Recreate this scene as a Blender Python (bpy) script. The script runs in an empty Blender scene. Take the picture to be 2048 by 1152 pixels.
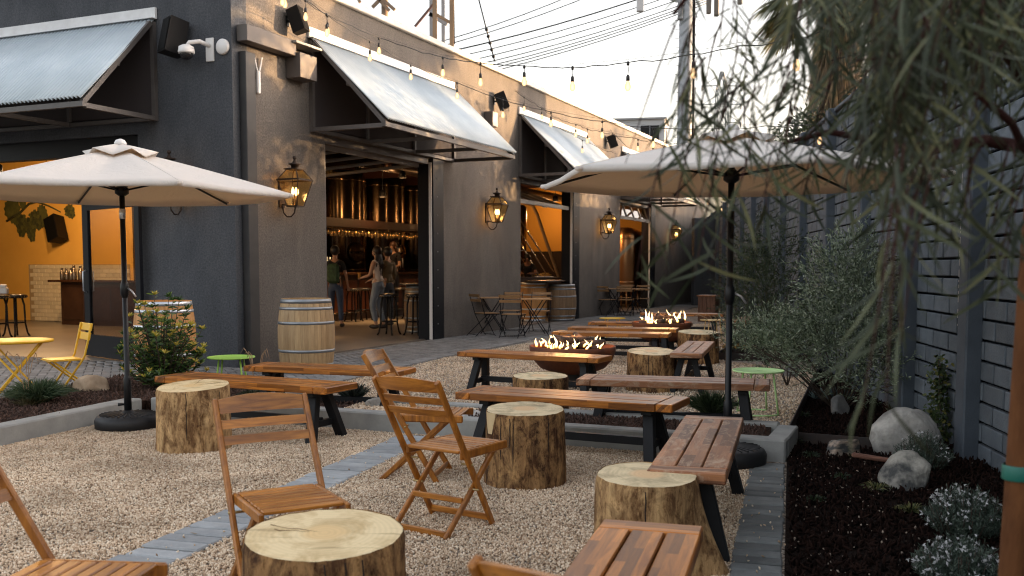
import bpy, math, random
import numpy as np
from mathutils import Vector, Matrix
R = math.radians
random.seed(7); RNG = np.random.default_rng(11)
SC = bpy.context.scene
COL = SC.collection
# ------------------------------------------------------------------ camera, sky, sun, exposure
H = 1.35
PITCH = math.atan(142/1950)
cam_d = bpy.data.cameras.new('camera'); cam = bpy.data.objects.new('camera', cam_d); COL.objects.link(cam)
cam.location = (0, 0, H); cam.rotation_euler = (math.pi/2-PITCH, 0, 0)
cam_d.lens = 1950/2048*36; cam_d.sensor_width = 36; cam_d.shift_y = 99/2048
cam_d.clip_start = 0.05; cam_d.clip_end = 3000
cam_d.dof.use_dof = True; cam_d.dof.focus_distance = 7.0; cam_d.dof.aperture_fstop = 3.8
SC.camera = cam
SUN_EL, SUN_AZ = 5.5, 76.0          # azimuth measured from +Y towards +X
world = bpy.data.worlds.new('World'); SC.world = world; world.use_nodes = True
wn = world.node_tree; wn.nodes.clear()
sky = wn.nodes.new('ShaderNodeTexSky'); sky.sky_type = 'NISHITA'; sky.sun_disc = False
sky.sun_elevation = R(SUN_EL); sky.sun_rotation = R(SUN_AZ); sky.air_density = 1.0; sky.dust_density = 5.0; sky.ozone_density = 1.0
hs = wn.nodes.new('ShaderNodeHueSaturation'); hs.inputs['Saturation'].default_value = 0.42; hs.inputs['Value'].default_value = 1.0
bg = wn.nodes.new('ShaderNodeBackground'); bg.inputs['Strength'].default_value = 0.15
wo = wn.nodes.new('ShaderNodeOutputWorld')
wb = wn.nodes.new('ShaderNodeMix'); wb.data_type = 'RGBA'; wb.blend_type = 'MULTIPLY'; wb.inputs[0].default_value = 1.0; wb.inputs[7].default_value = (1.05, 0.985, 0.975, 1)
wn.links.new(sky.outputs[0], hs.inputs['Color']); wn.links.new(hs.outputs[0], wb.inputs[6]); wn.links.new(wb.outputs[2], bg.inputs[0]); wn.links.new(bg.outputs[0], wo.inputs[0])
sd = bpy.data.lights.new('sun', 'SUN'); sun = bpy.data.objects.new('sun', sd); COL.objects.link(sun)
sd.energy = 2.2; sd.angle = R(0.6); sd.color = (1.0, 0.62, 0.30)
sv = Vector((math.sin(R(SUN_AZ))*math.cos(R(SUN_EL)), math.cos(R(SUN_AZ))*math.cos(R(SUN_EL)), math.sin(R(SUN_EL))))
sun.rotation_euler = sv.to_track_quat('Z', 'Y').to_euler(); sun.location = (30, 10, 12)
SC.view_settings.view_transform = 'Standard'; SC.view_settings.look = 'None'
SC.view_settings.exposure = 2.85; SC.view_settings.gamma = 1.0; SC.view_settings.use_curve_mapping = False
SC.cycles.max_bounces = 7; SC.cycles.diffuse_bounces = 3; SC.cycles.glossy_bounces = 3; SC.cycles.transmission_bounces = 5
SC.cycles.transparent_max_bounces = 12; SC.cycles.sample_clamp_indirect = 4.0; SC.cycles.use_denoising = True
SC.cycles.filter_width = 1.1; SC.cycles.caustics_reflective = False; SC.cycles.caustics_refractive = False
# ------------------------------------------------------------------ frames of the place
def unit(v): v = Vector(v); v.normalize(); return v
C0 = Vector((-3.61, 12.79, 0.0))                       # street corner of the building
uF = unit((0.3987, 0.9171, 0)); nF = Vector((uF.y, -uF.x, 0)); FA = math.atan2(uF.y, uF.x)
uY = unit((0.2742, 0.9617, 0)); vY = Vector((uY.y, -uY.x, 0)); YA = math.atan2(vY.y, vY.x)
def fp(s, w, z=0.0): return C0+uF*s-nF*w+Vector((0, 0, z))      # s along the long facade, w into the building
def yp(a, b, z=0.0): return vY*a+uY*b+Vector((0, 0, z))         # yard frame
def at(px, D): return (px-1024)/1950*D                          # ground x of a sight line at depth D
def zat(py, D): return H-(py-533)*D/1950
# ------------------------------------------------------------------ materials
MATS = {}
def nodes(name):
    m = bpy.data.materials.new(name); m.use_nodes = True; nt = m.node_tree
    return m, nt, nt.nodes['Principled BSDF'], nt.nodes['Material Output']
def mix_rgb(nt, fac, a, b, mode='MIX'):
    n = nt.nodes.new('ShaderNodeMix'); n.data_type = 'RGBA'; n.blend_type = mode
    for idx, v in ((0, fac), (6, a), (7, b)):
        if hasattr(v, 'links'): nt.links.new(v, n.inputs[idx])
        else: n.inputs[idx].default_value = v if idx == 0 else (*v[:3], 1)
    return n.outputs[2]
def ramp(nt, src, stops):
    r = nt.nodes.new('ShaderNodeValToRGB'); nt.links.new(src, r.inputs[0]); e = r.color_ramp.elements
    while len(e) < len(stops): e.new(0.5)
    for i, (p, c) in enumerate(stops):
        e[i].position = p; e[i].color = (*c, 1) if len(c) == 3 else c
    return r.outputs[0]
def coords(nt, scale=(1, 1, 1), rnd=True, world_space=False):
    tc = nt.nodes.new('ShaderNodeTexCoord'); src = tc.outputs['Object']
    if world_space:
        g = nt.nodes.new('ShaderNodeNewGeometry'); src = g.outputs['Position']; rnd = False
    if rnd:
        oi = nt.nodes.new('ShaderNodeObjectInfo'); mu = nt.nodes.new('ShaderNodeMath'); mu.operation = 'MULTIPLY'; mu.inputs[1].default_value = 61.0
        nt.links.new(oi.outputs['Random'], mu.inputs[0]); ad = nt.nodes.new('ShaderNodeVectorMath'); ad.operation = 'ADD'
        nt.links.new(src, ad.inputs[0]); nt.links.new(mu.outputs[0], ad.inputs[1]); src = ad.outputs[0]
    mp = nt.nodes.new('ShaderNodeMapping'); mp.inputs['Scale'].default_value = scale; nt.links.new(src, mp.inputs[0])
    return mp.outputs[0]
def noise(nt, vec, scale, detail=4, rough=0.55, dist=0.0):
    n = nt.nodes.new('ShaderNodeTexNoise'); n.inputs['Scale'].default_value = scale; n.inputs['Detail'].default_value = detail
    n.inputs['Roughness'].default_value = rough; n.inputs['Distortion'].default_value = dist
    nt.links.new(vec, n.inputs['Vector']); return n.outputs['Fac']
def bump(nt, bsdf, h, strength=0.3, dist=0.01):
    b = nt.nodes.new('ShaderNodeBump'); b.inputs['Strength'].default_value = strength; b.inputs['Distance'].default_value = dist
    nt.links.new(h, b.inputs['Height']); nt.links.new(b.outputs[0], bsdf.inputs['Normal'])
def rand_tint(nt, col, amount=0.25):
    oi = nt.nodes.new('ShaderNodeObjectInfo'); mr = nt.nodes.new('ShaderNodeMapRange')
    mr.inputs['To Min'].default_value = 1-amount; mr.inputs['To Max'].default_value = 1+amount
    nt.links.new(oi.outputs['Random'], mr.inputs[0]); h = nt.nodes.new('ShaderNodeHueSaturation')
    nt.links.new(mr.outputs[0], h.inputs['Value']); nt.links.new(col, h.inputs['Color']); return h.outputs[0]
def M(name, c, rough=0.6, metal=0.0, c2=None, nscale=8.0, bstr=0.0, bscale=60.0, tint=0.0, stretch=(1, 1, 1), spec=0.5, bdist=0.01, emis=None, estr=0, ws=False, mid=(0.3, 0.7), aniso=0):
    if name in MATS: return MATS[name]
    m, nt, b, out = nodes(name); b.inputs['Roughness'].default_value = rough; b.inputs['Metallic'].default_value = metal
    b.inputs['Base Color'].default_value = (*c, 1); b.inputs['Specular IOR Level'].default_value = spec
    if aniso: b.inputs['Anisotropic'].default_value = aniso; tg = nt.nodes.new('ShaderNodeTangent'); tg.direction_type = 'RADIAL'; tg.axis = 'Z'; nt.links.new(tg.outputs[0], b.inputs['Tangent']); b.inputs['Anisotropic Rotation'].default_value = 0.25
    if c2 is not None or bstr > 0: vec = coords(nt, stretch, True, ws)
    if c2 is not None:
        col = ramp(nt, noise(nt, vec, nscale, 5, 0.6), [(mid[0], c), (mid[1], c2)])
        if tint: col = rand_tint(nt, col, tint)
        nt.links.new(col, b.inputs['Base Color'])
    elif tint:
        rgb = nt.nodes.new('ShaderNodeRGB'); rgb.outputs[0].default_value = (*c, 1); nt.links.new(rand_tint(nt, rgb.outputs[0], tint), b.inputs['Base Color'])
    if bstr > 0: bump(nt, b, noise(nt, vec, bscale, 4), bstr, bdist)
    if emis: b.inputs['Emission Color'].default_value = (*emis, 1); b.inputs['Emission Strength'].default_value = estr
    MATS[name] = m; return m
def M_wood(name, dark, light, grain=(1.0, 16, 16), rough=0.5, tint=0.2, staves=None, nscale=3.0, bstr=0.12, wear=None):
    if name in MATS: return MATS[name]
    m, nt, b, out = nodes(name); vec = coords(nt, grain)
    g = noise(nt, vec, nscale, 7, 0.65, 0.6); col = ramp(nt, g, [(0.28, dark), (0.72, light)])
    if staves:
        v2 = coords(nt, (1, 1, 1)); sp = nt.nodes.new('ShaderNodeSeparateXYZ'); nt.links.new(v2, sp.inputs[0])
        ad = nt.nodes.new('ShaderNodeMath'); ad.operation = 'ADD'; nt.links.new(sp.outputs[1], ad.inputs[0]); nt.links.new(sp.outputs[2], ad.inputs[1])
        cb = nt.nodes.new('ShaderNodeCombineXYZ'); nt.links.new(sp.outputs[0], cb.inputs[0]); nt.links.new(ad.outputs[0], cb.inputs[1])
        br = nt.nodes.new('ShaderNodeTexBrick'); br.inputs['Scale'].default_value = 1; br.inputs['Mortar Size'].default_value = 0
        br.inputs['Brick Width'].default_value = staves[0]; br.inputs['Row Height'].default_value = staves[1]
        br.inputs['Color1'].default_value = (0.45, 0.40, 0.36, 1); br.inputs['Color2'].default_value = (1.45, 1.4, 1.3, 1); br.offset = 0.37
        nt.links.new(cb.outputs[0], br.inputs['Vector']); col = mix_rgb(nt, 1.0, col, br.outputs['Color'], 'MULTIPLY')
    if wear:
        wv = coords(nt, (1, 2.5, 2.5)); wf = ramp(nt, noise(nt, wv, 5, 8, 0.75, 1.2), [(0.50, (0, 0, 0)), (0.66, (1, 1, 1))])
        col = mix_rgb(nt, wf, col, wear)
    if tint: col = rand_tint(nt, col, tint)
    nt.links.new(col, b.inputs['Base Color']); b.inputs['Roughness'].default_value = rough
    bump(nt, b, g, bstr, 0.004); MATS[name] = m; return m
def M_glass(name, tint=(0.9, 0.95, 0.95), refl=0.12, rough=0.02):
    if name in MATS: return MATS[name]
    m = bpy.data.materials.new(name); m.use_nodes = True; nt = m.node_tree; nt.nodes.clear()
    t = nt.nodes.new('ShaderNodeBsdfTransparent'); t.inputs[0].default_value = (*tint, 1)
    g = nt.nodes.new('ShaderNodeBsdfGlossy'); g.inputs['Roughness'].default_value = rough
    lw = nt.nodes.new('ShaderNodeLayerWeight'); lw.inputs[0].default_value = 0.5; pw = nt.nodes.new('ShaderNodeMath'); pw.operation = 'POWER'; pw.inputs[1].default_value = 4.0; nt.links.new(lw.outputs['Facing'], pw.inputs[0]); fr = pw; ad = nt.nodes.new('ShaderNodeMath'); ad.operation = 'MULTIPLY_ADD'; ad.inputs[1].default_value = 0.5; ad.inputs[2].default_value = refl
    mx = nt.nodes.new('ShaderNodeMixShader'); o = nt.nodes.new('ShaderNodeOutputMaterial')
    nt.links.new(fr.outputs[0], ad.inputs[0]); nt.links.new(ad.outputs[0], mx.inputs[0]); nt.links.new(t.outputs[0], mx.inputs[1]); nt.links.new(g.outputs[0], mx.inputs[2]); nt.links.new(mx.outputs[0], o.inputs[0])
    MATS[name] = m; return m
def M_emit(name, c, s):
    if name in MATS: return MATS[name]
    m = bpy.data.materials.new(name); m.use_nodes = True; nt = m.node_tree; nt.nodes.clear()
    e = nt.nodes.new('ShaderNodeEmission'); e.inputs[0].default_value = (*c, 1); e.inputs[1].default_value = s
    o = nt.nodes.new('ShaderNodeOutputMaterial'); nt.links.new(e.outputs[0], o.inputs[0]); MATS[name] = m; return m
def M_leaf(name, stops, trans=0.35, rough=0.5):
    """leaf colour picked per blade from the 'rnd' attribute"""
    if name in MATS: return MATS[name]
    m, nt, b, out = nodes(name); a = nt.nodes.new('ShaderNodeAttribute'); a.attribute_name = 'rnd'
    col = ramp(nt, a.outputs['Fac'], stops); nt.links.new(col, b.inputs['Base Color']); b.inputs['Roughness'].default_value = rough
    b.inputs['Specular IOR Level'].default_value = 0.35
    tr = nt.nodes.new('ShaderNodeBsdfTranslucent'); nt.links.new(col, tr.inputs[0]); mx = nt.nodes.new('ShaderNodeMixShader'); mx.inputs[0].default_value = trans
    nt.links.new(b.outputs[0], mx.inputs[1]); nt.links.new(tr.outputs[0], mx.inputs[2]); nt.links.new(mx.outputs[0], out.inputs[0])
    MATS[name] = m; return m
# ------------------------------------------------------------------ mesh builder
def smooth_all(me): me.polygons.foreach_set('use_smooth', [True]*len(me.polygons))
class MB:
    def __init__(self): self.v = []; self.f = []; self.sm = []
    def add(self, vs, fs, smooth=False):
        o = len(self.v); self.v += [tuple(p) for p in vs]; self.f += [tuple(i+o for i in f) for f in fs]; self.sm += [smooth]*len(fs); return self
    def box(self, c, s, rz=0.0, mat=None, bev=0.0):
        hx, hy, hz = s[0]/2, s[1]/2, s[2]/2; T = mat if mat is not None else Matrix.Translation(Vector(c)) @ Matrix.Rotation(rz, 4, 'Z')
        if bev <= 0:
            vs = [(x*hx, y*hy, z*hz) for x in (-1, 1) for y in (-1, 1) for z in (-1, 1)]
            fs = [(0, 1, 3, 2), (4, 6, 7, 5), (0, 4, 5, 1), (2, 3, 7, 6), (0, 2, 6, 4), (1, 5, 7, 3)]
        else:
            b = min(bev, hx*0.9, hy*0.9, hz*0.9); vs = []; idx = {}
            for x in (-1, 1):
                for y in (-1, 1):
                    for z in (-1, 1):
                        for ax in range(3):
                            p = [x*(hx-b), y*(hy-b), z*(hz-b)]; p[ax] = (x*hx, y*hy, z*hz)[ax]; idx[(x, y, z, ax)] = len(vs); vs.append(tuple(p))
            fs = []
            q = [(-1, -1), (1, -1), (1, 1), (-1, 1)]
            for ax in range(3):
                o = [i for i in range(3) if i != ax]
                for sgn in (-1, 1):
                    ring = []
                    for (p0, p1) in q:
                        k = [0, 0, 0]; k[ax] = sgn; k[o[0]] = p0; k[o[1]] = p1; ring.append(idx[(*k, ax)])
                    fs.append(tuple(ring))
            for ax in range(3):                                   # 12 edge quads
                o = [i for i in range(3) if i != ax]
                for (p0, p1) in q:
                    a = [0, 0, 0]; a[o[0]] = p0; a[o[1]] = p1; lo = list(a); hi = list(a); lo[ax] = -1; hi[ax] = 1
                    fs.append((idx[(*lo, o[0])], idx[(*hi, o[0])], idx[(*hi, o[1])], idx[(*lo, o[1])]))
            for x in (-1, 1):
                for y in (-1, 1):
                    for z in (-1, 1): fs.append((idx[(x, y, z, 0)], idx[(x, y, z, 1)], idx[(x, y, z, 2)]))
        return self.add([T @ Vector(p) for p in vs], fs)
    def bar(self, p, q, w, h=None, up=(0, 0, 1), bev=0.0):
        p = Vector(p); q = Vector(q); h = h or w; x = (q-p); L = x.length; x.normalize(); up = Vector(up)
        if abs(x.dot(up)) > 0.98: up = Vector((0, 1, 0))
        y = up.cross(x).normalized(); z = x.cross(y)
        T = Matrix(((x.x, y.x, z.x, 0), (x.y, y.y, z.y, 0), (x.z, y.z, z.z, 0), (0, 0, 0, 1))); T = Matrix.Translation((p+q)/2) @ T
        return self.box(None, (L, w, h), mat=T, bev=bev)
    def tube(self, pts, r, n=8, cap=True):
        pts = [Vector(p) for p in pts]; rs = r if isinstance(r, (list, tuple)) else [r]*len(pts); vs = []; fs = []
        t0 = (pts[1]-pts[0]).normalized(); a = Vector((0, 0, 1)) if abs(t0.z) < 0.9 else Vector((1, 0, 0)); u = t0.cross(a).normalized()
        for i, p in enumerate(pts):
            t = (pts[min(i+1, len(pts)-1)]-pts[max(i-1, 0)]).normalized(); u = (u-t*u.dot(t)).normalized(); v = t.cross(u)
            for k in range(n):
                an = 2*math.pi*k/n; vs.append(p+(u*math.cos(an)+v*math.sin(an))*rs[i])
        for i in range(len(pts)-1):
            for k in range(n): fs.append((i*n+k, i*n+(k+1) % n, (i+1)*n+(k+1) % n, (i+1)*n+k))
        if cap: fs += [tuple(range(n))[::-1], tuple(range((len(pts)-1)*n, len(pts)*n))]
        return self.add(vs, fs, True)
    def lathe(self, prof, n=24, c=(0, 0, 0), cap=True, jit=0.0):
        vs = []; fs = []; c = Vector(c)
        for (r, z) in prof:
            for k in range(n): a = 2*math.pi*k/n; vs.append(c+Vector((r*math.cos(a), r*math.sin(a), z)))
        for i in range(len(prof)-1):
            for k in range(n): fs.append((i*n+k, i*n+(k+1) % n, (i+1)*n+(k+1) % n, (i+1)*n+k))
        if cap: fs += [tuple(range(n))[::-1], tuple(range((len(prof)-1)*n, len(prof)*n))]
        return self.add(vs, fs, True)
    def sphere(self, c, r, n=10, m=7, sc=(1, 1, 1)):
        prof = [(math.sin(math.pi*i/m)*r, -math.cos(math.pi*i/m)*r) for i in range(m+1)]; prof[0] = (r*0.01, -r); prof[-1] = (r*0.01, r)
        o = len(self.v); self.lathe(prof, n, (0, 0, 0)); c = Vector(c)
        for i in range(o, len(self.v)): p = self.v[i]; self.v[i] = (p[0]*sc[0]+c.x, p[1]*sc[1]+c.y, p[2]*sc[2]+c.z)
        return self
    def mesh(self, name):
        me = bpy.data.meshes.new(name); me.from_pydata(self.v, [], self.f); me.polygons.foreach_set('use_smooth', self.sm); me.update(); return me
    def build(self, name, mat, parent=None, kind=None):
        return put(name, self.mesh(name), mat, parent, kind=kind)
def put(name, me, mat=None, parent=None, loc=None, rot=None, scale=None, kind=None):
    o = bpy.data.objects.new(name, me); COL.objects.link(o)
    if mat is not None and len(me.materials) == 0: me.materials.append(mat)
    if parent is not None: o.parent = parent
    if loc is not None: o.location = loc
    if rot is not None: o.rotation_euler = rot
    if scale is not None: o.scale = scale
    if kind: o['kind'] = kind
    return o
def boxmesh(name, s, mat, bev=0.0):
    me = MB().box((0, 0, 0), s, bev=bev).mesh(name); me.materials.append(mat); return me
def tag(o, label, cat, group=None):
    o['label'] = label; o['category'] = cat
    if group: o['group'] = group
    return o
def thing(name, label, cat, loc=(0, 0, 0), rz=0.0, group=None):
    o = bpy.data.objects.new(name, None); COL.objects.link(o); o.empty_display_size = 0.1; o.location = loc; o.rotation_euler = (0, 0, rz)
    return tag(o, label, cat, group)
KIDS = {}
def kids(o): return [c for c in bpy.data.objects if c.parent == o]
def dup(root, loc, rz=0.0, label=None, group=None, scale=None):
    def cp(o, parent):
        c = o.copy(); COL.objects.link(c); c.parent = parent
        for ch in o.children: cp(ch, c)
        return c
    r = cp(root, None); r.location = loc; r.rotation_euler = (0, 0, rz)
    if scale: r.scale = scale
    if label: r['label'] = label
    if group: r['group'] = group
    return r
def npmesh(name, V, F, rnd=None, smooth=False):
    me = bpy.data.meshes.new(name); nv, nf, k = len(V), len(F), F.shape[1]
    me.vertices.add(nv); me.vertices.foreach_set('co', np.asarray(V, np.float32).ravel())
    me.loops.add(nf*k); me.loops.foreach_set('vertex_index', np.asarray(F, np.int32).ravel())
    me.polygons.add(nf); me.polygons.foreach_set('loop_start', np.arange(0, nf*k, k, dtype=np.int32)); me.polygons.foreach_set('loop_total', np.full(nf, k, np.int32))
    if smooth: me.polygons.foreach_set('use_smooth', [True]*nf)
    me.update(calc_edges=True)
    if rnd is not None:
        a = me.attributes.new('rnd', 'FLOAT', 'POINT'); a.data.foreach_set('value', np.asarray(rnd, np.float32))
    return me
def blades(P, D, L, W, droop=0.0, seg=2, rnd=None, side=None, rng=RNG, bend=0.0):
    """leaf blades: base points P, directions D, lengths L, widths W"""
    n = len(P); D = D/np.linalg.norm(D, axis=1, keepdims=True); L = np.broadcast_to(L, n); W = np.broadcast_to(W, n)
    s = np.cross(D, rng.normal(size=(n, 3))) if side is None else side; s /= np.linalg.norm(s, axis=1, keepdims=True)+1e-9
    bd = rng.normal(size=(n, 3)); bd -= D*(bd*D).sum(1, keepdims=True); bd *= bend; V = np.zeros((n, (seg+1)*2, 3)); prof = {1: [1, 0.1], 2: [0.25, 1, 0.08], 3: [0.25, 1, 0.8, 0.06], 4: [0.3, 0.9, 1, 0.7, 0.06]}[seg]
    for i in range(seg+1):
        t = i/seg; p = P+D*(L*t)[:, None]+bd*(L*t*t)[:, None]; p[:, 2] -= droop*L*t*t
        V[:, 2*i] = p-s*(W*prof[i]/2)[:, None]; V[:, 2*i+1] = p+s*(W*prof[i]/2)[:, None]
    base = (np.arange(n)*(seg+1)*2)[:, None]; F = np.concatenate([base+np.array([2*i, 2*i+1, 2*i+3, 2*i+2]) for i in range(seg)])
    r = rng.random(n) if rnd is None else rnd
    return V.reshape(-1, 3), F, np.repeat(r, (seg+1)*2)
def blade_obj(name, sets, mat, parent=None, kind=None):
    V = []; F = []; Rr = []; o = 0
    for (v, f, r) in sets: V.append(v); F.append(f+o); Rr.append(r); o += len(v)
    me = npmesh(name, np.concatenate(V), np.concatenate(F), np.concatenate(Rr)); return put(name, me, mat, parent, kind=kind)
def scatter(name, P, S, protos, seed=1, kind='stuff', flat=False):
    """many small pieces: instances of a few proto meshes on the points P"""
    me = bpy.data.meshes.new(name); me.vertices.add(len(P)); me.vertices.foreach_set('co', np.asarray(P, np.float32).ravel()); me.update()
    a = me.attributes.new('sc', 'FLOAT', 'POINT'); a.data.foreach_set('value', np.asarray(S, np.float32))
    c = bpy.data.collections.new(name+'_kinds')
    for i, pm in enumerate(protos): c.objects.link(bpy.data.objects.new('pebble_kind', pm))
    ng = bpy.data.node_groups.new(name, 'GeometryNodeTree'); ng.interface.new_socket('Geometry', in_out='INPUT', socket_type='NodeSocketGeometry'); ng.interface.new_socket('Geometry', in_out='OUTPUT', socket_type='NodeSocketGeometry')
    N = ng.nodes; gi = N.new('NodeGroupInput'); go = N.new('NodeGroupOutput'); ip = N.new('GeometryNodeInstanceOnPoints'); ci = N.new('GeometryNodeCollectionInfo')
    ci.inputs['Collection'].default_value = c; ci.inputs['Separate Children'].default_value = True; ci.inputs['Reset Children'].default_value = True
    rv = N.new('FunctionNodeRandomValue'); rv.data_type = 'FLOAT_VECTOR'; rv.inputs['Min'].default_value = (-0.5, -0.5, 0) if flat else (0, 0, 0); rv.inputs['Max'].default_value = (0.5, 0.5, 6.28) if flat else (6.28, 6.28, 6.28); rv.inputs['Seed'].default_value = seed
    na = N.new('GeometryNodeInputNamedAttribute'); na.data_type = 'FLOAT'; na.inputs['Name'].default_value = 'sc'
    ip.inputs['Pick Instance'].default_value = True; L = ng.links.new
    L(gi.outputs[0], ip.inputs['Points']); L(ci.outputs[0], ip.inputs['Instance']); L(rv.outputs[0], ip.inputs['Rotation']); L(na.outputs[0], ip.inputs['Scale']); L(ip.outputs[0], go.inputs[0])
    o = bpy.data.objects.new(name, me); COL.objects.link(o); mod = o.modifiers.new('scatter', 'NODES'); mod.node_group = ng; o['kind'] = kind
    return o
def pebble_mesh(name, mat, seed, sc=(1, 1, 0.7)):
    rg = random.Random(seed); mb = MB().sphere((0, 0, 0), 0.5, 6, 4); mb.v = [tuple(c*(1+rg.uniform(-.22, .22))*sc[i] for i, c in enumerate(p)) for p in mb.v]
    me = mb.mesh(name); me.materials.append(mat); return me
def inpoly(x, y, poly):
    ins = np.zeros(np.shape(x), bool); n = len(poly)
    for i in range(n):
        x0, y0 = poly[i][:2]; x1, y1 = poly[(i+1) % n][:2]
        c = ((y0 > y) != (y1 > y)) & (x < (x1-x0)*(y-y0)/((y1-y0) if y1 != y0 else 1e-9)+x0); ins ^= c
    return ins
def sheet(name, poly, z, mat, kind='structure'):
    me = bpy.data.meshes.new(name); me.from_pydata([(p[0], p[1], z) for p in poly], [], [tuple(range(len(poly)))]); me.update()
    return put(name, me, mat, kind=kind)
def slab(name, poly, z, depth, mat, kind='structure'):
    n = len(poly); V = [(p[0], p[1], z) for p in poly]+[(p[0], p[1], z-depth) for p in poly]; F = [tuple(range(n))]+[(i, (i+1) % n, n+(i+1) % n, n+i) for i in range(n)]
    me = bpy.data.meshes.new(name); me.from_pydata(V, [], F); me.update(); return put(name, me, mat, kind=kind)
def rock_mesh(name, seed, sx, sy, sz, mat, flat=0.15, sub=3):
    import bmesh
    from mathutils import noise as mn
    bm = bmesh.new(); bmesh.ops.create_icosphere(bm, subdivisions=sub, radius=1.0)
    rg = random.Random(seed); planes = [(Vector((rg.gauss(0, 1), rg.gauss(0, 1), rg.gauss(0, .7))).normalized(), rg.uniform(.55, .86)) for _ in range(15)]
    for v in bm.verts:
        p = v.co.copy()
        for n, d in planes:
            k = p.dot(n)
            if k > d: p -= n*(k-d)*0.97
        p *= 1+0.07*mn.noise(p*1.9+Vector((seed*3.1, 0, 0)))+0.035*mn.noise(p*6+Vector((seed, 4, 0)))+0.02*mn.noise(p*15)
        v.co = Vector((p.x*sx, p.y*sy, max(p.z, -flat*2)*sz))
    me = bpy.data.meshes.new(name); bm.to_mesh(me); bm.free(); me.materials.append(mat)
    smooth_all(me); return me
# ------------------------------------------------------------------ material palette
def stucco(name, a, c):
    m, nt, b, out = nodes(name); vec = coords(nt, (1, 1, 0.6), False); fine = coords(nt, (1, 1, 1), False); n1 = noise(nt, vec, 1.1, 6, 0.62, 0.8); n2 = noise(nt, fine, 38, 5, 0.75); n3 = noise(nt, coords(nt, (1.6, 1.6, 0.25), False), 2.2, 4, 0.6, 0.3)
    col = ramp(nt, n1, [(0.32, a), (0.68, c)]); g = ramp(nt, n2, [(0.30, (0.62, 0.62, 0.62)), (0.70, (1.35, 1.35, 1.35))]); col = mix_rgb(nt, 1.0, col, g, 'MULTIPLY'); st = ramp(nt, n3, [(0.35, (0.92, 0.92, 0.93)), (0.65, (1.05, 1.04, 1.02))]); col = mix_rgb(nt, 1.0, col, st, 'MULTIPLY')
    nt.links.new(col, b.inputs['Base Color']); b.inputs['Roughness'].default_value = 0.92; b.inputs['Specular IOR Level'].default_value = 0.2; bump(nt, b, n2, 0.8, 0.012); return m
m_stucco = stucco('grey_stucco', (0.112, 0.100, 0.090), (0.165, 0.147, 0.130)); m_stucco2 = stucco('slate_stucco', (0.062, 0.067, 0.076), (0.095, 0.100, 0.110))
m_coping = M('cream_coping', (0.74, 0.68, 0.58), 0.6, c2=(0.62, 0.57, 0.49), nscale=3)
m_conc = M('pale_concrete', (0.235, 0.24, 0.23), 0.85, c2=(0.37, 0.37, 0.35), nscale=4, bstr=0.25, bscale=70)
m_floor = M('polished_floor', (0.16, 0.135, 0.11), 0.35, c2=(0.24, 0.20, 0.165), nscale=1.2)
m_dark = M('black_paint', (0.006, 0.006, 0.007), 0.45, spec=0.25)
m_steel_dk = M('dark_frame_steel', (0.075, 0.066, 0.062), 0.5, c2=(0.10, 0.09, 0.084), nscale=6)
m_blacksteel = M('black_steel', (0.006, 0.007, 0.010), 0.5, spec=0.2)
m_galv = M('galvanised_sheet', (0.52, 0.60, 0.65), 0.5, metal=0.12, c2=(0.64, 0.71, 0.75), nscale=2.2)
m_flash = M('white_flashing', (0.72, 0.73, 0.73), 0.5, c2=(0.6, 0.6, 0.6), nscale=5)
m_white = M('white_plastic', (0.72, 0.70, 0.68), 0.4)
m_soil = M('dark_mulch', (0.006, 0.0035, 0.003), 0.95, spec=0.08, c2=(0.028, 0.016, 0.012), nscale=45, bstr=1.0, bscale=120, bdist=0.03)
m_mulch2 = M('brown_mulch', (0.018, 0.010, 0.007), 0.95, spec=0.1, c2=(0.085, 0.048, 0.034), nscale=60, bstr=1.0, bscale=120, bdist=0.03)
m_block = M('blue_grey_block', (0.072, 0.088, 0.106), 0.8, c2=(0.112, 0.132, 0.153), nscale=7, bstr=0.6, bscale=70, tint=0.20)
m_joint = M('dark_joint', (0.006, 0.008, 0.011), 0.95, spec=0.05)
m_paver = M('grey_paver', (0.17, 0.165, 0.16), 0.85, c2=(0.28, 0.275, 0.265), nscale=9, bstr=0.35, bscale=90, tint=0.22)
m_paver_all = M('grey_paving', (0.15, 0.147, 0.143), 0.85, c2=(0.28, 0.275, 0.265), nscale=5, bstr=0.35, bscale=90, mid=(0.35, 0.65))
m_slate = M('slate_paver', (0.25, 0.265, 0.275), 0.8, c2=(0.37, 0.385, 0.39), nscale=8, bstr=0.35, bscale=90, tint=0.20)
m_char = M('charcoal_paver', (0.105, 0.115, 0.115), 0.8, c2=(0.175, 0.185, 0.18), nscale=8, bstr=0.4, bscale=80, tint=0.35)
m_edge = M('rusty_edging', (0.012, 0.011, 0.011), 0.7, c2=(0.05, 0.028, 0.02), nscale=7)
def pebble_mat():
    m, nt, b, out = nodes('limestone_gravel'); oi = nt.nodes.new('ShaderNodeObjectInfo')
    col = ramp(nt, oi.outputs['Random'], [(0.0, (0.28, 0.19, 0.12)), (0.18, (0.50, 0.365, 0.25)), (0.5, (0.68, 0.53, 0.385)), (0.8, (0.80, 0.67, 0.51)), (1.0, (0.86, 0.77, 0.64))])
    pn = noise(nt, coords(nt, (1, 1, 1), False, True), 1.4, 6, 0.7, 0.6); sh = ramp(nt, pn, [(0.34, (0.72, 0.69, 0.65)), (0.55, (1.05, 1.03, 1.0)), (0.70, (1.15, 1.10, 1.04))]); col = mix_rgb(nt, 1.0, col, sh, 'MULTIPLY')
    nt.links.new(col, b.inputs['Base Color']); b.inputs['Roughness'].default_value = 0.85; b.inputs['Specular IOR Level'].default_value = 0.3; return m
m_peb = pebble_mat()
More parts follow.
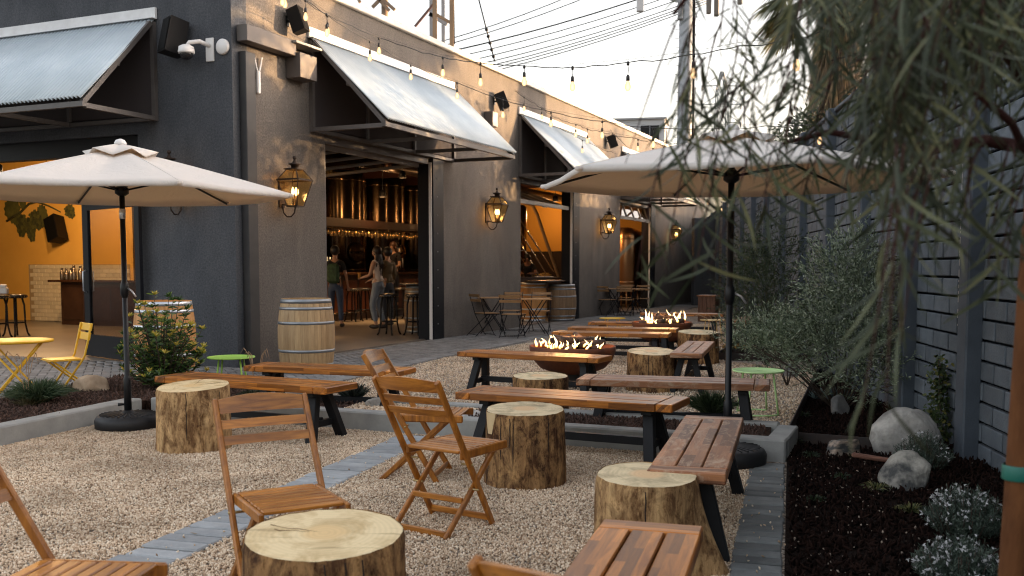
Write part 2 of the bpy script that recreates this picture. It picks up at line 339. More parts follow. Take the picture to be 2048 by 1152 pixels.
def gravel_mat():
    m, nt, b, out = nodes('gravel_base'); vec = coords(nt, (1, 1, 1), False)
    vo = nt.nodes.new('ShaderNodeTexVoronoi'); vo.inputs['Scale'].default_value = 62; nt.links.new(vec, vo.inputs['Vector'])
    sp = nt.nodes.new('ShaderNodeSeparateColor'); nt.links.new(vo.outputs['Color'], sp.inputs[0])
    col = ramp(nt, sp.outputs[0], [(0.0, (0.22, 0.17, 0.125)), (0.3, (0.38, 0.31, 0.24)), (0.7, (0.54, 0.46, 0.37)), (1.0, (0.70, 0.64, 0.55))])
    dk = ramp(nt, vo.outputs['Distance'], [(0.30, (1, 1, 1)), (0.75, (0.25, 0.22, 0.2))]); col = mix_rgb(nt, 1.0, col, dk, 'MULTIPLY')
    nt.links.new(col, b.inputs['Base Color']); b.inputs['Roughness'].default_value = 0.9
    inv = nt.nodes.new('ShaderNodeMath'); inv.operation = 'SUBTRACT'; inv.inputs[0].default_value = 1; nt.links.new(vo.outputs['Distance'], inv.inputs[1]); bump(nt, b, inv.outputs[0], 0.9, 0.012); return m
m_gravel = gravel_mat()
# ------------------------------------------------------------------ ground
sheet('ground', [(-900, -900), (900, -900), (900, 900), (-900, 900)], -0.03, M('far_ground', (0.07, 0.065, 0.06), 0.95, c2=(0.1, 0.095, 0.085), nscale=2))
gpoly = [yp(-5.75, -2), yp(0.4, -2), yp(0.45, 13.2), yp(-0.6, 34), yp(-4.3, 34), yp(-6.0, 9.6), yp(-5.75, 7.6)]
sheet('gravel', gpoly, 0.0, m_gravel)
BORD = [(-2.35, 10.55), (-1.10, 14.44), (2.15, 22.2), (6.6, 33.4)]
pav = [(-14.5, 9.2), (-9.0, 7.6), tuple(yp(-7.0, 6.0))[:2], tuple(yp(-7.15, 7.9))[:2], tuple(yp(-7.3, 9.55))[:2], (-3.55, 10.75)]+BORD+[tuple(fp(27.8, 0))[:2], tuple(fp(0, 0))[:2], tuple(fp(0, 9.5))[:2]]
pave = sheet('paving', pav, 0.010, M('paving_joint', (0.03, 0.029, 0.028), 0.95))
soil_r = [yp(0, -2), yp(0, 7.6), yp(0.38, 13.0), yp(0.4, 14.35), yp(-1.0, 14.3), yp(-0.7, 18.6), yp(-0.6, 33), (7.0, 33.2), (2.36, 0.4), (2.0, -2)]
sheet('garden_soil', soil_r, 0.016, m_soil)
def pl(a, off): return yp(a, 6.9-0.125*a+off)
soil_l = [yp(-7.0, 1.5), yp(-7.0, 6.0), yp(-7.15, 7.9), yp(-7.3, 9.55), yp(-5.6, 9.35), yp(-4.7, 8.9), pl(-4.85, 0.8), pl(-3.72, 0.8), pl(-3.66, 0.1), pl(-5.7, 0.05), yp(-5.8, 1.5)]
slab('mulch_bed', soil_l, 0.115, 0.12, m_mulch2)
slab('planter_soil', [pl(-2.5, 0.1), pl(-0.12, 0.1), pl(-0.12, 0.8), pl(-2.5, 0.8)], 0.122, 0.12, m_mulch2)
# ------------------------------------------------------------------ paver bricks (herringbone at 45 degrees to the facade)
def herring():
    u = 0.105; ang = FA-R(45); ca, sa = math.cos(ang), math.sin(ang); near = []; far = []
    nx = 340
    ii, jj = np.meshgrid(np.arange(-nx, nx), np.arange(-nx, nx), indexing='ij'); m4 = (ii-jj) % 4
    res = []
    for sel, (ox, oy), vert in ((m4 == 0, (1.0, 0.5), False), (m4 == 2, (0.5, 0.0), True)):
        x = (ii[sel]+ox)*u; y = (jj[sel]+oy)*u; X = x*ca-y*sa; Y = x*sa+y*ca+14
        res.append((X, Y, np.full(X.shape, vert)))
    X = np.concatenate([r[0] for r in res]); Y = np.concatenate([r[1] for r in res]); Vt = np.concatenate([r[2] for r in res])
    ok = inpoly(X, Y, pav) & (Y < 34); X, Y, Vt = X[ok], Y[ok], Vt[ok]
    px = 1024+1950*X/Y; vis = (px > -20) & (px < 1500)
    # what the benches and the barrel leave free shows largest from y 12 on
    key = np.where(vis, Y, 999)+np.where((px > 560) | (px < 240), 0, 6); order = np.argsort(key); X, Y, Vt = X[order], Y[order], Vt[order]
    return X, Y, Vt, ang
hx, hy, hv, hang = herring()
bm_ = boxmesh('brick', (0.202, 0.097, 0.03), m_paver, 0.006)
for i in range(300):
    put('brick', bm_, None, pave, (hx[i], hy[i], 0.004+random.uniform(-.002, .002)), (0, 0, hang+(R(90) if hv[i] else 0)+random.uniform(-.02, .02)))
def boxes_np(X, Y, Z, RZ, sx, sy, h):
    n = len(X); c, s = np.cos(RZ), np.sin(RZ); cor = np.array([(-1, -1), (1, -1), (1, 1), (-1, 1)])/2; V = np.zeros((n, 8, 3))
    for k, (a, b) in enumerate(cor):
        dx, dy = a*sx, b*sy; x = X+dx*c-dy*s; y = Y+dx*s+dy*c
        V[:, k] = np.stack([x, y, Z-h/2], 1); V[:, k+4] = np.stack([X+(dx*c-dy*s)*0.96, Y+(dx*s+dy*c)*0.96, Z+h/2], 1)
    F = np.array([(4, 5, 6, 7), (0, 1, 5, 4), (1, 2, 6, 5), (2, 3, 7, 6), (3, 0, 4, 7)]); F = (np.arange(n)*8)[:, None, None]+F
    return V.reshape(-1, 3), F.reshape(-1, 4)
n = len(hx)-300
V, F = boxes_np(hx[300:], hy[300:], np.full(n, 0.004)+RNG.uniform(-.0015, .0015, n), hang+hv[300:]*R(90), 0.200, 0.095, 0.03)
put('brick_field', npmesh('brick_field', V, F), m_paver_all, pave, kind='stuff')
# soldier course between gravel and paving
bs = boxmesh('brick', (0.20, 0.098, 0.034), m_paver, 0.006); cnt = 0
for (x0, y0), (x1, y1) in zip(BORD[:-1], BORD[1:]):
    L = math.hypot(x1-x0, y1-y0); k = int(L/0.105); a = math.atan2(y1-y0, x1-x0)
    for i in range(k):
        if y0+(y1-y0)*i/k > 17.5: continue
        put('edge_brick', bs, None, pave, (x0+(x1-x0)*i/k, y0+(y1-y0)*i/k, 0.007), (0, 0, a+R(90)))
# strips of long pavers in the gravel
def strip(name, label, a0, a1, b0, b1, pitch, mat, skew=0.0):
    t = thing(name, label, 'paving strip', yp(0, 0), YA); w = a1-a0; me = boxmesh('paver', (w, pitch-0.018, 0.05), mat, 0.007); b = b0
    while b < b1:
        put('paver', me, None, t, ((a0+a1)/2+random.uniform(-.006, .006), b, -0.008+random.uniform(-.004, .004)), (random.uniform(-.012, .012), random.uniform(-.01, .01), random.uniform(-.012, .012))); b += pitch
    return t
strip('paver_strip', 'blue grey paver strip running across the open gravel between the folding chairs', -2.97, -2.66, 2.6, 7.2, 0.125, m_slate)
strip('paver_strip', 'charcoal paver strip beside the dark mulch garden at the right', -0.235, -0.01, 2.6, 6.82, 0.112, m_char)
# ------------------------------------------------------------------ kerbs
t = thing('concrete_curb', 'pale concrete curb boxing in the long planting bed across the gravel', 'curb', yp(0, 6.9), YA-R(7.1))
MB().box((-2.83, 0.075, 0.07), (5.64, 0.15, 0.17), bev=0.012).build('front_curb', m_conc, t)
MB().box((-2.52, 0.80, 0.07), (4.72, 0.12, 0.165), bev=0.012).build('back_curb', m_conc, t)
MB().box((-0.085, 0.446, 0.068), (0.15, 0.575, 0.16), bev=0.01).build('end_curb', m_conc, t)
t = thing('concrete_curb', 'pale concrete curb edging the left mulch bed beside the grass tuft', 'curb', yp(0, 0), YA)
MB().box((-5.755, 4.4, 0.07), (0.17, 6.35, 0.16), bev=0.012).build('curb_block', m_conc, t)
t = thing('steel_edging', 'rusty black steel edging between the gravel and the right garden', 'edging', (0, 0, 0))
e = MB(); ed = [yp(0.0, 7.64), yp(0.38, 13.0), yp(0.4, 14.33), yp(-1.0, 14.3), yp(-0.7, 18.6)]
for p, q in zip(ed[:-1], ed[1:]): e.bar(p+Vector((0, 0, 0.045)), q+Vector((0, 0, 0.045)), 0.008, 0.13)
e.bar(yp(0.0, 7.62, 0.04), yp(0.95, 7.45, 0.04), 0.008, 0.12); e.build('edging_strip', m_edge, t)
# ------------------------------------------------------------------ gravel stones
prot = [pebble_mesh('pebble', m_peb, i, (1.25, 0.9, 0.6)) for i in range(5)]
def gravel_pts(poly, n, smin, smax, z=0.004, ymax=99, excl=()):
    P = np.array([(p[0], p[1]) for p in poly]); lo, hi = P.min(0), P.max(0); X = RNG.uniform(lo[0], hi[0], n*3); Y = RNG.uniform(lo[1], min(hi[1], ymax), n*3)
    ok = inpoly(X, Y, poly) & (np.abs(X/Y) < 0.62)
    for ex in excl: ok &= ~inpoly(X, Y, ex)
    X, Y = X[ok][:n], Y[ok][:n]; S = RNG.uniform(smin, smax, len(X)); return np.stack([X, Y, np.full(len(X), z)+RNG.uniform(0, 0.006, len(X))], 1), S
near_poly = [yp(-5.66, 1.5), yp(0.0, 1.5), yp(0, 6.88), pl(-5.66, -0.02)]
ex1 = [yp(-2.95, 2), yp(-2.68, 2), yp(-2.68, 7.2), yp(-2.95, 7.2)]; ex2 = [yp(-0.22, 2), yp(0, 2), yp(0, 7), yp(-0.22, 7)]
Pa, Sa = gravel_pts(near_poly, 230000, 0.007, 0.0145, excl=(ex1, ex2))
far_poly = [pl(-3.6, 0.88), pl(0.0, 0.88), yp(0.38, 13.0), yp(-0.9, 14.2), yp(-1.0, 24), Vector((2.6, 22, 0)), Vector((-0.95, 14.44, 0)), Vector((-2.2, 10.6, 0))]
Pb, Sb = gravel_pts(far_poly, 90000, 0.009, 0.020)
gap = [pl(-3.7, 0.15), pl(-2.52, 0.15), pl(-2.52, 0.74), pl(-3.7, 0.74)]; Pc, Sc_ = gravel_pts(gap, 2500, 0.012, 0.024, z=0.12)
slab('gravel', gap, 0.118, 0.1, m_gravel)
Pd, Sd = gravel_pts([yp(-3.0, 2), yp(0.1, 2), yp(0.1, 7), yp(-3, 7)], 900, 0.008, 0.014, z=0.022)   # strays on the pavers
k = inpoly(Pd[:, 0], Pd[:, 1], ex1) | inpoly(Pd[:, 0], Pd[:, 1], ex2); Pd, Sd = Pd[k], Sd[k]
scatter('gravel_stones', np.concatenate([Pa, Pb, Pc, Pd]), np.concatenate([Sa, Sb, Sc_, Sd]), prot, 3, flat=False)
nl = 260; PL = np.stack([RNG.uniform(-4, 1.2, nl), RNG.uniform(3.2, 9.5, nl), np.full(nl, 0.022)], 1); kk = inpoly(PL[:, 0], PL[:, 1], near_poly) | inpoly(PL[:, 0], PL[:, 1], far_poly); PL = PL[kk]; DL = RNG.normal(size=(len(PL), 3)); DL[:, 2] *= 0.12
blade_obj('fallen_leaves', [blades(PL, DL, RNG.uniform(.02, .06, len(PL)), 0.008, 0.05, 3, side=np.cross(DL, np.array([[0, 0, 1.0]])), bend=0.2)], M_leaf('dry_leaf', [(0, (0.10, 0.055, 0.02)), (.6, (0.24, 0.15, 0.06)), (1, (0.42, 0.32, 0.18))], 0.1), None, kind='stuff')
# mulch chips and pale specks
m_chip = M('mulch_chip', (0.012, 0.006, 0.0045), 0.95, tint=0.8, spec=0.08); m_chip2 = M('brown_mulch_chip', (0.075, 0.040, 0.028), 0.9, tint=0.5)
m_speck = M('pale_speck', (0.28, 0.22, 0.17), 0.85, tint=0.5)
chips = [pebble_mesh('chip', m_chip, 20+i, (2.2, 0.6, 0.35)) for i in range(4)]; chips2 = [pebble_mesh('chip', m_chip2, 30+i, (2.2, 0.6, 0.35)) for i in range(4)]
Pm, Sm = gravel_pts([yp(0.02, 1), yp(0.02, 7.5), yp(0.38, 13), (4.1, 13), (2.8, 3.5), (2.5, 1.5)], 26000, 0.012, 0.035, z=0.02); scatter('mulch_chips', Pm, Sm, chips, 5)
Pm, Sm = gravel_pts(soil_l, 9000, 0.012, 0.032, z=0.118); Pn, Sn = gravel_pts([pl(-2.5, 0.15), pl(-0.16, 0.15), pl(-0.16, 0.72), pl(-2.55, 0.72)], 3500, 0.012, 0.03, z=0.125)
scatter('mulch_chips', np.concatenate([Pm, Pn]), np.concatenate([Sm, Sn]), chips2, 6)
def specks(n, poly, smin, smax, z): return gravel_pts(poly, n, smin, smax, z)
P1, S1 = specks(260, [yp(0.02, 2.5), yp(0.02, 7.2), yp(0.55, 7.2), yp(0.75, 2.5)], 0.004, 0.014, 0.03)
P2, S2 = specks(120, [yp(0.02, 2.5), yp(0.02, 7.3), yp(1.7, 7.3), yp(1.7, 2.5)], 0.003, 0.012, 0.03)
scatter('pale_chips', np.concatenate([P1, P2]), np.concatenate([S1, S2]), [pebble_mesh('chip', m_speck, 50+i, (1.5, 0.9, 0.6)) for i in range(3)], 7)
# ------------------------------------------------------------------ block wall on the right
WS = 0.1415; uW = unit((WS, 1, 0)); WA = math.atan2(uW.y, uW.x); WL = math.hypot(1, WS)
wall = thing('block_wall', 'tall blue grey painted block wall with pilasters behind the right garden', 'wall', (2.3, 0, 0), WA)
CH, BL, NC = 0.141, 0.405, 23
x0 = 0.8; x1 = 46.0*WL
MB().box(((x0+x1)/2, -0.108, NC*CH/2), (x1-x0, 0.20, NC*CH)).build('core', m_joint, wall)
bb = boxmesh('block', (BL-0.030, 0.05, CH-0.018), m_block, 0.006); far = []
for c in range(NC):
    x = x0-(0.5*BL if c % 2 else 0)
    while x < x1-0.4:
        xx = x+BL/2
        if 5.75 < xx < 11.0 and len([1]) : put('block', bb, None, wall, (xx, 0.0, (c+0.5)*CH), (random.uniform(-.003, .003), 0, random.uniform(-.004, .004)))
        else: far.append((xx, (c+0.5)*CH))
        x += BL
mb = MB()
for (xx, z) in far: mb.box((xx, 0.0, z), (BL-0.032, 0.05, CH-0.019))
mb.build('block_field', m_block, wall, kind='stuff')
pm = boxmesh('pilaster', (0.20, 0.115, NC*CH+0.05), M('shaded_pilaster', (0.040, 0.052, 0.068), 0.7, c2=(0.062, 0.078, 0.098), nscale=5, bstr=0.3, bscale=90), 0.012)  # darker than the blocks: shading of the pilaster sides put into the colour
for Yc in (3.3, 5.0, 6.75, 8.4, 10.25, 12.25, 14.4, 16.6, 19.0, 21.4, 24.0, 26.8, 29.8, 32.6, 35.5, 38.5, 41.5, 44.5): put('pilaster', pm, None, wall, (Yc*WL, 0.072, (NC*CH+0.05)/2))
MB().box(((x0+x1)/2, -0.09, NC*CH+0.03), (x1-x0, 0.3, 0.05), bev=0.01).build('cap', m_block, wall)
rg = random.Random(4); sc_ = MB()                               # pale flecks along one pilaster corner
for i in range(26):
    z = 0.95+i*0.052+rg.uniform(-.02, .02); h = rg.uniform(0.01, 0.055); sc_.box((6.75*WL+0.097, 0.127, z), (0.008, 0.007, h))
sc_.build('pale_flecks', M('pale_fleck', (0.42, 0.38, 0.36), 0.9), wall, kind='stuff')
t = thing('end_wall', 'dark wall closing off the far end of the yard', 'wall', (0, 0, 0))
p = fp(27.6, 0.2); MB().bar((p.x-1.0, 33.6, 1.5), (7.3, 33.9, 1.5), 0.2, 3.0).build('panel', m_stucco2, t)
# ------------------------------------------------------------------ building
bld = thing('brewery_building', 'dark grey stucco brewery building with three open bays and pale coping', 'building', C0, FA)
TOPZ = 5.32; th = 0.3; b = MB()
def wseg(s0, s1, z0, z1, m=b): m.box(((s0+s1)/2, th/2, (z0+z1)/2), (s1-s0, th, z1-z0))
OP = [(2.05, 5.82), (9.52, 13.3), (16.86, 20.6)]
prev = 0.302
for (s0, s1) in OP: wseg(prev, s0, 0, TOPZ); wseg(s0, s1, 3.3, TOPZ); prev = s1
wseg(prev, 28.0, 0, TOPZ)
b.build('wall', m_stucco, bld)
b = MB()
for (w0, w1, z0, z1) in ((0.0, 1.62, 0, TOPZ), (1.62, 9.0, 3.15, TOPZ), (9.0, 16, 0, TOPZ)): b.box((0.151, (w0+w1)/2, (z0+z1)/2), (0.302, w1-w0, z1-z0))
b.box((28.0, 8.2, TOPZ/2), (0.3, 15.7, TOPZ)); b.box((14, 16.1, TOPZ/2), (28.3, 0.25, TOPZ)); b.build('side_wall', m_stucco2, bld)
cp = MB(); cp.box((14.0, 0.14, TOPZ+0.05), (28.2, 0.42, 0.10), bev=0.012); cp.box((0.14, 8.2, TOPZ+0.05), (0.42, 15.6, 0.096), bev=0.012); cp.build('coping', m_coping, bld)
MB().box((14.1, 8.2, 4.9), (27.5, 15.7, 0.12)).build('roof', M('roof_felt', (0.3, 0.29, 0.27), 0.9), bld)
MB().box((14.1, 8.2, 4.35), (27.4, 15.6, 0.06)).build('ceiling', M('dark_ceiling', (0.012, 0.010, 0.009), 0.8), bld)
MB().box((14.05, 8.1, 0.0), (28.1, 15.9, 0.044)).build('floor', m_floor, bld)
m_orange = M('orange_plaster', (0.88, 0.50, 0.10), 0.75, c2=(0.80, 0.43, 0.08), nscale=1.5, bstr=0.2, bscale=60)
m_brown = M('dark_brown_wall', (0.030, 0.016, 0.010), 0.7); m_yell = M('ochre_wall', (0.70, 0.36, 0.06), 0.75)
MB().box((6.98, 12.3, 2.18), (0.12, 7.4, 4.3)).build('orange_wall', m_orange, bld)
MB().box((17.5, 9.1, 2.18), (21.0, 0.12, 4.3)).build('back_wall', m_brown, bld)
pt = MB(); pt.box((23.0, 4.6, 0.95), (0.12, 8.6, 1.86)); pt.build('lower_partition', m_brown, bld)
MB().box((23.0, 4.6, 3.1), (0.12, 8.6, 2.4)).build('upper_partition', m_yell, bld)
# black steel jambs and pale door tracks of the bays
for (s0, s1), jw in zip(OP, (0.40, 0.45, 0.5)):
    MB().box((s1-jw/2, 0.13, 1.65), (jw, 0.32, 3.28)).build('jamb', m_blacksteel, bld)
    MB().box((s1-jw-0.022, 0.02, 1.62), (0.028, 0.05, 3.2)).build('door_track', m_white, bld)
    bt = MB()
    for k in range(9): bt.sphere((s1-jw*0.62, -0.034, 0.3+k*0.33), 0.010, 6, 4)
    bt.build('bolt_row', M('bolt', (0.3, 0.3, 0.32), 0.4, metal=0.8), bld, kind='stuff')
    MB().box((s0+0.03, 0.10, 1.63), (0.05, 0.16, 3.24)).build('jamb', m_steel_dk, bld)
    MB().box(((s0+s1-jw)/2, 0.10, 3.24), (s1-s0-jw-0.1, 0.12, 0.10)).build('lintel', m_steel_dk, bld)
# lifted glass door leaves in the bays
gl = M_glass('dark_door_glass', (0.35, 0.33, 0.30), 0.16)
def lifted(s0, s1, y0, z0, y1, z1, nm):
    fr = MB(); k = 4
    for i in range(k+1): x = s0+(s1-s0)*i/k; fr.bar((x, y0, z0), (x, y1, z1), 0.05)
    fr.bar((s0, y0, z0), (s1, y0, z0), 0.06, 0.09); fr.bar((s0, y1, z1), (s1, y1, z1), 0.06)
    ob = fr.build(nm, M('grey_door_frame', (0.22, 0.21, 0.20), 0.45), bld)
    for i in range(k):
        xa = s0+(s1-s0)*i/k+.03; xb = s0+(s1-s0)*(i+1)/k-.03
        MB().add([(xa, y0, z0), (xb, y0, z0), (xb, y1, z1), (xa, y1, z1)], [(0, 1, 2, 3)]).build('pane', gl, ob)
lifted(2.15, 5.35, 0.25, 3.18, 2.4, 3.05, 'raised_door'); lifted(9.62, 12.8, 0.10, 2.80, 1.2, 3.22, 'raised_door'); lifted(16.95, 20.0, 0.05, 2.78, 0.2, 3.2, 'raised_door')
# awnings ---------------------------------------------------------------
def awning(root_loc, rz, W, label, bays=3):
    t = thing('metal_awning', label, 'awning', root_loc, rz, 'corrugated awnings over the bays'); P_ = 1.25; zt, ze = 4.63, 3.40
    n = int(W/0.068)*6+1; xs = np.linspace(0, W, n); am = 0.019*np.sin(xs/0.068*2*math.pi); V = []
    for j in range(2):
        f = j; y = -0.03-(P_+0.02)*f; z = zt+(ze-zt)*f
        V.append(np.stack([xs, np.full(n, y)-am*0.7, np.full(n, z)+am*0.75+0.02], 1))
    V = np.concatenate(V); F = np.array([(i, i+1, n+i+1, n+i) for i in range(n-1)])
    o = put('corrugated_sheet', npmesh('corrugated_sheet', V, F, smooth=True), m_galv, t); md = o.modifiers.new('thick', 'SOLIDIFY'); md.thickness = 0.004
    MB().box((W/2, -0.022, zt+0.085), (W+0.04, 0.04, 0.15), bev=0.004).build('flashing', m_flash, t)
    MB().box((W/2, -0.06, zt+0.012), (W+0.04, 0.09, 0.012), bev=0.003).build('flashing_lip', m_flash, t)
    for x in (0.03, W-0.03):
        MB().bar((x, -0.035, 3.30), (x, -0.035, zt-0.03), 0.06).build('post', m_steel_dk, t)
        MB().bar((x, -0.09, zt-0.05), (x, -P_, ze-0.03), 0.06).build('rafter', m_steel_dk, t)
        MB().bar((x, -0.07, 3.33), (x, -P_+0.03, 3.33), 0.06).build('arm', m_steel_dk, t)
    for i in range(1, bays):
        x = W*i/bays; MB().bar((x, -0.07, 3.33), (x, -P_+0.03, 3.33), 0.055).build('arm', m_steel_dk, t)
        MB().bar((x, -0.035, 3.37), (x, -0.035, zt-0.03), 0.05).build('post', m_steel_dk, t)
    MB().bar((0.0, -P_, 3.345), (W, -P_, 3.345), 0.055, 0.065).build('eave_beam', m_steel_dk, t)
    MB().bar((0.06, -0.035, 3.33), (W-0.06, -0.035, 3.33), 0.05).build('wall_beam', m_steel_dk, t)
    MB().bar((0.06, -0.62, 3.95), (W-0.06, -0.62, 3.95), 0.045).build('purlin', m_steel_dk, t)
    MB().box((W/2, -0.012, 3.98), (W-0.1, 0.02, 1.2)).build('wall_shade_panel', M('painted_awning_shade', (0.045, 0.036, 0.036), 0.8), t)  # dark sheet standing in for the shade on the wall under the awning
    return t
awning(fp(0, 6.0), FA-R(90), 4.76, 'corrugated metal awning on the left facade, above the orange room')
awning(fp(1.68, 0), FA, 4.58, 'corrugated metal awning over the bar bay with the standing guests')
awning(fp(9.40, 0), FA, 4.45, 'corrugated metal awning over the middle bay, second along the long facade')
awning(fp(16.95, 0), FA, 4.4, 'farthest corrugated metal awning, mostly behind the right umbrella')
# ------------------------------------------------------------------ woods
m_bench = M_wood('acacia_bench', (0.14, 0.040, 0.006), (0.50, 0.19, 0.030), (1.2, 13, 13), 0.33, 0.16, staves=(0.42, 0.036))
m_bench_w = M_wood('weathered_bench', (0.15, 0.055, 0.022), (0.36, 0.16, 0.070), (1.2, 13, 13), 0.5, 0.12, staves=(0.5, 0.06), wear=(0.42, 0.28, 0.18))
m_chair = M_wood('acacia_chair', (0.15, 0.044, 0.005), (0.50, 0.19, 0.024), (9, 9, 1.2), 0.35, 0.18)
m_chair_h = M_wood('acacia_slat', (0.15, 0.044, 0.005), (0.56, 0.22, 0.030), (1.2, 12, 12), 0.35, 0.22)
m_legs = M('bench_leg_black', (0.006, 0.0065, 0.008), 0.55, c2=(0.012, 0.013, 0.015), nscale=5, spec=0.25)
# ------------------------------------------------------------------ benches
def make_bench(L, W, label, wood, z=0.44, loc=(0, 0, 0), rz=0.0, planks=3):
    t = thing('wooden_bench', label, 'bench', loc, rz, 'long wooden benches on black trestle legs')
    T = 0.053; eb = 0.115; pw = (W-0.006*(planks-1))/planks
    pm = boxmesh('plank', (L-2*eb-0.008, pw, T), wood, 0.005); em = boxmesh('end_board', (W, eb, T), wood, 0.006)
    for k in range(planks): put('plank', pm, None, t, (0, -W/2+pw/2+k*(pw+0.006), z-T/2+random.uniform(-.001, .001)))
    for sx in (-1, 1): put('end_board', em, None, t, (sx*(L/2-eb/2), 0, z-T/2), (0, 0, R(90)))
    zt = z-T; x = L/2-0.20
    for sx in (-1, 1):
        for sy in (-1, 1): MB().bar((sx*(x-0.01), sy*0.060, zt), (sx*(x+0.05), sy*(W/2-0.015), 0.0), 0.075, 0.062, up=(0, 1, 0), bev=0.004).build('leg', m_legs, t)
        MB().bar((sx*x, -0.115, 0.13), (sx*x, 0.115, 0.13), 0.05, 0.05, bev=0.003).build('crossbar', m_legs, t)
        MB().box((sx*x, 0, zt-0.018), (0.07, W*0.72, 0.034)).build('top_bracket', m_legs, t)
    MB().bar((-x, 0, 0.145), (x, 0, 0.145), 0.05, 0.055, bev=0.003).build('stretcher', m_legs, t)
    return t
def bench_at(a, b_, rot, L, W, label, wood=m_bench): return make_bench(L, W, label, wood, loc=yp(a, b_), rz=YA+R(rot))
bench_at(-4.17, 6.98, -10.8, 1.76, 0.42, 'wooden bench behind the left stump, nearest to the left umbrella pole')
bench_at(-4.04, 8.07, -3, 1.56, 0.40, 'wooden bench in front of the light barrel, beside the left lime green table')
bench_at(-2.585, 9.87, -12, 1.64, 0.38, 'wooden bench right in front of the nearer fire bowl')
bench_at(-1.495, 6.76, -9, 1.62, 0.46, 'wooden bench across the planter behind the tall dark barked stump')
bench_at(-0.90, 7.92, 1, 1.52, 0.42, 'reddish wooden bench running behind the right umbrella pole, by the right lime green table', m_bench_w)
bench_at(-0.43, 5.17, 90, 1.68, 0.35, 'weathered wooden bench pointing away, directly left of the right umbrella base', m_bench_w)
bench_at(-0.455, 2.58, 90, 1.70, 0.355, 'glossy wooden bench in the bottom foreground, cut by the edge of the photo')
bench_at(-1.04, 11.2, 90, 1.75, 0.34, 'greyish wooden bench pointing away, between the two right hand middle stumps', m_bench_w)
bench_at(-2.38, 13.40, 0, 1.62, 0.42, 'wooden bench just behind the nearer fire bowl')
bench_at(-2.39, 14.45, 0, 1.62, 0.40, 'wooden bench second behind the nearer fire bowl, half hidden by another bench')
bench_at(-2.35, 15.9, 0, 1.66, 0.40, 'dark wooden bench in front of the farther fire bowl')
bench_at(-2.03, 19.3, 0, 1.6, 0.40, 'reddish wooden bench behind the farther fire bowl')
bench_at(-0.73, 17.6, 82, 1.7, 0.36, 'dark wooden bench far right, half hidden behind the grey green shrubs')
# ------------------------------------------------------------------ stumps
def bark_mat(name, dark, mid, light, bias=0.5):
    m, nt, b, out = nodes(name); vec = coords(nt, (9, 9, 1.6)); g = noise(nt, vec, 1.6, 8, 0.7, 0.5); v2 = coords(nt, (3, 3, 1.6)); g2 = noise(nt, v2, 3.6, 8, 0.72, 0.5)
    c1 = ramp(nt, g, [(bias-.17, dark), (bias, mid), (bias+.13, light)]); c2 = ramp(nt, g2, [(0.44, dark), (0.57, light)]); col = mix_rgb(nt, 0.5, c1, c2)
    sp = coords(nt, (26, 26, 14)); g3 = noise(nt, sp, 2.0, 4, 0.7); dk = ramp(nt, g3, [(0.30, (0.35, 0.28, 0.22)), (0.48, (1, 1, 1))]); col = mix_rgb(nt, 1.0, col, dk, 'MULTIPLY')
    nt.links.new(col, b.inputs['Base Color']); b.inputs['Roughness'].default_value = 0.9; b.inputs['Specular IOR Level'].default_value = 0.2; bump(nt, b, g, 1.0, 0.035); return m
m_bark_l = bark_mat('peeled_bark', (0.075, 0.034, 0.015), (0.34, 0.185, 0.080), (0.68, 0.44, 0.21), 0.46)
m_bark_d = bark_mat('dark_bark', (0.026, 0.012, 0.008), (0.17, 0.080, 0.036), (0.56, 0.33, 0.14), 0.51)
def cut_mat(name, base, dark, centre):
    m, nt, b, out = nodes(name); tc = nt.nodes.new('ShaderNodeTexCoord'); sp = nt.nodes.new('ShaderNodeVectorMath'); sp.operation = 'MULTIPLY'; sp.inputs[1].default_value = (1, 1, 0); nt.links.new(tc.outputs['Object'], sp.inputs[0])
    ln = nt.nodes.new('ShaderNodeVectorMath'); ln.operation = 'LENGTH'; nt.links.new(sp.outputs[0], ln.inputs[0])
    vec = coords(nt, (1, 1, 1)); nz = noise(nt, vec, 7, 6, 0.65, 0.5)
    wv = nt.nodes.new('ShaderNodeMath'); wv.operation = 'MULTIPLY_ADD'; nt.links.new(nz, wv.inputs[0]); wv.inputs[1].default_value = 0.03; nt.links.new(ln.outputs['Value'], wv.inputs[2])
    sn = nt.nodes.new('ShaderNodeMath'); sn.operation = 'MULTIPLY'; sn.inputs[1].default_value = 330; nt.links.new(wv.outputs[0], sn.inputs[0]); s2 = nt.nodes.new('ShaderNodeMath'); s2.operation = 'SINE'; nt.links.new(sn.outputs[0], s2.inputs[0])
    mr = nt.nodes.new('ShaderNodeMapRange'); mr.inputs['From Min'].default_value = -1; mr.inputs['To Min'].default_value = 0.93; nt.links.new(s2.outputs[0], mr.inputs[0])
    col = ramp(nt, nz, [(0.35, dark), (0.55, base)]); ce = ramp(nt, wv.outputs[0], [(0.07, (1, 1, 1)), (0.105, (0, 0, 0))]); col = mix_rgb(nt, ce, col, centre)
    st = coords(nt, (2.0, 22, 1)); sw = ramp(nt, noise(nt, st, 1.3, 4, 0.6, 0.2), [(0.60, (1, 1, 1)), (0.72, (0.55, 0.53, 0.48))]); col = mix_rgb(nt, 1, col, sw, 'MULTIPLY')
    cb = nt.nodes.new('ShaderNodeCombineColor'); [nt.links.new(mr.outputs[0], cb.inputs[i]) for i in range(3)]; col = mix_rgb(nt, 1, col, cb.outputs[0], 'MULTIPLY')
    nt.links.new(col, b.inputs['Base Color']); b.inputs['Roughness'].default_value = 0.8; bump(nt, b, nz, 0.25, 0.006); return m
m_cut = cut_mat('sawn_wood', (0.80, 0.63, 0.36), (0.56, 0.40, 0.19), (0.74, 0.52, 0.25)); m_cut2 = cut_mat('stained_sawn_wood', (0.76, 0.61, 0.37), (0.42, 0.33, 0.19), (0.74, 0.50, 0.27))
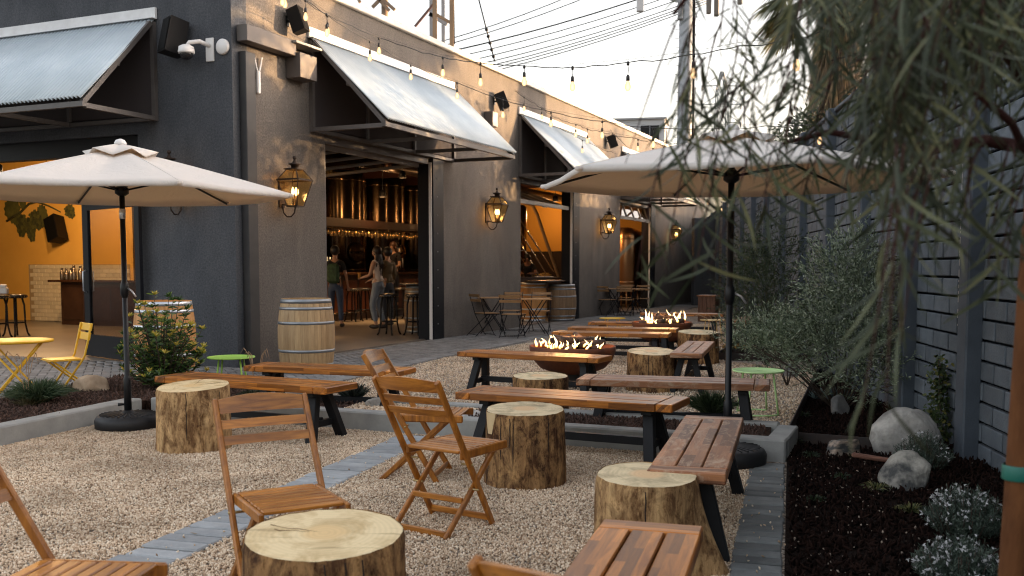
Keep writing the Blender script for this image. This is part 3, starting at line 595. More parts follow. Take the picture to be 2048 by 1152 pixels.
from mathutils import noise as MN
def stump(x, y, r, h, label, bark, cut, seed, root=None, knot=None, patch=None, tilt=0.045, roll=0.0):
    t = thing('tree_stump', label, 'stump', (x, y, 0), random.uniform(0, 0), 'log stumps used as side tables')
    n = 96; m = 16; V = []; F = []
    def rad(a, z):
        p = Vector((math.cos(a)*1.1, math.sin(a)*1.1, seed*2.7)); q = Vector((math.cos(a)*4, math.sin(a)*4, z*2.2+seed))
        rr = r*(1+0.07*MN.noise(p)+0.022*MN.noise(q)+0.014*MN.noise(q*3.1))
        rr += r*0.05*(1-z/h)**2
        if root:
            d = (a-root[0]+math.pi) % (2*math.pi)-math.pi; rr += root[1]*math.exp(-(d/root[2])**2)*max(0, 1-z/h*0.95)**1.7
        if knot:
            d = (a-knot[0]+math.pi) % (2*math.pi)-math.pi; k = math.exp(-((d*r/0.055)**2+((z-knot[1])/0.07)**2)); rr += 0.034*k*(1-1.6*math.exp(-((d*r/0.028)**2+((z-knot[1])/0.035)**2)))
        return rr
    for j in range(m+1):
        z = h*j/m
        for i in range(n):
            a = 2*math.pi*i/n; rr = rad(a, z) - (0.006 if j == m else 0); V.append((rr*math.cos(a), rr*math.sin(a), z+(tilt*rr*math.sin(a)+roll*rr*math.cos(a))*(z/h)**2 if j else -0.01))
    for j in range(m):
        for i in range(n): F.append((j*n+i, j*n+(i+1) % n, (j+1)*n+(i+1) % n, (j+1)*n+i))
    me = bpy.data.meshes.new('bark'); me.from_pydata(V, [], F); smooth_all(me); bo = put('bark', me, bark, t)
    # the sawn face: a shallow saucer with real saw ridges
    V = [(0, 0, h+0.002)]; F = []; K = 9
    for j in range(1, K+1):
        for i in range(n):
            a = 2*math.pi*i/n; rr = (rad(a, h)-0.0065)*j/K; V.append((rr*math.cos(a), rr*math.sin(a), h+0.0025*MN.noise(Vector((rr*math.cos(a)*11, rr*math.sin(a)*30, seed)))+(0 if j < K else -0.003)+tilt*rr*math.sin(a)+roll*rr*math.cos(a)))
    for i in range(n): F.append((0, 1+i, 1+(i+1) % n))
    for j in range(K-1):
        for i in range(n): F.append((1+j*n+i, 1+(j+1)*n+i, 1+(j+1)*n+(i+1) % n, 1+j*n+(i+1) % n))
    me = bpy.data.meshes.new('cut_face'); me.from_pydata(V, [], F); smooth_all(me); put('cut_face', me, cut, t)
    if False: pass
    rg = random.Random(seed); ck = MB(); ck2 = MB()                           # drying cracks
    for k in range(rg.randint(2, 4)):
        a = rg.uniform(0, 6.28) if k else -math.pi/2+rg.uniform(-.6, .6); z1 = h-0.03; z0 = h*rg.uniform(0.15, 0.6)
        pts = [(rad(a+0.01*math.sin(q*3), z0+(z1-z0)*q/6)*math.cos(a+0.01*math.sin(q*3)), rad(a+0.01*math.sin(q*3), z0+(z1-z0)*q/6)*math.sin(a+0.01*math.sin(q*3)), z0+(z1-z0)*q/6) for q in range(7)]
        ck.tube(pts, [0.001]+[0.0035]*5+[0.002], 5)
    ck.build('crack', M('crack_dark', (0.02, 0.012, 0.008), 0.9), t, kind='stuff')
    for k in range(rg.randint(0, 2)):                             # radial checks in the sawn face
        a = rg.uniform(0, 6.28); r0 = rg.uniform(0.02, 0.3)*r; r1 = rg.uniform(0.6, 0.98)*r; q_ = [r0+(r1-r0)*u/5 for u in range(6)]; aw = [a+0.05*math.sin(u*2.1+k) for u in range(6)]
        ck2.tube([(q_[u]*math.cos(aw[u]), q_[u]*math.sin(aw[u]), h+0.0008+tilt*q_[u]*math.sin(aw[u])+roll*q_[u]*math.cos(aw[u])) for u in range(6)], [0.0004, 0.0008, 0.0012, 0.0012, 0.0014, 0.0016], 4)
    ck2.v and ck2.build('radial_check', M('check_brown', (0.22, 0.14, 0.07), 0.9), t, kind='stuff')
    if patch:                                                     # a place where the bark has come off
        a0, z0, w, hh = patch; V = []; F = []
        for j in range(7):
            for i in range(7):
                a = a0+(i/6-.5)*w*(1-0.55*(1-j/6)); z = z0+hh*(j/6); rr = rad(a, z)+0.004*math.sin(math.pi*i/6); V.append((rr*math.cos(a), rr*math.sin(a), z))
        for j in range(6):
            for i in range(6): F.append((j*7+i, j*7+i+1, (j+1)*7+i+1, (j+1)*7+i))
        me = bpy.data.meshes.new('bare_patch'); me.from_pydata(V, [], F); smooth_all(me); put('bare_patch', me, M('bare_wood', (0.52, 0.38, 0.2), 0.7, c2=(0.62, 0.48, 0.28), nscale=5), t)
    return t
stump(at(383, 7.2), 7.2, 0.265, 0.47, 'tree stump with a big knot, beside the left umbrella base', m_bark_l, m_cut, 3, knot=(-1.0, 0.26), tilt=0.07, roll=0.03)
stump(at(1050, 6.05), 6.05, 0.255, 0.465, 'tall tree stump with dark rough bark and a bare pale chip at its upper left', m_bark_d, m_cut2, 5, patch=(-2.55, 0.33, 0.42, 0.13))
stump(at(1297, 4.28), 4.28, 0.228, 0.43, 'tree stump with a torn root at its right side, between the two right foreground benches', m_bark_l, m_cut2, 8, root=(-0.25, 0.14, 0.28))
stump(at(642, 3.23), 3.23, 0.268, 0.455, 'largest foreground tree stump with a clean pale top at the bottom edge', m_bark_d, m_cut, 11, tilt=0.075)
stump(at(1080, 8.3), 8.3, 0.24, 0.42, 'low tree stump behind the tall dark stump, in front of the fire bowl bench', m_bark_d, m_cut2, 14)
stump(at(1305, 10.6), 10.6, 0.27, 0.43, 'tree stump with straight sides just right of the nearer fire bowl', m_bark_d, m_cut2, 17, tilt=0.09)
stump(at(1397, 13.6), 13.6, 0.275, 0.44, 'tree stump farthest along the row, behind the greyish bench', m_bark_d, m_cut2, 20, tilt=0.075)
t = thing('wooden_pedestal', 'square dark wooden pedestal far back beside the farther fire bowl', 'pedestal', (at(1417, 24), 24, 0), FA)
mp = boxmesh('board', (0.10, 0.03, 0.62), M_wood('dark_board', (0.05, 0.02, 0.01), (0.16, 0.07, 0.035), (9, 9, 1.2), 0.6, 0.2), 0.004)
for k in range(4):
    for sy in (-1, 1): put('board', mp, None, t, (-0.155+k*0.103, sy*0.2, 0.31))
    for sx in (-1, 1): put('board', mp, None, t, (sx*0.215, -0.155+k*0.103, 0.31), (0, 0, R(90)))
MB().box((0, 0, 0.635), (0.5, 0.48, 0.03), bev=0.005).build('top', m_bench, t)
# ------------------------------------------------------------------ folding wooden chairs
def make_folding_chair(label):
    t = thing('folding_chair', label, 'chair', (0, 0, 0), 0, 'folding acacia chairs among the stumps')
    W = 0.42; zs = 0.42
    for sx in (-1, 1):                                            # long rails from the top of the back to the front foot
        MB().bar((sx*(W/2-0.012), 0.245, 0.0), (sx*(W/2-0.012), -0.225, 0.80), 0.034, 0.022, up=(1, 0, 0), bev=0.005).build('rear_rail', m_chair, t)
        MB().bar((sx*(W/2-0.042), -0.13, 0.0), (sx*(W/2-0.042), 0.31, 0.405), 0.032, 0.021, up=(1, 0, 0), bev=0.005).build('leg', m_chair, t)
        MB().bar((sx*(W/2-0.036), -0.005, zs-0.018), (sx*(W/2-0.036), 0.405, zs-0.018), 0.020, 0.046, up=(0, 0, 1), bev=0.006).build('seat_rail', m_chair, t)
        q = MB(); q.tube([(sx*(W/2+0.004), 0.045, 0.352), (sx*(W/2-0.07), 0.045, 0.352)], 0.006, 6); q.tube([(sx*(W/2+0.003), 0.095, 0.215), (sx*(W/2-0.06), 0.095, 0.215)], 0.006, 6); q.build('bolt', M('brass_bolt', (0.45, 0.33, 0.16), 0.4, metal=0.9), t)
    sl = boxmesh('seat_slat', (W-0.094, 0.041, 0.016), m_chair_h, 0.004)
    for k in range(8): put('seat_slat', sl, None, t, (0, 0.012+k*0.0495, zs-0.002))
    for k, (z, h) in enumerate(((0.770, 0.058), (0.695, 0.035), (0.630, 0.035))):
        y = 0.245-0.470*(z/0.80); mb = MB(); N = 8; V = []; F = []
        for i in range(N+1):
            f = i/N; x = (f-.5)*(W-0.05); cv = -0.022*math.sin(math.pi*f)*(1 if k == 0 else 0.5); ar = (0.016 if k == 0 else 0.0)*math.sin(math.pi*f)
            for (dy, dz) in ((-0.009, -h/2), (0.009, -h/2), (0.009, h/2+ar), (-0.009, h/2+ar)): V.append((x, y+dy-dz*0.568+cv, z+dz))
        for i in range(N):
            for q in range(4): F.append((i*4+q, i*4+(q+1) % 4, (i+1)*4+(q+1) % 4, (i+1)*4+q))
        F += [(0, 1, 2, 3), (N*4+3, N*4+2, N*4+1, N*4)]; mb.add(V, F); mb.build('back_slat', m_chair_h, t)
    MB().bar((-W/2+0.02, 0.222, 0.045), (W/2-0.02, 0.222, 0.045), 0.018, 0.034, bev=0.004).build('stretcher', m_chair_h, t)
    MB().bar((-W/2+0.05, -0.108, 0.02), (W/2-0.05, -0.108, 0.02), 0.018, 0.034, bev=0.004).build('stretcher', m_chair_h, t)
    MB().bar((-W/2+0.05, 0.03, 0.165), (W/2-0.05, 0.03, 0.165), 0.018, 0.030, bev=0.004).build('stretcher', m_chair_h, t)
    return t
def face(dx, dy): return math.atan2(dy, dx)-math.pi/2        # heading so that local +y looks along (dx, dy)
ch = make_folding_chair('folding wooden chair with its back to us, behind the largest foreground stump')
ch.location = (-1.0, 4.08, 0); ch.rotation_euler.z = face(0.50, -0.87)
def fc(x, y, dx, dy, label, s=1.0): return dup(ch, (x, y, 0), face(dx, dy), label, scale=(s, s, s))
fc(-0.40, 4.93, 0.55, 0.83, 'folding wooden chair in the middle, turned away towards the tall dark stump')
fc(-0.68, 6.24, 0.985, -0.15, 'folding wooden chair facing right, half behind the middle folding chair')
fc(-1.50, 2.86, 0.99, -0.10, 'folding wooden chair cut off at the bottom left corner of the photo')
fc(0.222, 1.86, 0.60, 0.80, 'folding wooden chair of which only the top of the back shows at the bottom edge')
ch.scale = (1, 1, 0.97)
# ------------------------------------------------------------------ umbrellas
def fabric():
    m = bpy.data.materials.new('canvas'); m.use_nodes = True; nt = m.node_tree; b = nt.nodes['Principled BSDF']; out = nt.nodes['Material Output']
    b.inputs['Base Color'].default_value = (0.86, 0.84, 0.80, 1); b.inputs['Roughness'].default_value = 0.9; b.inputs['Specular IOR Level'].default_value = 0.15
    vec = coords(nt, (1, 1, 1)); bump(nt, b, noise(nt, vec, 4.5, 6, 0.65, 1.6), 0.35, 0.05)
    tr = nt.nodes.new('ShaderNodeBsdfTranslucent'); tr.inputs[0].default_value = (0.80, 0.58, 0.36, 1); mx = nt.nodes.new('ShaderNodeMixShader'); mx.inputs[0].default_value = 0.33
    nt.links.new(b.outputs[0], mx.inputs[1]); nt.links.new(tr.outputs[0], mx.inputs[2]); nt.links.new(mx.outputs[0], out.inputs[0]); return m
m_canvas = fabric(); m_pole = M('umbrella_pole_black', (0.007, 0.0075, 0.009), 0.4, spec=0.3); m_rubber = M('black_rubber', (0.008, 0.008, 0.009), 0.6, c2=(0.018, 0.018, 0.019), nscale=12)
def umbrella(x, y, r, zt, ze, rot, label):
    t = thing('patio_umbrella', label, 'umbrella', (x, y, 0), 0, 'cream market umbrellas'); n = 6
    def canopy_pt(a, f, z0=zt, z1=ze, rr=r):
        k = (a-rot) % (2*math.pi/n); k = abs(k-math.pi/n); edge = math.cos(math.pi/n)/math.cos(math.pi/n-k) if False else math.cos(math.pi/n)/math.cos(k)
        hexr = rr*f*edge; mid = 1-k/(math.pi/n)                   # 0 at the ribs, 1 between them
        z = z0+(z1-z0)*(f**1.10)-0.055*mid*math.sin(math.pi*min(f, 1.0))*1.0-0.012*mid*f
        return Vector((hexr*math.cos(a), hexr*math.sin(a), z))
    per = 8; N = n*per; K = 9; V = [canopy_pt(rot+2*math.pi*i/N, 0.07+0.93*j/K) for j in range(K+1) for i in range(N)]
    F = [(j*N+i, j*N+(i+1) % N, (j+1)*N+(i+1) % N, (j+1)*N+i) for j in range(K) for i in range(N)]
    o2 = len(V)
    for i in range(N): p = V[K*N+i]; V.append(p+Vector((0, 0, -0.035))*1.0-Vector((p.x, p.y, 0)).normalized()*0.004)
    F += [(K*N+i, K*N+(i+1) % N, o2+(i+1) % N, o2+i) for i in range(N)]
    me = bpy.data.meshes.new('canopy'); me.from_pydata([tuple(v) for v in V], [], F); smooth_all(me); c = put('canopy', me, m_canvas, t); md = c.modifiers.new('cloth', 'SOLIDIFY'); md.thickness = 0.003
    V = [canopy_pt(rot+2*math.pi*i/N, 0.02+0.20*j/3)+Vector((0, 0, 0.045-0.014*abs(math.sin(math.pi*i/per))*(j == 3))) for j in range(4) for i in range(N)]; F = [(j*N+i, j*N+(i+1) % N, (j+1)*N+(i+1) % N, (j+1)*N+i) for j in range(3) for i in range(N)]
    me = bpy.data.meshes.new('vent_cap'); me.from_pydata([tuple(v) for v in V], [], F); smooth_all(me); c = put('vent_cap', me, m_canvas, t); md = c.modifiers.new('cloth', 'SOLIDIFY'); md.thickness = 0.003
    MB().lathe([(0.045, zt+0.03), (0.05, zt+0.05), (0.035, zt+0.075), (0.008, zt+0.085)], 14).build('finial', m_white, t)
    for k in range(n):
        a = rot+k*2*math.pi/n; p1 = canopy_pt(a, 0.99)-Vector((0, 0, 0.022)); p0 = Vector((0.04*math.cos(a), 0.04*math.sin(a), zt-0.03)); pm_ = canopy_pt(a, 0.52)-Vector((0, 0, 0.018))
        rb = MB().tube([p0, canopy_pt(a, 0.3)-Vector((0, 0, 0.016)), pm_, p1], 0.009, 6).build('rib', m_pole, t)
        MB().tube([canopy_pt(a, 0.12+0.88*q/6)+Vector((0, 0, 0.002)) for q in range(7)], 0.0035, 5).build('seam', m_canvas, t)
        MB().tube([Vector((0.045*math.cos(a), 0.045*math.sin(a), ze+0.02)), canopy_pt(a, 0.50)-Vector((0, 0, 0.022))], 0.008, 6).build('strut', m_pole, t)
        p = canopy_pt(a, 1.0); MB().box(None, (0.05, 0.04, 0.03), mat=Matrix.Translation(p-Vector((0, 0, 0.012))) @ Matrix.Rotation(a, 4, 'Z'), bev=0.008).build('rib_pocket', m_canvas, t)
    MB().lathe([(0.028, ze-0.03), (0.055, ze-0.01), (0.055, ze+0.03), (0.028, ze+0.06)], 14).build('hub', m_pole, t)
    MB().lathe([(0.030, 0.08), (0.030, 0.42), (0.026, 0.43), (0.0215, 0.44), (0.0215, zt)], 16).build('pole', m_pole, t)
    MB().lathe([(0.0225, ze-0.22), (0.0245, ze-0.215), (0.0245, ze-0.14), (0.0225, ze-0.135)], 16).build('steel_sleeve', M('sleeve_steel', (0.6, 0.6, 0.6), 0.25, metal=0.9), t)
    MB().sphere((0, 0, 1.16), 0.037, 14, 10, (1, 1, 2.3)).build('crank_housing', m_pole, t)
    MB().tube([(0.03, -0.01, 1.17), (0.07, -0.03, 1.15), (0.105, -0.035, 1.10)], 0.008, 6).build('crank_handle', M('handle_grey', (0.5, 0.5, 0.52), 0.35, metal=0.6), t)
    MB().tube([(-0.03, -0.0, 0.2), (-0.075, -0.02, 0.2)], [0.008, 0.014], 8).build('clamp_knob', m_pole, t)
    bs_ = MB().lathe([(0.245, 0.0), (0.262, 0.015), (0.266, 0.075), (0.25, 0.105), (0.22, 0.118), (0.05, 0.130), (0.04, 0.15)], 40).build('base', m_rubber, t)
    rbm = boxmesh('base_rib', (0.15, 0.008, 0.008), m_rubber)
    for k in range(28): a = k*2*math.pi/28; put('base_rib', rbm, None, bs_, (0.15*math.cos(a), 0.15*math.sin(a), 0.125), (0, 0.05, a))
    return t
umbrella(at(250, 8.1), 8.1, 1.36, 2.31, 1.96, R(8), 'cream patio umbrella on the left, on a round black base by the curb')
umbrella(at(1459, 6.62), 6.62, 1.35, 2.22, 1.94, R(-23), 'large cream patio umbrella on the right, partly behind hanging leaves')
# ------------------------------------------------------------------ barrels
m_oak = M_wood('oak_stave', (0.30, 0.185, 0.085), (0.50, 0.345, 0.18), (10, 10, 0.9), 0.6, 0.16, nscale=2.2); m_oak2 = M_wood('orange_oak', (0.42, 0.19, 0.055), (0.60, 0.30, 0.10), (10, 10, 0.9), 0.55, 0.14, nscale=2.2)
m_hoop = M('zinc_hoop', (0.23, 0.25, 0.27), 0.42, metal=0.75, c2=(0.33, 0.35, 0.37), nscale=9); m_hoop2 = M('bright_hoop', (0.62, 0.66, 0.70), 0.35, metal=0.7)
def barrel(loc, label, wood, hoop, rb=0.355, rh=0.305, h=0.95, group='wine barrels'):
    t = thing('wine_barrel', label, 'barrel', loc, random.uniform(0, 0.2), group); n = 26
    def rr(z): u = (z/h-.5)*2; return rb-(rb-rh)*abs(u)**1.9
    V = []; F = []; w = 2*math.pi/n*0.965; S = 10
    for j in range(S+1):
        z = h*j/S
        for a, dr in ((-w/2, 0), (0, 0.0015), (w/2, 0), (w/2, -0.022), (-w/2, -0.022)): V.append(((rr(z)+dr)*math.cos(a), (rr(z)+dr)*math.sin(a), z))
    for j in range(S):
        for q in range(5): F.append((j*5+q, j*5+(q+1) % 5, (j+1)*5+(q+1) % 5, (j+1)*5+q))
    F += [(4, 3, 2, 1, 0), tuple(range(S*5, S*5+5))]
    me = bpy.data.meshes.new('stave'); me.from_pydata(V, [], F); me.materials.append(wood)
    for k in range(n): put('stave', me, None, t, None, (0, 0, k*2*math.pi/n))
    for z, hh in ((0.03, 0.05), (0.12, 0.035), (0.30, 0.035), (h-0.30, 0.035), (h-0.12, 0.035), (h-0.03, 0.05)):
        r0, r1 = rr(z-hh/2)+0.004, rr(z+hh/2)+0.004; MB().lathe([(r0-.003, z-hh/2), (r0, z-hh/2), (r1, z+hh/2), (r1-.003, z+hh/2)], 40, cap=False).build('hoop', hoop, t)
    MB().lathe([(0.01, h-0.045), (rh-0.015, h-0.045)], 30, cap=False).build('head', wood, t)
    return t
barrel((at(612, 12.3), 12.3, 0), 'pale oak wine barrel standing left of the open bar bay', m_oak, m_hoop)
barrel((at(328, 11.75), 11.75, 0), 'orange oak wine barrel with bright hoops behind the yellow tipped shrub', m_oak2, m_hoop2, 0.36, 0.315, 0.94)
m_oak3 = M_wood('aged_oak', (0.14, 0.085, 0.045), (0.28, 0.18, 0.10), (10, 10, 0.9), 0.6, 0.16, nscale=2.2)
barrel(fp(7.1, 1.15, 0.02), 'wine barrel table inside the bar bay behind two black stools', m_oak3, m_hoop)
barrel(fp(11.75, 0.62, 0.02), 'orange lit barrel at the left edge of the middle bay', m_oak2, m_hoop2)
barrel(fp(12.25, 0.05, 0.02), 'dark oak barrel at the right side of the middle bay', m_oak3, m_hoop, 0.36, 0.31, 0.90)
for (s, w, rx, ry, lb) in ((7.1, 1.15, 0.46, 0.46, 'round dark table board lying on the barrel in the bar bay'), (12.0, 0.40, 0.95, 0.40, 'long dark table board across the two barrels in the middle bay')):
    o = MB().lathe([(0.97, 0), (1.0, 0.01), (1.0, 0.03), (0.97, 0.04)], 28).build('table_board', M('dark_varnish', (0.03, 0.016, 0.010), 0.25), None)
    tag(o, lb, 'table top'); o.location = fp(s, w, 0.972 if s < 9 else 0.975); o.scale = (rx, ry, 1); o.rotation_euler.z = FA
# ------------------------------------------------------------------ wall lanterns
m_iron = M('lantern_iron', (0.035, 0.022, 0.015), 0.55, metal=0.4); m_lglass = M_glass('amber_glass', (1.0, 0.82, 0.50), 0.04, 0.15); m_flame = M_emit('lantern_bulb', (1.0, 0.66, 0.32), 1.3)
def lantern(label):
    t = thing('wall_lantern', label, 'lantern', (0, 0, 0), 0, 'wall lanterns along the building'); cy = -0.24; zb, zm, zt_ = 0.14, 0.50, 0.645; wb, wm, wt = 0.082, 0.172, 0.080
    fr = MB(); R4 = lambda w: [(-w, cy-w), (w, cy-w), (w, cy+w), (-w, cy+w)]
    for w, z in ((wb, zb), (wm, zm), (wt, zt_)):
        c = R4(w)
        for i in range(4): fr.bar((*c[i], z), (*c[(i+1) % 4], z), 0.016 if w != wm else 0.024)
    for i in range(4): fr.bar((*R4(wb)[i], zb), (*R4(wm)[i], zm), 0.013); fr.bar((*R4(wm)[i], zm), (*R4(wt)[i], zt_), 0.013)
    fr.box((0, cy, zb), (0.13, 0.13, 0.012)); fr.build('cage', m_iron, t)
    for i in range(4):
        j = (i+1) % 4
        for (wa, za, wb2, zb2) in ((wb*.95, zb+.01, wm*.95, zm-.008), (wm*.95, zm+.01, wt*.95, zt_-.005)):
            A, B = R4(wa), R4(wb2); MB().add([(*A[i], za), (*A[j], za), (*B[j], zb2), (*B[i], zb2)], [(0, 1, 2, 3)]).build('pane', m_lglass, t)
    tp = MB(); tp.box((0, cy, zt_+0.005), (0.215, 0.215, 0.016)); tp.lathe([(0.05, zt_+0.01), (0.055, zt_+0.06), (0.085, zt_+0.065), (0.085, zt_+0.078), (0.035, zt_+0.092), (0.018, zt_+0.12), (0.012, zt_+0.14)], 14, (0, cy, 0)); tp.build('cap', m_iron, t)
    MB().sphere((0, cy, zt_+0.16), 0.028, 10, 8).build('finial', m_iron, t)
    bk = MB(); bk.box((0, -0.012, 0.33), (0.12, 0.022, 0.40)); bk.bar((0, -0.02, 0.17), (0, cy+0.05, 0.145), 0.02); bk.tube([(0, -0.03, 0.145), (0, -0.04, 0.06), (0, -0.10, 0.0), (0, -0.17, 0.0), (0, -0.225, 0.05), (0, -0.24, 0.13)], 0.010, 7); bk.build('bracket', m_iron, t)
    for dx, dy in ((-0.035, 0.012), (0.035, 0.012), (0.0, -0.035)):
        MB().tube([(dx, cy+dy, zb), (dx, cy+dy, zb+0.15)], 0.010, 7).build('candle_tube', m_white if False else m_iron, t)
        MB().lathe([(0.006, zb+0.15), (0.021, zb+0.185), (0.018, zb+0.22), (0.003, zb+0.265)], 9, (dx, cy+dy, 0)).build('bulb', m_flame, t)
    return t
def lamp_light(name, loc, e, r=0.05, col=(1, 0.55, 0.22)):
    l = bpy.data.lights.new(name, 'POINT'); l.energy = e; l.color = col; l.shadow_soft_size = r; o = bpy.data.objects.new(name, l); COL.objects.link(o); o.location = loc; return o
ln = lantern('brass lit wall lantern by the corner, overlapping the tip of the left umbrella'); ln.location = fp(0.98, 0, 2.04); ln.rotation_euler.z = FA
LAMPS = [(7.75, 'lit wall lantern between the bar bay and the middle bay'), (15.1, 'lit wall lantern between the middle bay and the third bay'), (22.5, 'farthest lit wall lantern, seen through hanging leaves')]
for s, lb in LAMPS: dup(ln, fp(s, 0, 2.10), FA, lb)
dup(ln, fp(0, 0.86, 2.04), FA-R(90), 'wall lantern on the left facade, hidden behind the left umbrella but for finial and hook')
for s in (0.98, 7.75, 15.1, 22.5): lamp_light('lantern_light', fp(s, -0.26, 2.04+0.33), 1.6)
lamp_light('lantern_light', fp(-0.26, 0.86, 2.37), 0.6)
# ------------------------------------------------------------------ fire bowls
m_rust = M('rusted_bowl', (0.10, 0.030, 0.012), 0.7, c2=(0.30, 0.085, 0.022), nscale=4, bstr=0.2, bscale=40, mid=(0.4, 0.8)); m_log = M('charred_log', (0.022, 0.015, 0.013), 0.85, c2=(0.10, 0.065, 0.05), nscale=9, bstr=0.8, bscale=30)
def flame_mat():
    m = bpy.data.materials.new('flame'); m.use_nodes = True; nt = m.node_tree; nt.nodes.clear(); tc = nt.nodes.new('ShaderNodeTexCoord'); sp = nt.nodes.new('ShaderNodeSeparateXYZ'); nt.links.new(tc.outputs['Object'], sp.inputs[0])
    col = ramp(nt, sp.outputs[2], [(0.0, (1.0, 0.33, 0.06)), (0.03, (1.0, 0.62, 0.26)), (0.10, (1.0, 0.72, 0.38)), (0.18, (1.0, 0.50, 0.14))])
    lw = nt.nodes.new('ShaderNodeLayerWeight'); lw.inputs[0].default_value = 0.35; st = nt.nodes.new('ShaderNodeMapRange'); st.inputs['To Min'].default_value = 1.0; st.inputs['To Max'].default_value = 0.25; nt.links.new(lw.outputs['Facing'], st.inputs[0])
    e = nt.nodes.new('ShaderNodeEmission'); nt.links.new(col, e.inputs[0]); nt.links.new(st.outputs[0], e.inputs[1]); tr = nt.nodes.new('ShaderNodeBsdfTransparent'); mx = nt.nodes.new('ShaderNodeMixShader')
    r2 = ramp(nt, lw.outputs['Facing'], [(0.55, (0, 0, 0)), (0.95, (0.9, 0.9, 0.9))]); nt.links.new(r2, mx.inputs[0]); o = nt.nodes.new('ShaderNodeOutputMaterial'); nt.links.new(e.outputs[0], mx.inputs[1]); nt.links.new(tr.outputs[0], mx.inputs[2]); nt.links.new(mx.outputs[0], o.inputs[0]); return m
m_fl = flame_mat()
def flame_mesh(seed):
    rg = random.Random(seed); h = rg.uniform(0.04, 0.10)*(1.6 if rg.random() < 0.2 else 1); pts = []; rs = []; k = 9; ph = rg.uniform(0, 6.28); amp = rg.uniform(0.01, 0.035); w = rg.uniform(0.016, 0.03)
    for i in range(k+1):
        f = i/k; pts.append((amp*f*math.sin(ph+f*4.2), amp*f*math.cos(ph*1.7+f*3.5), h*f)); rs.append(0.6*w*max(0.04, math.sin(math.pi*(0.18+0.82*f)**0.8))*(1-0.45*f))
    me = MB().tube(pts, rs, 9).mesh('flame'); me.materials.append(m_fl); return me
def fire_bowl(x, y, r, zr, label, seed, nf=46):
    t = thing('fire_bowl', label, 'fire bowl', (x, y, 0), 0, 'round rusted fire bowls'); rg = random.Random(seed)
    prof = [(0.03, 0.13), (r*0.45, 0.15), (r*0.75, 0.21), (r*0.93, 0.31), (r*0.995, zr-0.05), (r, zr), (r-0.012, zr), (r-0.018, zr-0.05), (r*0.9, 0.32), (r*0.6, 0.28), (0.03, 0.27)]
    MB().lathe(prof, 56, cap=False).build('bowl', m_rust, t); MB().lathe([(0.26, 0.0), (0.26, 0.05), (0.2, 0.06), (0.2, 0.16)], 32).build('pedestal', M('bowl_pedestal', (0.05, 0.05, 0.05), 0.6), t)
    lr = MB(); lr.lathe([(0.02, zr-0.045), (r-0.03, zr-0.06)], 40, cap=False); lr.build('ember_bed', M('lava_rock', (0.02, 0.012, 0.01), 0.95, c2=(0.2, 0.05, 0.02), nscale=30, bstr=1, bscale=60, bdist=0.03), t)
    for k in range(16):
        a = rg.uniform(0, math.pi); cx_, cy_ = rg.uniform(-.2, .2)*r*2*.7, rg.uniform(-.2, .2)*r*2*.7; L = rg.uniform(0.12, 0.26); z = zr+rg.uniform(-0.01, 0.075); dz = rg.uniform(-.05, .05)
        d = Vector((math.cos(a), math.sin(a), 0)); c = Vector((cx_, cy_, z)); MB().tube([c-d*L+Vector((0, 0, -dz)), c, c+d*L+Vector((0, 0, dz))], [0.034, 0.042, 0.030], 9).build('log', m_log, t)
    fm = [flame_mesh(seed*10+i) for i in range(9)]
    for k in range(nf):
        a = rg.uniform(0, 6.28); q = math.sqrt(rg.random())*r*0.84; put('flame', fm[k % 9], None, t, (q*math.cos(a), q*math.sin(a), zr-0.03+rg.uniform(0, 0.06)), (rg.uniform(-.3, .3), rg.uniform(-.3, .3), rg.uniform(0, 6.28)), (rg.uniform(.8, 1.3),)*3)
    return t
fire_bowl(at(1145.5, 11.0), 11.0, 0.49, 0.455, 'nearer lit fire bowl, rusty and round, behind a wooden bench', 3)
fire_bowl(at(1324, 15.7), 15.7, 0.475, 0.46, 'farther lit fire bowl at the back of the gravel', 5, 46)
lamp_light('fire_light', (at(1145.5, 11.0), 11.0, 0.62), 3, 0.2, (1, 0.45, 0.15)); lamp_light('fire_light', (at(1324, 15.7), 15.7, 0.62), 3, 0.2, (1, 0.45, 0.15))
# ------------------------------------------------------------------ small metal tables
def metal_table(x, y, z, r, col, label, loop=True):
    t = thing('metal_side_table', label, 'table', (x, y, 0), 0.4, 'round metal side tables'); m = M('enamel_%s' % col[1], col[0], 0.4)
    MB().lathe([(0.01, z-0.006), (r*0.97, z-0.010), (r, z-0.006), (r, z+0.004), (r-0.008, z+0.004), (r-0.012, z-0.002), (0.01, z-0.002)], 36, cap=False).build('table_top', m, t)
    n = 4
    for k in range(n):
        a = k*2*math.pi/n+0.5; MB().tube([(r*0.62*math.cos(a), r*0.62*math.sin(a), z-0.01), (r*0.86*math.cos(a), r*0.86*math.sin(a), 0.02)], 0.009, 8).build('leg', m, t)
    if loop:
        for s in (0, 2):
            a0 = s*2*math.pi/n+0.5; a1 = a0+2*math.pi/n
            MB().tube([(r*0.86*math.cos(a0+(a1-a0)*i/8), r*0.86*math.sin(a0+(a1-a0)*i/8), 0.015) for i in range(9)], 0.009, 8).build('foot_loop', m, t)
    return t
LIME = ((0.36, 0.62, 0.10), 'lime'); LIME2 = ((0.52, 0.78, 0.34), 'pale_lime'); YEL = ((0.72, 0.44, 0.015), 'yellow'); CRM = ((0.66, 0.46, 0.17), 'cream')
metal_table(at(460, 9.9), 9.9, 0.43, 0.237, LIME, 'lime green metal side table in front of the corner downspout')
metal_table(at(1519, 8.85), 8.85, 0.405, 0.232, LIME2, 'pale lime green metal side table right of the right umbrella pole')
metal_table(at(1225, 17.6), 17.6, 0.42, 0.235, YEL, 'yellow metal side table behind the fire bowl benches')
metal_table(at(1426, 17.2), 17.2, 0.41, 0.22, CRM, 'cream yellow metal side table behind the farthest stump')
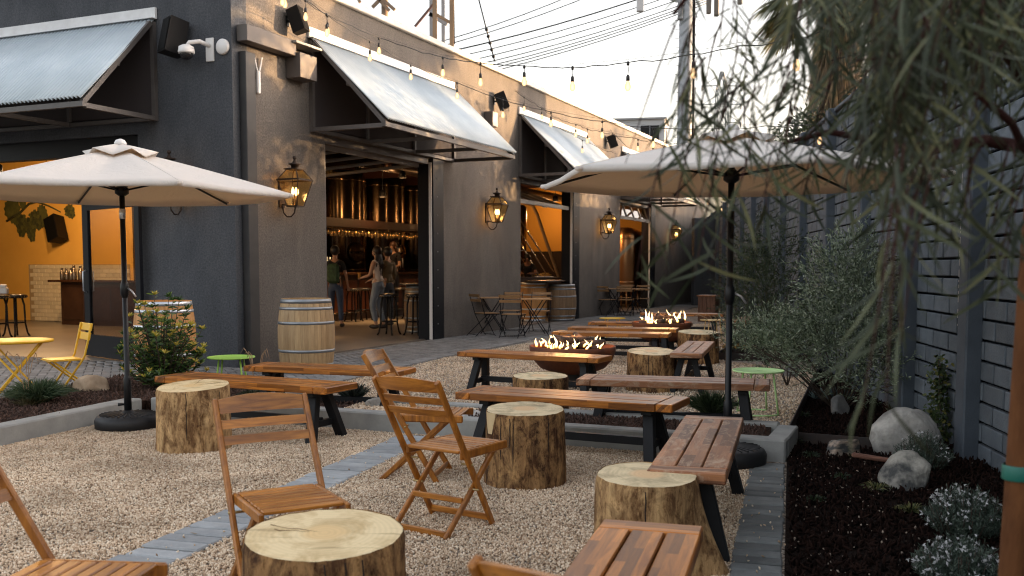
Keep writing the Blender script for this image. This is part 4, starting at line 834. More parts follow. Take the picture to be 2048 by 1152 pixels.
# ------------------------------------------------------------------ bistro sets
m_slatw = M_wood('bistro_slat', (0.26, 0.13, 0.05), (0.46, 0.27, 0.12), (1.5, 12, 12), 0.5, 0.12)
def make_bistro(label, metal, slat, group):
    t = thing('bistro_chair', label, 'chair', (0, 0, 0), 0, group); W = 0.40; r = 0.0085
    for sx in (-1, 1):
        x = sx*W/2
        MB().tube([(x, 0.27, 0.0), (x, 0.235, 0.015), (x, 0.20, 0.05), (x, 0.0, 0.42), (x, -0.06, 0.62), (x, -0.13, 0.83)], r, 7).build('rear_rail', metal, t)
        x = sx*(W/2-0.02); MB().tube([(x, -0.23, 0.0), (x, -0.19, 0.02), (x, -0.16, 0.05), (x, 0.27, 0.42), (x, 0.29, 0.44)], r, 7).build('leg', metal, t)
        MB().bar((x, -0.01, 0.435), (x, 0.33, 0.435), 0.008, 0.022).build('seat_rail', metal, t)
    for (y, z) in ((-0.145, 0.045), (0.205, 0.045)): MB().tube([(-W/2+0.01, y, z), (W/2-0.01, y, z)], 0.006, 6).build('stretcher', metal, t)
    sm_ = boxmesh('seat_slat', (W-0.02, 0.036, 0.012), slat, 0.003); bm2 = boxmesh('back_slat', (W+0.02, 0.012, 0.052), slat, 0.004)
    for k in range(8): put('seat_slat', sm_, None, t, (0, 0.005+k*0.0435, 0.452))
    for z in (0.795, 0.70): put('back_slat', bm2, None, t, (0, -0.13+(0.83-z)*0.33-0.012, z), (R(16), 0, 0))
    return t
bc = make_bistro('wood slatted black bistro chair at the left end of the first wall table', m_blacksteel, m_slatw, 'black bistro chairs along the building'); bc.location = (at(960, 18.8), 18.8, 0); bc.rotation_euler.z = face(0.86, 0.5)
def bi(px, D, dx, dy, label, src=bc, s=1.0, grp=None): return dup(src, (at(px, D), D, 0), face(dx, dy), label, grp, (s, s, s))
bi(1023, 18.3, 0.3, 0.95, 'wood slatted black bistro chair with its back to us between the two wall tables')
bi(1024, 20.1, -0.25, -0.95, 'wood slatted black bistro chair facing us, behind the gap of the two wall tables')
bi(1081, 19.9, -0.2, -0.97, 'wood slatted black bistro chair facing us at the right end, before the barrel bay')
bi(1208, 26.4, 0.6, 0.8, 'wood slatted black bistro chair at the left of the far wall table')
bi(1250, 26.2, 0.3, 0.95, 'wood slatted black bistro chair with its back to us at the far wall table')
bi(1252, 28.2, -0.3, -0.95, 'wood slatted black bistro chair facing us behind the far wall table')
bi(1284, 27.6, -0.4, -0.9, 'wood slatted black bistro chair at the right of the far wall table, under the leaves')
def bistro_table(px, D, z, L, W, metal, top, label, rz=FA-R(60), round_=False, grp='small bistro tables'):
    t = thing('bistro_table', label, 'table', (at(px, D), D, 0), rz, grp)
    if round_: MB().lathe([(0.01, z-0.004), (L/2-0.006, z-0.02), (L/2, z-0.016), (L/2, z), (L/2-0.006, z+0.002), (0.01, z+0.002)], 40, cap=False).build('table_top', top, t)
    else:
        sm2 = boxmesh('top_slat', (L, W/7-0.006, 0.016), top, 0.003)
        for k in range(7): put('top_slat', sm2, None, t, (0, -W/2+(k+.5)*W/7, z-0.008))
    for sy in (-1, 1):
        for sx in (-1, 1): MB().tube([(sx*L*0.42, sy*W*0.40, 0.0), (sx*L*0.40, sy*W*0.40, 0.03), (-sx*L*0.34, sy*W*0.40, z-0.02)], 0.010, 7).build('leg', metal, t)
    for sx in (-1, 1): MB().tube([(sx*L*0.36, -W*0.4, 0.09), (sx*L*0.36, W*0.4, 0.09)], 0.007, 6).build('stretcher', metal, t)
    return t
bistro_table(984, 19.6, 0.735, 0.60, 0.60, m_blacksteel, m_slatw, 'square wood slatted bistro table against the wall, left of the pair')
bistro_table(1069, 19.0, 0.725, 0.60, 0.60, m_blacksteel, m_slatw, 'square wood slatted bistro table against the wall, right of the pair')
bistro_table(1230, 27.2, 0.74, 0.60, 0.60, m_blacksteel, m_slatw, 'wood slatted bistro table by the far wall lantern, left of two')
bistro_table(1271, 27.0, 0.74, 0.60, 0.60, m_blacksteel, m_slatw, 'wood slatted bistro table by the third bay, right of two')
m_yel = M('yellow_enamel', (0.80, 0.46, 0.012), 0.38, c2=(0.74, 0.40, 0.012), nscale=3)
def yellow_chair(label):
    t = thing('bistro_chair', label, 'chair', (0, 0, 0), 0, 'yellow metal bistro set'); W = 0.36
    for sx in (-1, 1):
        x = sx*W/2
        MB().tube([(x, 0.30, 0.0), (x, 0.02, 0.40), (x, -0.02, 0.47), (x, -0.05, 0.60), (x, -0.10, 0.83)], 0.0125, 8).build('rear_rail', m_yel, t)
        x = sx*(W/2-0.03); MB().tube([(x, -0.20, 0.0), (x, 0.30, 0.42)], 0.0115, 8).build('leg', m_yel, t)
    MB().box((0, 0.165, 0.435), (W-0.03, 0.34, 0.012), bev=0.005).build('seat_plate', m_yel, t)
    MB().box((0, 0.165, 0.425), (W-0.01, 0.36, 0.012), bev=0.005).build('seat_rim', m_yel, t)
    b2 = boxmesh('back_slat', (W+0.03, 0.008, 0.085), m_yel, 0.003)
    for z in (0.79, 0.685): put('back_slat', b2, None, t, (0, -0.10+(0.83-z)*0.217-0.013, z), (R(12), 0, 0))
    MB().tube([(-W/2, 0.25, 0.072), (W/2, 0.25, 0.072)], 0.008, 6).build('stretcher', m_yel, t); MB().tube([(-W/2+.03, -0.15, 0.045), (W/2-.03, -0.15, 0.045)], 0.008, 6).build('stretcher', m_yel, t)
    return t
yc = yellow_chair('yellow metal folding chair beside the yellow table at the left'); yc.location = (at(152, 10.0), 10.0, 0.02); yc.rotation_euler.z = face(-0.76, -0.65); yc.scale = (0.92, 0.92, 0.90)
bistro_table(28, 9.15, 0.66, 0.66, 0.44, m_yel, m_yel, 'round yellow metal folding table at the left edge, behind the grass tuft', rz=R(20), round_=True, grp='yellow metal bistro set')
# ------------------------------------------------------------------ fittings on the walls
def speaker(loc, rz, tilt, yaw, label, s=1.0):
    t = thing('outdoor_speaker', label, 'speaker', loc, rz, 'black outdoor speakers'); Mx = Matrix.Translation((0, -0.17, 0)) @ Matrix.Rotation(yaw, 4, 'Z') @ Matrix.Rotation(tilt, 4, 'X')
    q = MB(); q.add([Mx @ Vector((x*w*s, y*s, z*s)) for (z, w) in ((-0.17, 0.105), (0.17, 0.105)) for (x, y) in ((-1, -0.09), (1, -0.09), (0.72, 0.10), (-0.72, 0.10))], [(0, 1, 5, 4), (1, 2, 6, 5), (2, 3, 7, 6), (3, 0, 4, 7), (3, 2, 1, 0), (4, 5, 6, 7)]); q.build('cabinet', M('speaker_black', (0.009, 0.008, 0.008), 0.6, spec=0.2), t)
    g = MB(); g.add([Mx @ Vector((x*s, -0.097*s, z*s)) for (x, z) in ((-.095, -.16), (.095, -.16), (.095, .16), (-.095, .16))], [(0, 1, 2, 3)]); g.build('grille', M('speaker_grille', (0.005, 0.005, 0.005), 0.8, spec=0.1), t)
    MB().bar((0, 0, 0), (0, -0.12, 0), 0.03).build('bracket', m_dark, t); MB().box((0, -0.008, 0), (0.09, 0.014, 0.14)).build('wall_plate', m_dark, t)
    MB().add([Mx @ p for p in (Vector((0.075, -0.099, 0.11)), Vector((0.090, -0.099, 0.11)), Vector((0.090, -0.099, 0.122)), Vector((0.075, -0.099, 0.122)))], [(0, 1, 2, 3)]).build('badge', m_white, t)
    return t
speaker(fp(1.20, 0, 4.76), FA, R(-18), R(14), 'black tilted speaker near the roof corner above the metal duct')
speaker(fp(8.15, 0, 4.72), FA, R(-22), R(30), 'black tilted speaker above the small grey box between the first two awnings')
speaker(fp(15.55, 0, 4.76), FA, R(-20), R(30), 'farthest black speaker, high between the second and third awnings')
speaker(fp(0, 0.80, 4.33), FA-R(90), R(-12), R(-28), 'large black speaker on the left facade behind the white dome camera', 1.35)
t = thing('security_camera', 'white dome security camera on a bracket at the corner of the left facade', 'camera', fp(0, 0.40, 4.16), FA-R(90))
MB().box((0.06, -0.012, 0.0), (0.13, 0.024, 0.30), bev=0.006).build('wall_plate', m_white, t); MB().tube([(0.06, -0.02, 0.05), (0.02, -0.16, 0.08), (-0.08, -0.24, 0.06), (-0.10, -0.25, 0.02)], 0.028, 10).build('arm', m_white, t)
MB().lathe([(0.05, 0.06), (0.095, 0.035), (0.105, -0.03), (0.10, -0.05)], 24, (-0.12, -0.25, -0.03)).build('housing', m_white, t); MB().sphere((-0.12, -0.25, -0.085), 0.082, 18, 10, (1, 1, 0.9)).build('dome', M('smoked_dome', (0.02, 0.02, 0.022), 0.08), t)
sr = MB(); sr.tube([(0, 0, 0), (0, -0.03, 0), (0, -0.045, 0)], [0.10, 0.10, 0.085], 26); o = sr.build('round_alarm', m_white, None); tag(o, 'round white alarm sounder right beside the dome camera', 'alarm'); o.location = fp(0, 0.13, 4.18); o.rotation_euler.z = FA-R(90)
t = thing('wifi_antenna', 'slim white outdoor antenna unit with two prongs forming a V below the duct', 'antenna', fp(0.48, -0.01, 3.86), FA)
MB().box((0, -0.03, -0.06), (0.065, 0.045, 0.30), bev=0.012).build('body', m_white, t)
for sx in (-1, 1): MB().tube([(sx*0.012, -0.03, 0.07), (sx*0.035, -0.03, 0.12), (sx*0.085, -0.03, 0.28)], [0.013, 0.013, 0.011], 8).build('prong', m_white, t)
t = thing('downspout', 'grey square downspout with its duct and leader box at the building corner', 'downspout', fp(0.0, 0, 0), FA); m_duct = M('duct_grey', (0.085, 0.073, 0.064), 0.6, c2=(0.12, 0.10, 0.09), nscale=3)
MB().box((0.225, -0.065, 2.08), (0.20, 0.11, 4.12), bev=0.008).build('pipe', M('shaded_pipe', (0.022, 0.021, 0.022), 0.6, c2=(0.04, 0.038, 0.036), nscale=3), t); MB().box((0.60, -0.105, 4.36), (1.05, 0.17, 0.21), bev=0.006).build('duct', m_duct, t)  # pipe colour darker than the duct: the corner's shade is painted in
MB().box((1.33, -0.13, 4.14), (0.40, 0.24, 0.34), bev=0.006).build('leader_box', m_duct, t); MB().box((1.36, -0.12, 4.44), (0.62, 0.26, 0.035), bev=0.004).build('box_lid', M('lid_grey', (0.30, 0.28, 0.25), 0.5), t)
t = thing('junction_box', 'small beige electrical box below the middle speaker', 'box', fp(7.78, 0, 4.30), FA); MB().box((0, -0.09, 0), (0.26, 0.17, 0.30), bev=0.008).build('case', m_duct, t); MB().box((0, -0.183, 0), (0.24, 0.014, 0.28), bev=0.004).build('lid', M('beige_lid', (0.36, 0.31, 0.26), 0.5), t)
# ------------------------------------------------------------------ interior: left room
m_tile = M('cream_tile', (0.72, 0.62, 0.44), 0.22, c2=(0.80, 0.70, 0.52), nscale=3, tint=0.08)
t = thing('tiled_wainscot', 'cream subway tile wainscot on the orange wall behind the dark counter', 'tiling', fp(6.905, 8.7, 0.03), FA-R(90))
MB().box((-1.62, 0.004, 0.685), (3.24, 0.012, 1.37)).build('grout', M('grout', (0.42, 0.30, 0.16), 0.9), t); tm = boxmesh('tile', (0.198, 0.012, 0.089), m_tile, 0.003); n_ = 0; xt = MB()
for r_ in range(14):
    for c_ in range(17):
        x = -0.1-c_*0.206-(0.103 if r_ % 2 else 0)
        if x < -3.18: continue
        put('tile', tm, None, t, (x, -0.008, 0.05+r_*0.097)); n_ += 1
# hop plant mural on the orange wall
t = thing('hop_mural', 'wall painting of hanging green hop cones and leaves on the orange wall', 'mural', fp(6.915, 0, 0), FA-R(90)); m_hop = M('hop_green', (0.05, 0.055, 0.014), 0.8, c2=(0.14, 0.135, 0.03), nscale=5); m_hopd = M('hop_dark', (0.022, 0.026, 0.010), 0.8, c2=(0.09, 0.09, 0.025), nscale=9)
def lm(px, py): D = 23.4; X = at(px, D); z = zat(py, D); q = Vector((X, D, 0))-C0; return (q.dot(nF), z)
def mural_shape(pts, mat, nm, d): MB().add([(x, -0.003-d, z) for x, z in pts]+[(x, -0.0, z) for x, z in pts], [tuple(range(len(pts)))]+[(i, (i+1) % len(pts), len(pts)+(i+1) % len(pts), len(pts)+i) for i in range(len(pts))]).build(nm, mat, t)
def leafshape(cx_, cy_, w, h, ang, mat, nm, d=0.0, teeth=14):
    c = lm(cx_, cy_); k = 23.4/1950; P = []
    for i in range(teeth*2):
        a = 2*math.pi*i/(teeth*2); rr = (1.0 if i % 2 else 0.86); x = math.sin(a)*w/2*rr*(1-0.35*max(0, -math.cos(a))); z = math.cos(a)*h/2*rr
        P.append((c[0]+(x*math.cos(ang)-z*math.sin(ang))*k, c[1]+(x*math.sin(ang)+z*math.cos(ang))*k))
    mural_shape(P, mat, nm, d)
def hopcone(cx_, cy_, w, h, ang, d=0.002):
    leafshape(cx_, cy_, w, h, ang, m_hopd, 'hop_cone', d, 10); k = 23.4/1950; c = lm(cx_, cy_)
    for r_ in range(6):
        for s in range(-1, 2):
            f = (r_+.5)/6; yy = (0.5-f)*h*0.9; ww = w*0.36*(1-abs(f-.4)); xx = s*ww*0.9+(0.2*ww if r_ % 2 else -0.2*ww)
            P = [(c[0]+((xx+u*ww*0.5)*math.cos(ang)-(yy+v*h*0.09)*math.sin(ang))*k, c[1]+((xx+u*ww*0.5)*math.sin(ang)+(yy+v*h*0.09)*math.cos(ang))*k) for u, v in ((-1, 0.5), (0, 1), (1, 0.5), (0.5, -0.7), (0, -1.1), (-0.5, -0.7))]
            mural_shape(P, m_hop if (r_+s) % 2 else m_hopd, 'scale', d+0.004+0.001*(5-r_))
for a_ in ((60, 432, 34, 50, 0.1), (2, 400, 24, 40, 0), (66, 384, 34, 26, 1.5), (-30, 420, 50, 60, 0.3)): leafshape(a_[0]+8, *a_[1:], m_hop, 'hop_leaf', 0.001)
for a_ in ((5, 450, 36, 50, -0.1), (32, 458, 32, 54, 0.15), (50, 440, 34, 46, 0.5), (152, 425, 28, 32, 0.6)): hopcone(*a_)
st = MB(); st.tube([(lm(x, y)[0], -0.012, lm(x, y)[1]) for x, y in ((-40, 440), (0, 425), (30, 407), (55, 403), (90, 412), (125, 425))], [0.03, 0.03, 0.028, 0.025, 0.02, 0.012], 6); st.tube([(lm(x, y)[0], -0.012, lm(x, y)[1]) for x, y in ((36, 405), (42, 393), (52, 384))], 0.015, 5); st.build('stem', m_hopd, t)
p = fp(6.9, 0, 0); q = lm(130, 459); s_ = speaker(fp(6.90, -q[0], q[1]), FA-R(90), R(-8), R(0), 'black speaker tilted on the orange wall beside the painted hops', 1.75); s_.rotation_euler = (0, R(-22), FA-R(90)); s_.location = fp(6.88, -q[0], q[1])
m_counter = M('counter_wood', (0.030, 0.014, 0.009), 0.35, c2=(0.06, 0.03, 0.018), nscale=4)
p = (at(106, 22.4), 22.4); q = Vector((p[0], p[1], 0))-C0; wl, sl_ = -q.dot(nF), q.dot(uF)
t = thing('bar_counter', 'dark wooden counter in front of the tiled wainscot in the orange room', 'counter', fp(sl_, wl, 0.02), FA-R(90))
MB().box((1.9, 0.3, 0.49), (3.4, 0.5, 0.98)).build('body', m_counter, t); MB().box((1.8, 0.28, 1.0), (3.8, 0.66, 0.05), bev=0.008).build('counter_top', M('counter_top', (0.05, 0.022, 0.012), 0.2), t)
for k in range(4): MB().box((0.6+k*0.8, 0.045, 0.49), (0.62, 0.02, 0.74), bev=0.006).build('panel', m_counter, t)
m_bot = M('steel_bottle', (0.25, 0.2, 0.16), 0.25, metal=0.8); m_amb = M('brown_bottle', (0.05, 0.018, 0.01), 0.12)
bt = MB().lathe([(0.035, 0), (0.037, 0.01), (0.037, 0.13), (0.02, 0.16), (0.018, 0.19), (0.021, 0.195), (0.021, 0.205)], 14).mesh('growler_bottle')
for k, (px, s, lb) in enumerate(((126, 1.05, 'leftmost short bottle on the dark counter'), (135, 1.05, 'second short bottle from the left on the dark counter'), (144, 1.05, 'third short bottle from the left on the dark counter'), (150, 1.3, 'tallest bottle in the row on the dark counter'), (163, 1.25, 'dark red bottle nearest the open glass door on the counter'))):
    o = put('bottle', bt if k else bt, m_bot if k < 4 else m_amb, None, (at(px, 22.5), 22.5+0.0, 1.045), None, (s*1.25,)*3); tag(o, lb, 'bottle', 'bottles on the dark counter')
def stool(loc, rz, h, label, group='black bar stools', r=0.185, col=None):
    t = thing('bar_stool', label, 'stool', loc, rz, group); m = m_dark
    MB().lathe([(r*0.85, h-0.07), (r, h-0.055), (r*1.02, h-0.03), (r*0.95, h-0.005), (r*0.6, h+0.008), (0.01, h+0.01)], 26, cap=False).build('seat', M('black_leather', (0.015, 0.012, 0.011), 0.25), t)
    nb = MB()
    for k in range(22): a = k*2*math.pi/22; nb.sphere((r*1.01*math.cos(a), r*1.01*math.sin(a), h-0.045), 0.007, 5, 4)
    nb.build('stud_row', M('brass_stud', (0.5, 0.36, 0.2), 0.3, metal=1), t, kind='stuff')
    for k in range(4):
        a = R(45)+k*math.pi/2; c, s = math.cos(a), math.sin(a); MB().tube([(c*0.12, s*0.12, h-0.06), (c*0.155, s*0.155, h*0.75), (c*0.165, s*0.165, h*0.3), (c*0.20, s*0.20, 0.06), (c*0.235, s*0.235, 0)], [0.02, 0.018, 0.016, 0.017, 0.02], 7).build('leg', m, t)
    MB().tube([(0.165*math.cos(i*math.pi/12), 0.165*math.sin(i*math.pi/12), h*0.33) for i in range(25)], 0.010, 6).build('foot_ring', m, t)
    return t
s1 = stool((at(30, 18.6), 18.6, 0.02), FA, 0.80, 'black bar stool at the left edge inside the orange room', r=0.22); dup(s1, (at(-6, 18.2), 18.2, 0.02), FA, 'black bar stool mostly outside the left photo edge, next to another black stool')
t = thing('napkin_holder', 'white napkin holder standing on the left bar stool by the photo edge', 'napkin holder', (at(8, 18.4), 18.4, 0.835), 0)
MB().box((0, 0, 0.06), (0.16, 0.1, 0.12), bev=0.015).build('body', m_white, t); MB().box((0, 0, 0.15), (0.12, 0.07, 0.07), bev=0.02).build('napkins', m_white, t)
# door leaves of the left facade
m_dglass = M_glass('door_glass', (0.80, 0.78, 0.74), 0.0)
t = thing('glass_door', 'black framed glass door standing in the open left bay', 'door', fp(0.0, 1.66, 0.03), 0)
A_ = Vector((at(285, 13.25), 13.25, 0)); B_ = Vector((at(172, 14.45), 14.45, 0)); t.location = (A_.x, A_.y, 0.025); d_ = B_-A_; L_ = d_.length; t.rotation_euler.z = math.atan2(d_.y, d_.x)
for x, w in ((0.07, 0.14), (L_-0.09, 0.18)): MB().box((x, 0, 1.16), (w, 0.05, 2.30), bev=0.004).build('stile', m_blacksteel, t)
MB().box((L_/2, 0, 0.17), (L_-0.32, 0.048, 0.32)).build('bottom_rail', m_blacksteel, t); MB().box((L_/2, 0, 2.22), (L_-0.32, 0.048, 0.16)).build('top_rail', m_blacksteel, t); MB().box((L_/2+0.30, 0, 1.2), (0.05, 0.03, 1.9)).build('mullion', m_blacksteel, t) if False else None
MB().box((L_/2, 0, 1.235), (L_-0.30, 0.01, 1.82)).build('glass', m_dglass, t)
for sy in (-1, 1): MB().tube([(L_-0.10, sy*0.03, 0.95), (L_-0.10, sy*0.075, 0.97), (L_-0.10, sy*0.075, 1.25), (L_-0.10, sy*0.03, 1.27)], 0.010, 8).build('handle', m_hoop2, t)
t = thing('door_frame', 'black steel frame at the right side of the open left bay', 'door frame', fp(0, 0, 0), FA); MB().box((0.16, 1.70, 1.58), (0.2, 0.15, 3.1)).build('post', m_blacksteel, t); MB().box((0.16, 5.3, 3.03), (0.16, 7.1, 0.26)).build('header', m_blacksteel, t)
# ------------------------------------------------------------------ interior: bar hall
m_bar = M('bar_panel_red', (0.11, 0.030, 0.012), 0.35, c2=(0.18, 0.055, 0.02), nscale=4, stretch=(6, 6, 1)); m_steel = M('tank_steel', (0.17, 0.12, 0.075), 0.20, metal=1.0, aniso=0.85)
t = thing('brewery_bar', 'long reddish brown bar counter inside the bar bay', 'bar', fp(7.0, 4.9, 0.02), FA)
MB().box((6, 0.35, 0.56), (12, 0.6, 1.12)).build('body', m_counter, t); MB().box((6, 0.30, 1.155), (12.3, 0.80, 0.06), bev=0.01).build('counter_top', M('bar_top', (0.07, 0.03, 0.015), 0.15), t)
pm2 = boxmesh('panel', (0.62, 0.03, 0.82), m_bar, 0.012)
for k in range(16): put('panel', pm2, None, t, (0.38+k*0.74, 0.045, 0.58))
MB().tube([(0.1, -0.12, 0.2), (11.9, -0.12, 0.2)], 0.02, 8).build('foot_rail', m_steel, t)
for k, s in enumerate((8.9, 10.9, 13.2, 15.4, 17.6)):
    tt = thing('fermentation_tank', ['leftmost', 'second', 'third', 'fourth', 'rightmost'][k]+' tall steel tank behind the bar in the bar bay', 'tank', fp(s, 7.25, 0.02), FA+0.12*k, 'steel tanks behind the bar')
    MB().lathe([(0.1, 0.5), (0.80, 1.05), (0.86, 1.15), (0.87, 3.75), (0.80, 3.95), (0.3, 4.15)], 48).build('vessel', m_steel, tt)
    for z in (1.2, 2.5, 3.7): MB().lathe([(0.872, z), (0.882, z+.01), (0.882, z+.05), (0.872, z+.06)], 48, cap=False).build('band', m_steel, tt)
    for a in (0.5, 2.1, 3.6, 5.2): MB().tube([(0.62*math.cos(a), 0.62*math.sin(a), 0), (0.62*math.cos(a), 0.62*math.sin(a), 1.0)], 0.04, 8).build('leg', m_steel, tt)
    a = -math.pi/2-0.55; c = Vector((0.87*math.cos(a), 0.87*math.sin(a), 1.72)); d = Vector((math.cos(a), math.sin(a), 0)); mw = MB().tube([c-d*0.03, c+d*0.06, c+d*0.065, c+d*0.08], [0.27, 0.27, 0.24, 0.02], 26).build('manway', m_steel, tt)
    e2 = Vector((-d.y, d.x, 0)); MB().tube([c+d*0.10-e2*0.22, c+d*0.12, c+d*0.10+e2*0.22], 0.018, 7).build('handle', m_steel, mw)
    MB().tube([c+d*0.1, c+d*0.24], 0.03, 8).build('valve', m_steel, mw)
t = thing('glass_rack', 'dark red hanging beam with a row of golden glasses above the bar', 'glass rack', fp(7.2, 5.0, 0), FA)
MB().box((5.8, 0.2, 2.42), (11.8, 0.5, 0.21), bev=0.006).build('beam', M('rack_beam', (0.028, 0.009, 0.005), 0.6), t)
gm = MB().lathe([(0.03, 0.0), (0.028, -0.004), (0.004, -0.01), (0.004, -0.06), (0.026, -0.085), (0.034, -0.12), (0.028, -0.175)], 8, cap=False).mesh('hanging_glass'); gm.materials.append(M('golden_glass', (0.62, 0.42, 0.18), 0.06, metal=0.75))
for k in range(150): put('hanging_glass', gm, None, t, (0.15+(k//2)*0.154, 0.02 if k % 2 else 0.18, 2.305+random.uniform(-.004, 0)), None, (1.15, 1.15, 1+random.uniform(-.1, .25)))
for k, s in enumerate((9.2, 12.6)):
    tt = thing('tap_tower', ('left' if k == 0 else 'right')+' brass beer tap tower standing on the bar', 'tap tower', fp(s+0.4, 5.2, 1.2), FA)
    MB().box((0, 0, 0.22), (0.7, 0.07, 0.05), bev=0.01).build('manifold', m_steel, tt)
    for x in (-0.28, 0.28): MB().tube([(x, 0, 0), (x, 0, 0.2)], 0.03, 8).build('column', m_steel, tt)
    for j in range(6): MB().tube([(-0.3+j*0.12, -0.06, 0.12), (-0.3+j*0.12, -0.06, 0.24), (-0.3+j*0.12, -0.05, 0.38)], [0.010, 0.012, 0.018], 7).build('tap', m_hoop2, tt)
s2 = stool(fp(6.15, 1.35, 0.02), FA, 0.80, 'black bar stool with studded seat, left of the pair by the bar bay jamb'); dup(s2, fp(6.30, 0.85, 0.02), FA, 'black bar stool with studded seat, nearest to the bar bay jamb')
for k, (px, D, lb) in enumerate(((707, 23.6, 'dark stool at the bar between the two standing guests'), (727, 24.2, 'dark stool at the bar just left of the woman in jeans'), (800, 24.6, 'dark stool at the bar right of the woman in jeans'), (822, 24.9, 'dark stool at the bar farthest right, above the barrel table'))): dup(s2, (at(px, D), D, 0.02), FA+k, lb)
# middle bay
t = thing('fermentation_tank', 'dark steel tank in the left part of the middle bay', 'tank', fp(18.3, 4.2, 0.02), FA); MB().lathe([(0.1, 0.5), (0.62, 0.9), (0.64, 3.2), (0.5, 3.35), (0.2, 3.45)], 36).build('vessel', m_steel, t)
for a in (0.5, 2.1, 3.6, 5.2): MB().tube([(0.5*math.cos(a), 0.5*math.sin(a), 0), (0.5*math.cos(a), 0.5*math.sin(a), 0.9)], 0.04, 8).build('leg', m_steel, t)
t = thing('steel_stair', 'steel stair rails slanting down behind the kitchen worker in the middle bay', 'stair', fp(17.0, 3.1, 0.02), FA); m_rail = M('bright_rail', (0.75, 0.62, 0.45), 0.2, metal=1)
for w in (-0.4, 0.4):
    for dz in (0.0, 0.45, 0.9): MB().tube([(-1.6, w, 2.3+dz*0.7), (1.5, w, 0.3+dz), (1.75, w, 0.25+dz)], 0.022, 7).build('rail', m_rail, t)
sm3 = boxmesh('step', (0.25, 0.8, 0.03), M('stair_tread', (0.10, 0.08, 0.07), 0.5, metal=0.6), 0.004)
for k in range(8): put('step', sm3, None, t, (-1.4+k*0.4, 0, 2.05-k*0.255))
t = thing('brew_hose', 'thick pale pipe curving down to the floor in the middle bay', 'pipe', (0, 0, 0)); MB().tube([(at(x, 26.5), 26.5, zat(y, 26.5)) for x, y in ((1040, 408), (1055, 408), (1066, 414), (1074, 430), (1084, 460), (1098, 500), (1112, 540), (1124, 572))], 0.045, 10).build('pipe', M('pale_hose', (0.42, 0.26, 0.12), 0.5), t)
o = MB().box((0, 0, 0.52), (1.3, 0.6, 1.04)).build('kitchen_counter', m_counter, None); tag(o, 'dark counter with trays in front of the kitchen worker', 'counter'); o.location = (at(1075, 26.6), 26.6, 0.02); o.rotation_euler.z = R(5)
tr = thing('food_tray', 'yellow heap of food on a tray on the kitchen counter', 'tray', (at(1088, 26.5), 26.5, 1.065)); MB().box((0, 0, 0.01), (0.5, 0.32, 0.02), bev=0.004).build('tray', m_hoop2, tr)
f_ = MB(); rg = random.Random(2)
for k in range(40): a = rg.uniform(0, 3.14); x, y, z = rg.gauss(0, .09), rg.gauss(0, .06), abs(rg.gauss(0.03, .025))+0.02; f_.bar((x, y, z), (x+0.07*math.cos(a), y+0.07*math.sin(a), z+rg.uniform(-.01, .02)), 0.014)
f_.build('food', M('fried_yellow', (0.75, 0.45, 0.10), 0.6), tr, kind='stuff')
for k, (s, w) in enumerate(((20.6, 1.0), (22.0, 1.25))):
    tt = thing('copper_tank', ('left' if k == 0 else 'right')+' copper coloured tank standing close behind the third bay', 'tank', fp(s, w, 0.02), FA, 'copper tanks in the third bay'); m_cu = M('copper', (0.62, 0.34, 0.16), 0.30, metal=1, aniso=0.85)
    MB().lathe([(0.3, 0.5), (0.62, 0.62), (0.62, 2.3), (0.55, 2.45), (0.2, 2.6)], 40).build('vessel', m_cu, tt)
    for z in (0.8, 2.2): MB().lathe([(0.622, z), (0.634, z+.01), (0.634, z+.04), (0.622, z+.05)], 40, cap=False).build('band', m_cu, tt)
    for a in (0.5, 2.1, 3.6, 5.2): MB().tube([(0.45*math.cos(a), 0.45*math.sin(a), 0), (0.45*math.cos(a), 0.45*math.sin(a), 0.6)], 0.03, 8).build('leg', m_cu, tt)
# ceiling spots
m_lit = M_emit('warm_lamp', (1.0, 0.62, 0.30), 2.5)
def spot(loc, label, e=None, r=0.09, cone=None):
    t = thing('ceiling_lamp', label, 'lamp', loc, 0, 'warm ceiling lamps inside'); MB().lathe([(0.03, 0.18), (r*0.9, 0.15), (r, 0.0), (r-0.008, 0.0), (r-0.012, 0.1)], 18, cap=False).build('shade', m_dark, t); MB().lathe([(0.01, 0.02), (r-0.014, 0.02)], 16, cap=False).build('bulb', m_lit, t); MB().tube([(0, 0, 0.17), (0, 0, 4.3-loc[2])], 0.008, 6).build('stem', m_dark, t)
    if e: l = lamp_light('interior_light', (loc[0], loc[1], loc[2]-0.12), e*0.15, 0.08, (1, 0.60, 0.27) if e > 100 else (1, 0.52, 0.20))
    if e and cone:
        l.data.type = 'POINT'; sdd = bpy.data.lights.new('interior_spot', 'SPOT'); sdd.energy = e*1.3; sdd.spot_size = R(cone); sdd.spot_blend = 0.9; sdd.color = (1, 0.58, 0.24); sdd.shadow_soft_size = 0.06; so = bpy.data.objects.new('interior_spot', sdd); COL.objects.link(so); so.location = (loc[0], loc[1], loc[2]-0.1); l.data.energy = e*0.05
    return t
spot(tuple(fp(4.5, 2.6, 3.55)), 'warm ceiling lamp nearest to the left jamb of the bar bay', 55, cone=44); spot((at(720, 23.5), 23.5, 3.6), 'warm ceiling lamp in the middle of the bar bay', 45, cone=60)
spot((at(807, 24), 24, 3.5), 'warm ceiling lamp at the right of the bar bay', 45, cone=60); spot(tuple(fp(13.6, 2.6, 3.5)), 'warm ceiling lamp behind the pier of the bar bay', 30)
spot(tuple(fp(11.2, 4.5, 3.1)), 'warm lamp over the bar counter behind the hanging glasses', 40); spot(tuple(fp(17.4, 2.2, 3.3)), 'warm ceiling lamp above the kitchen worker in the middle bay', 50)
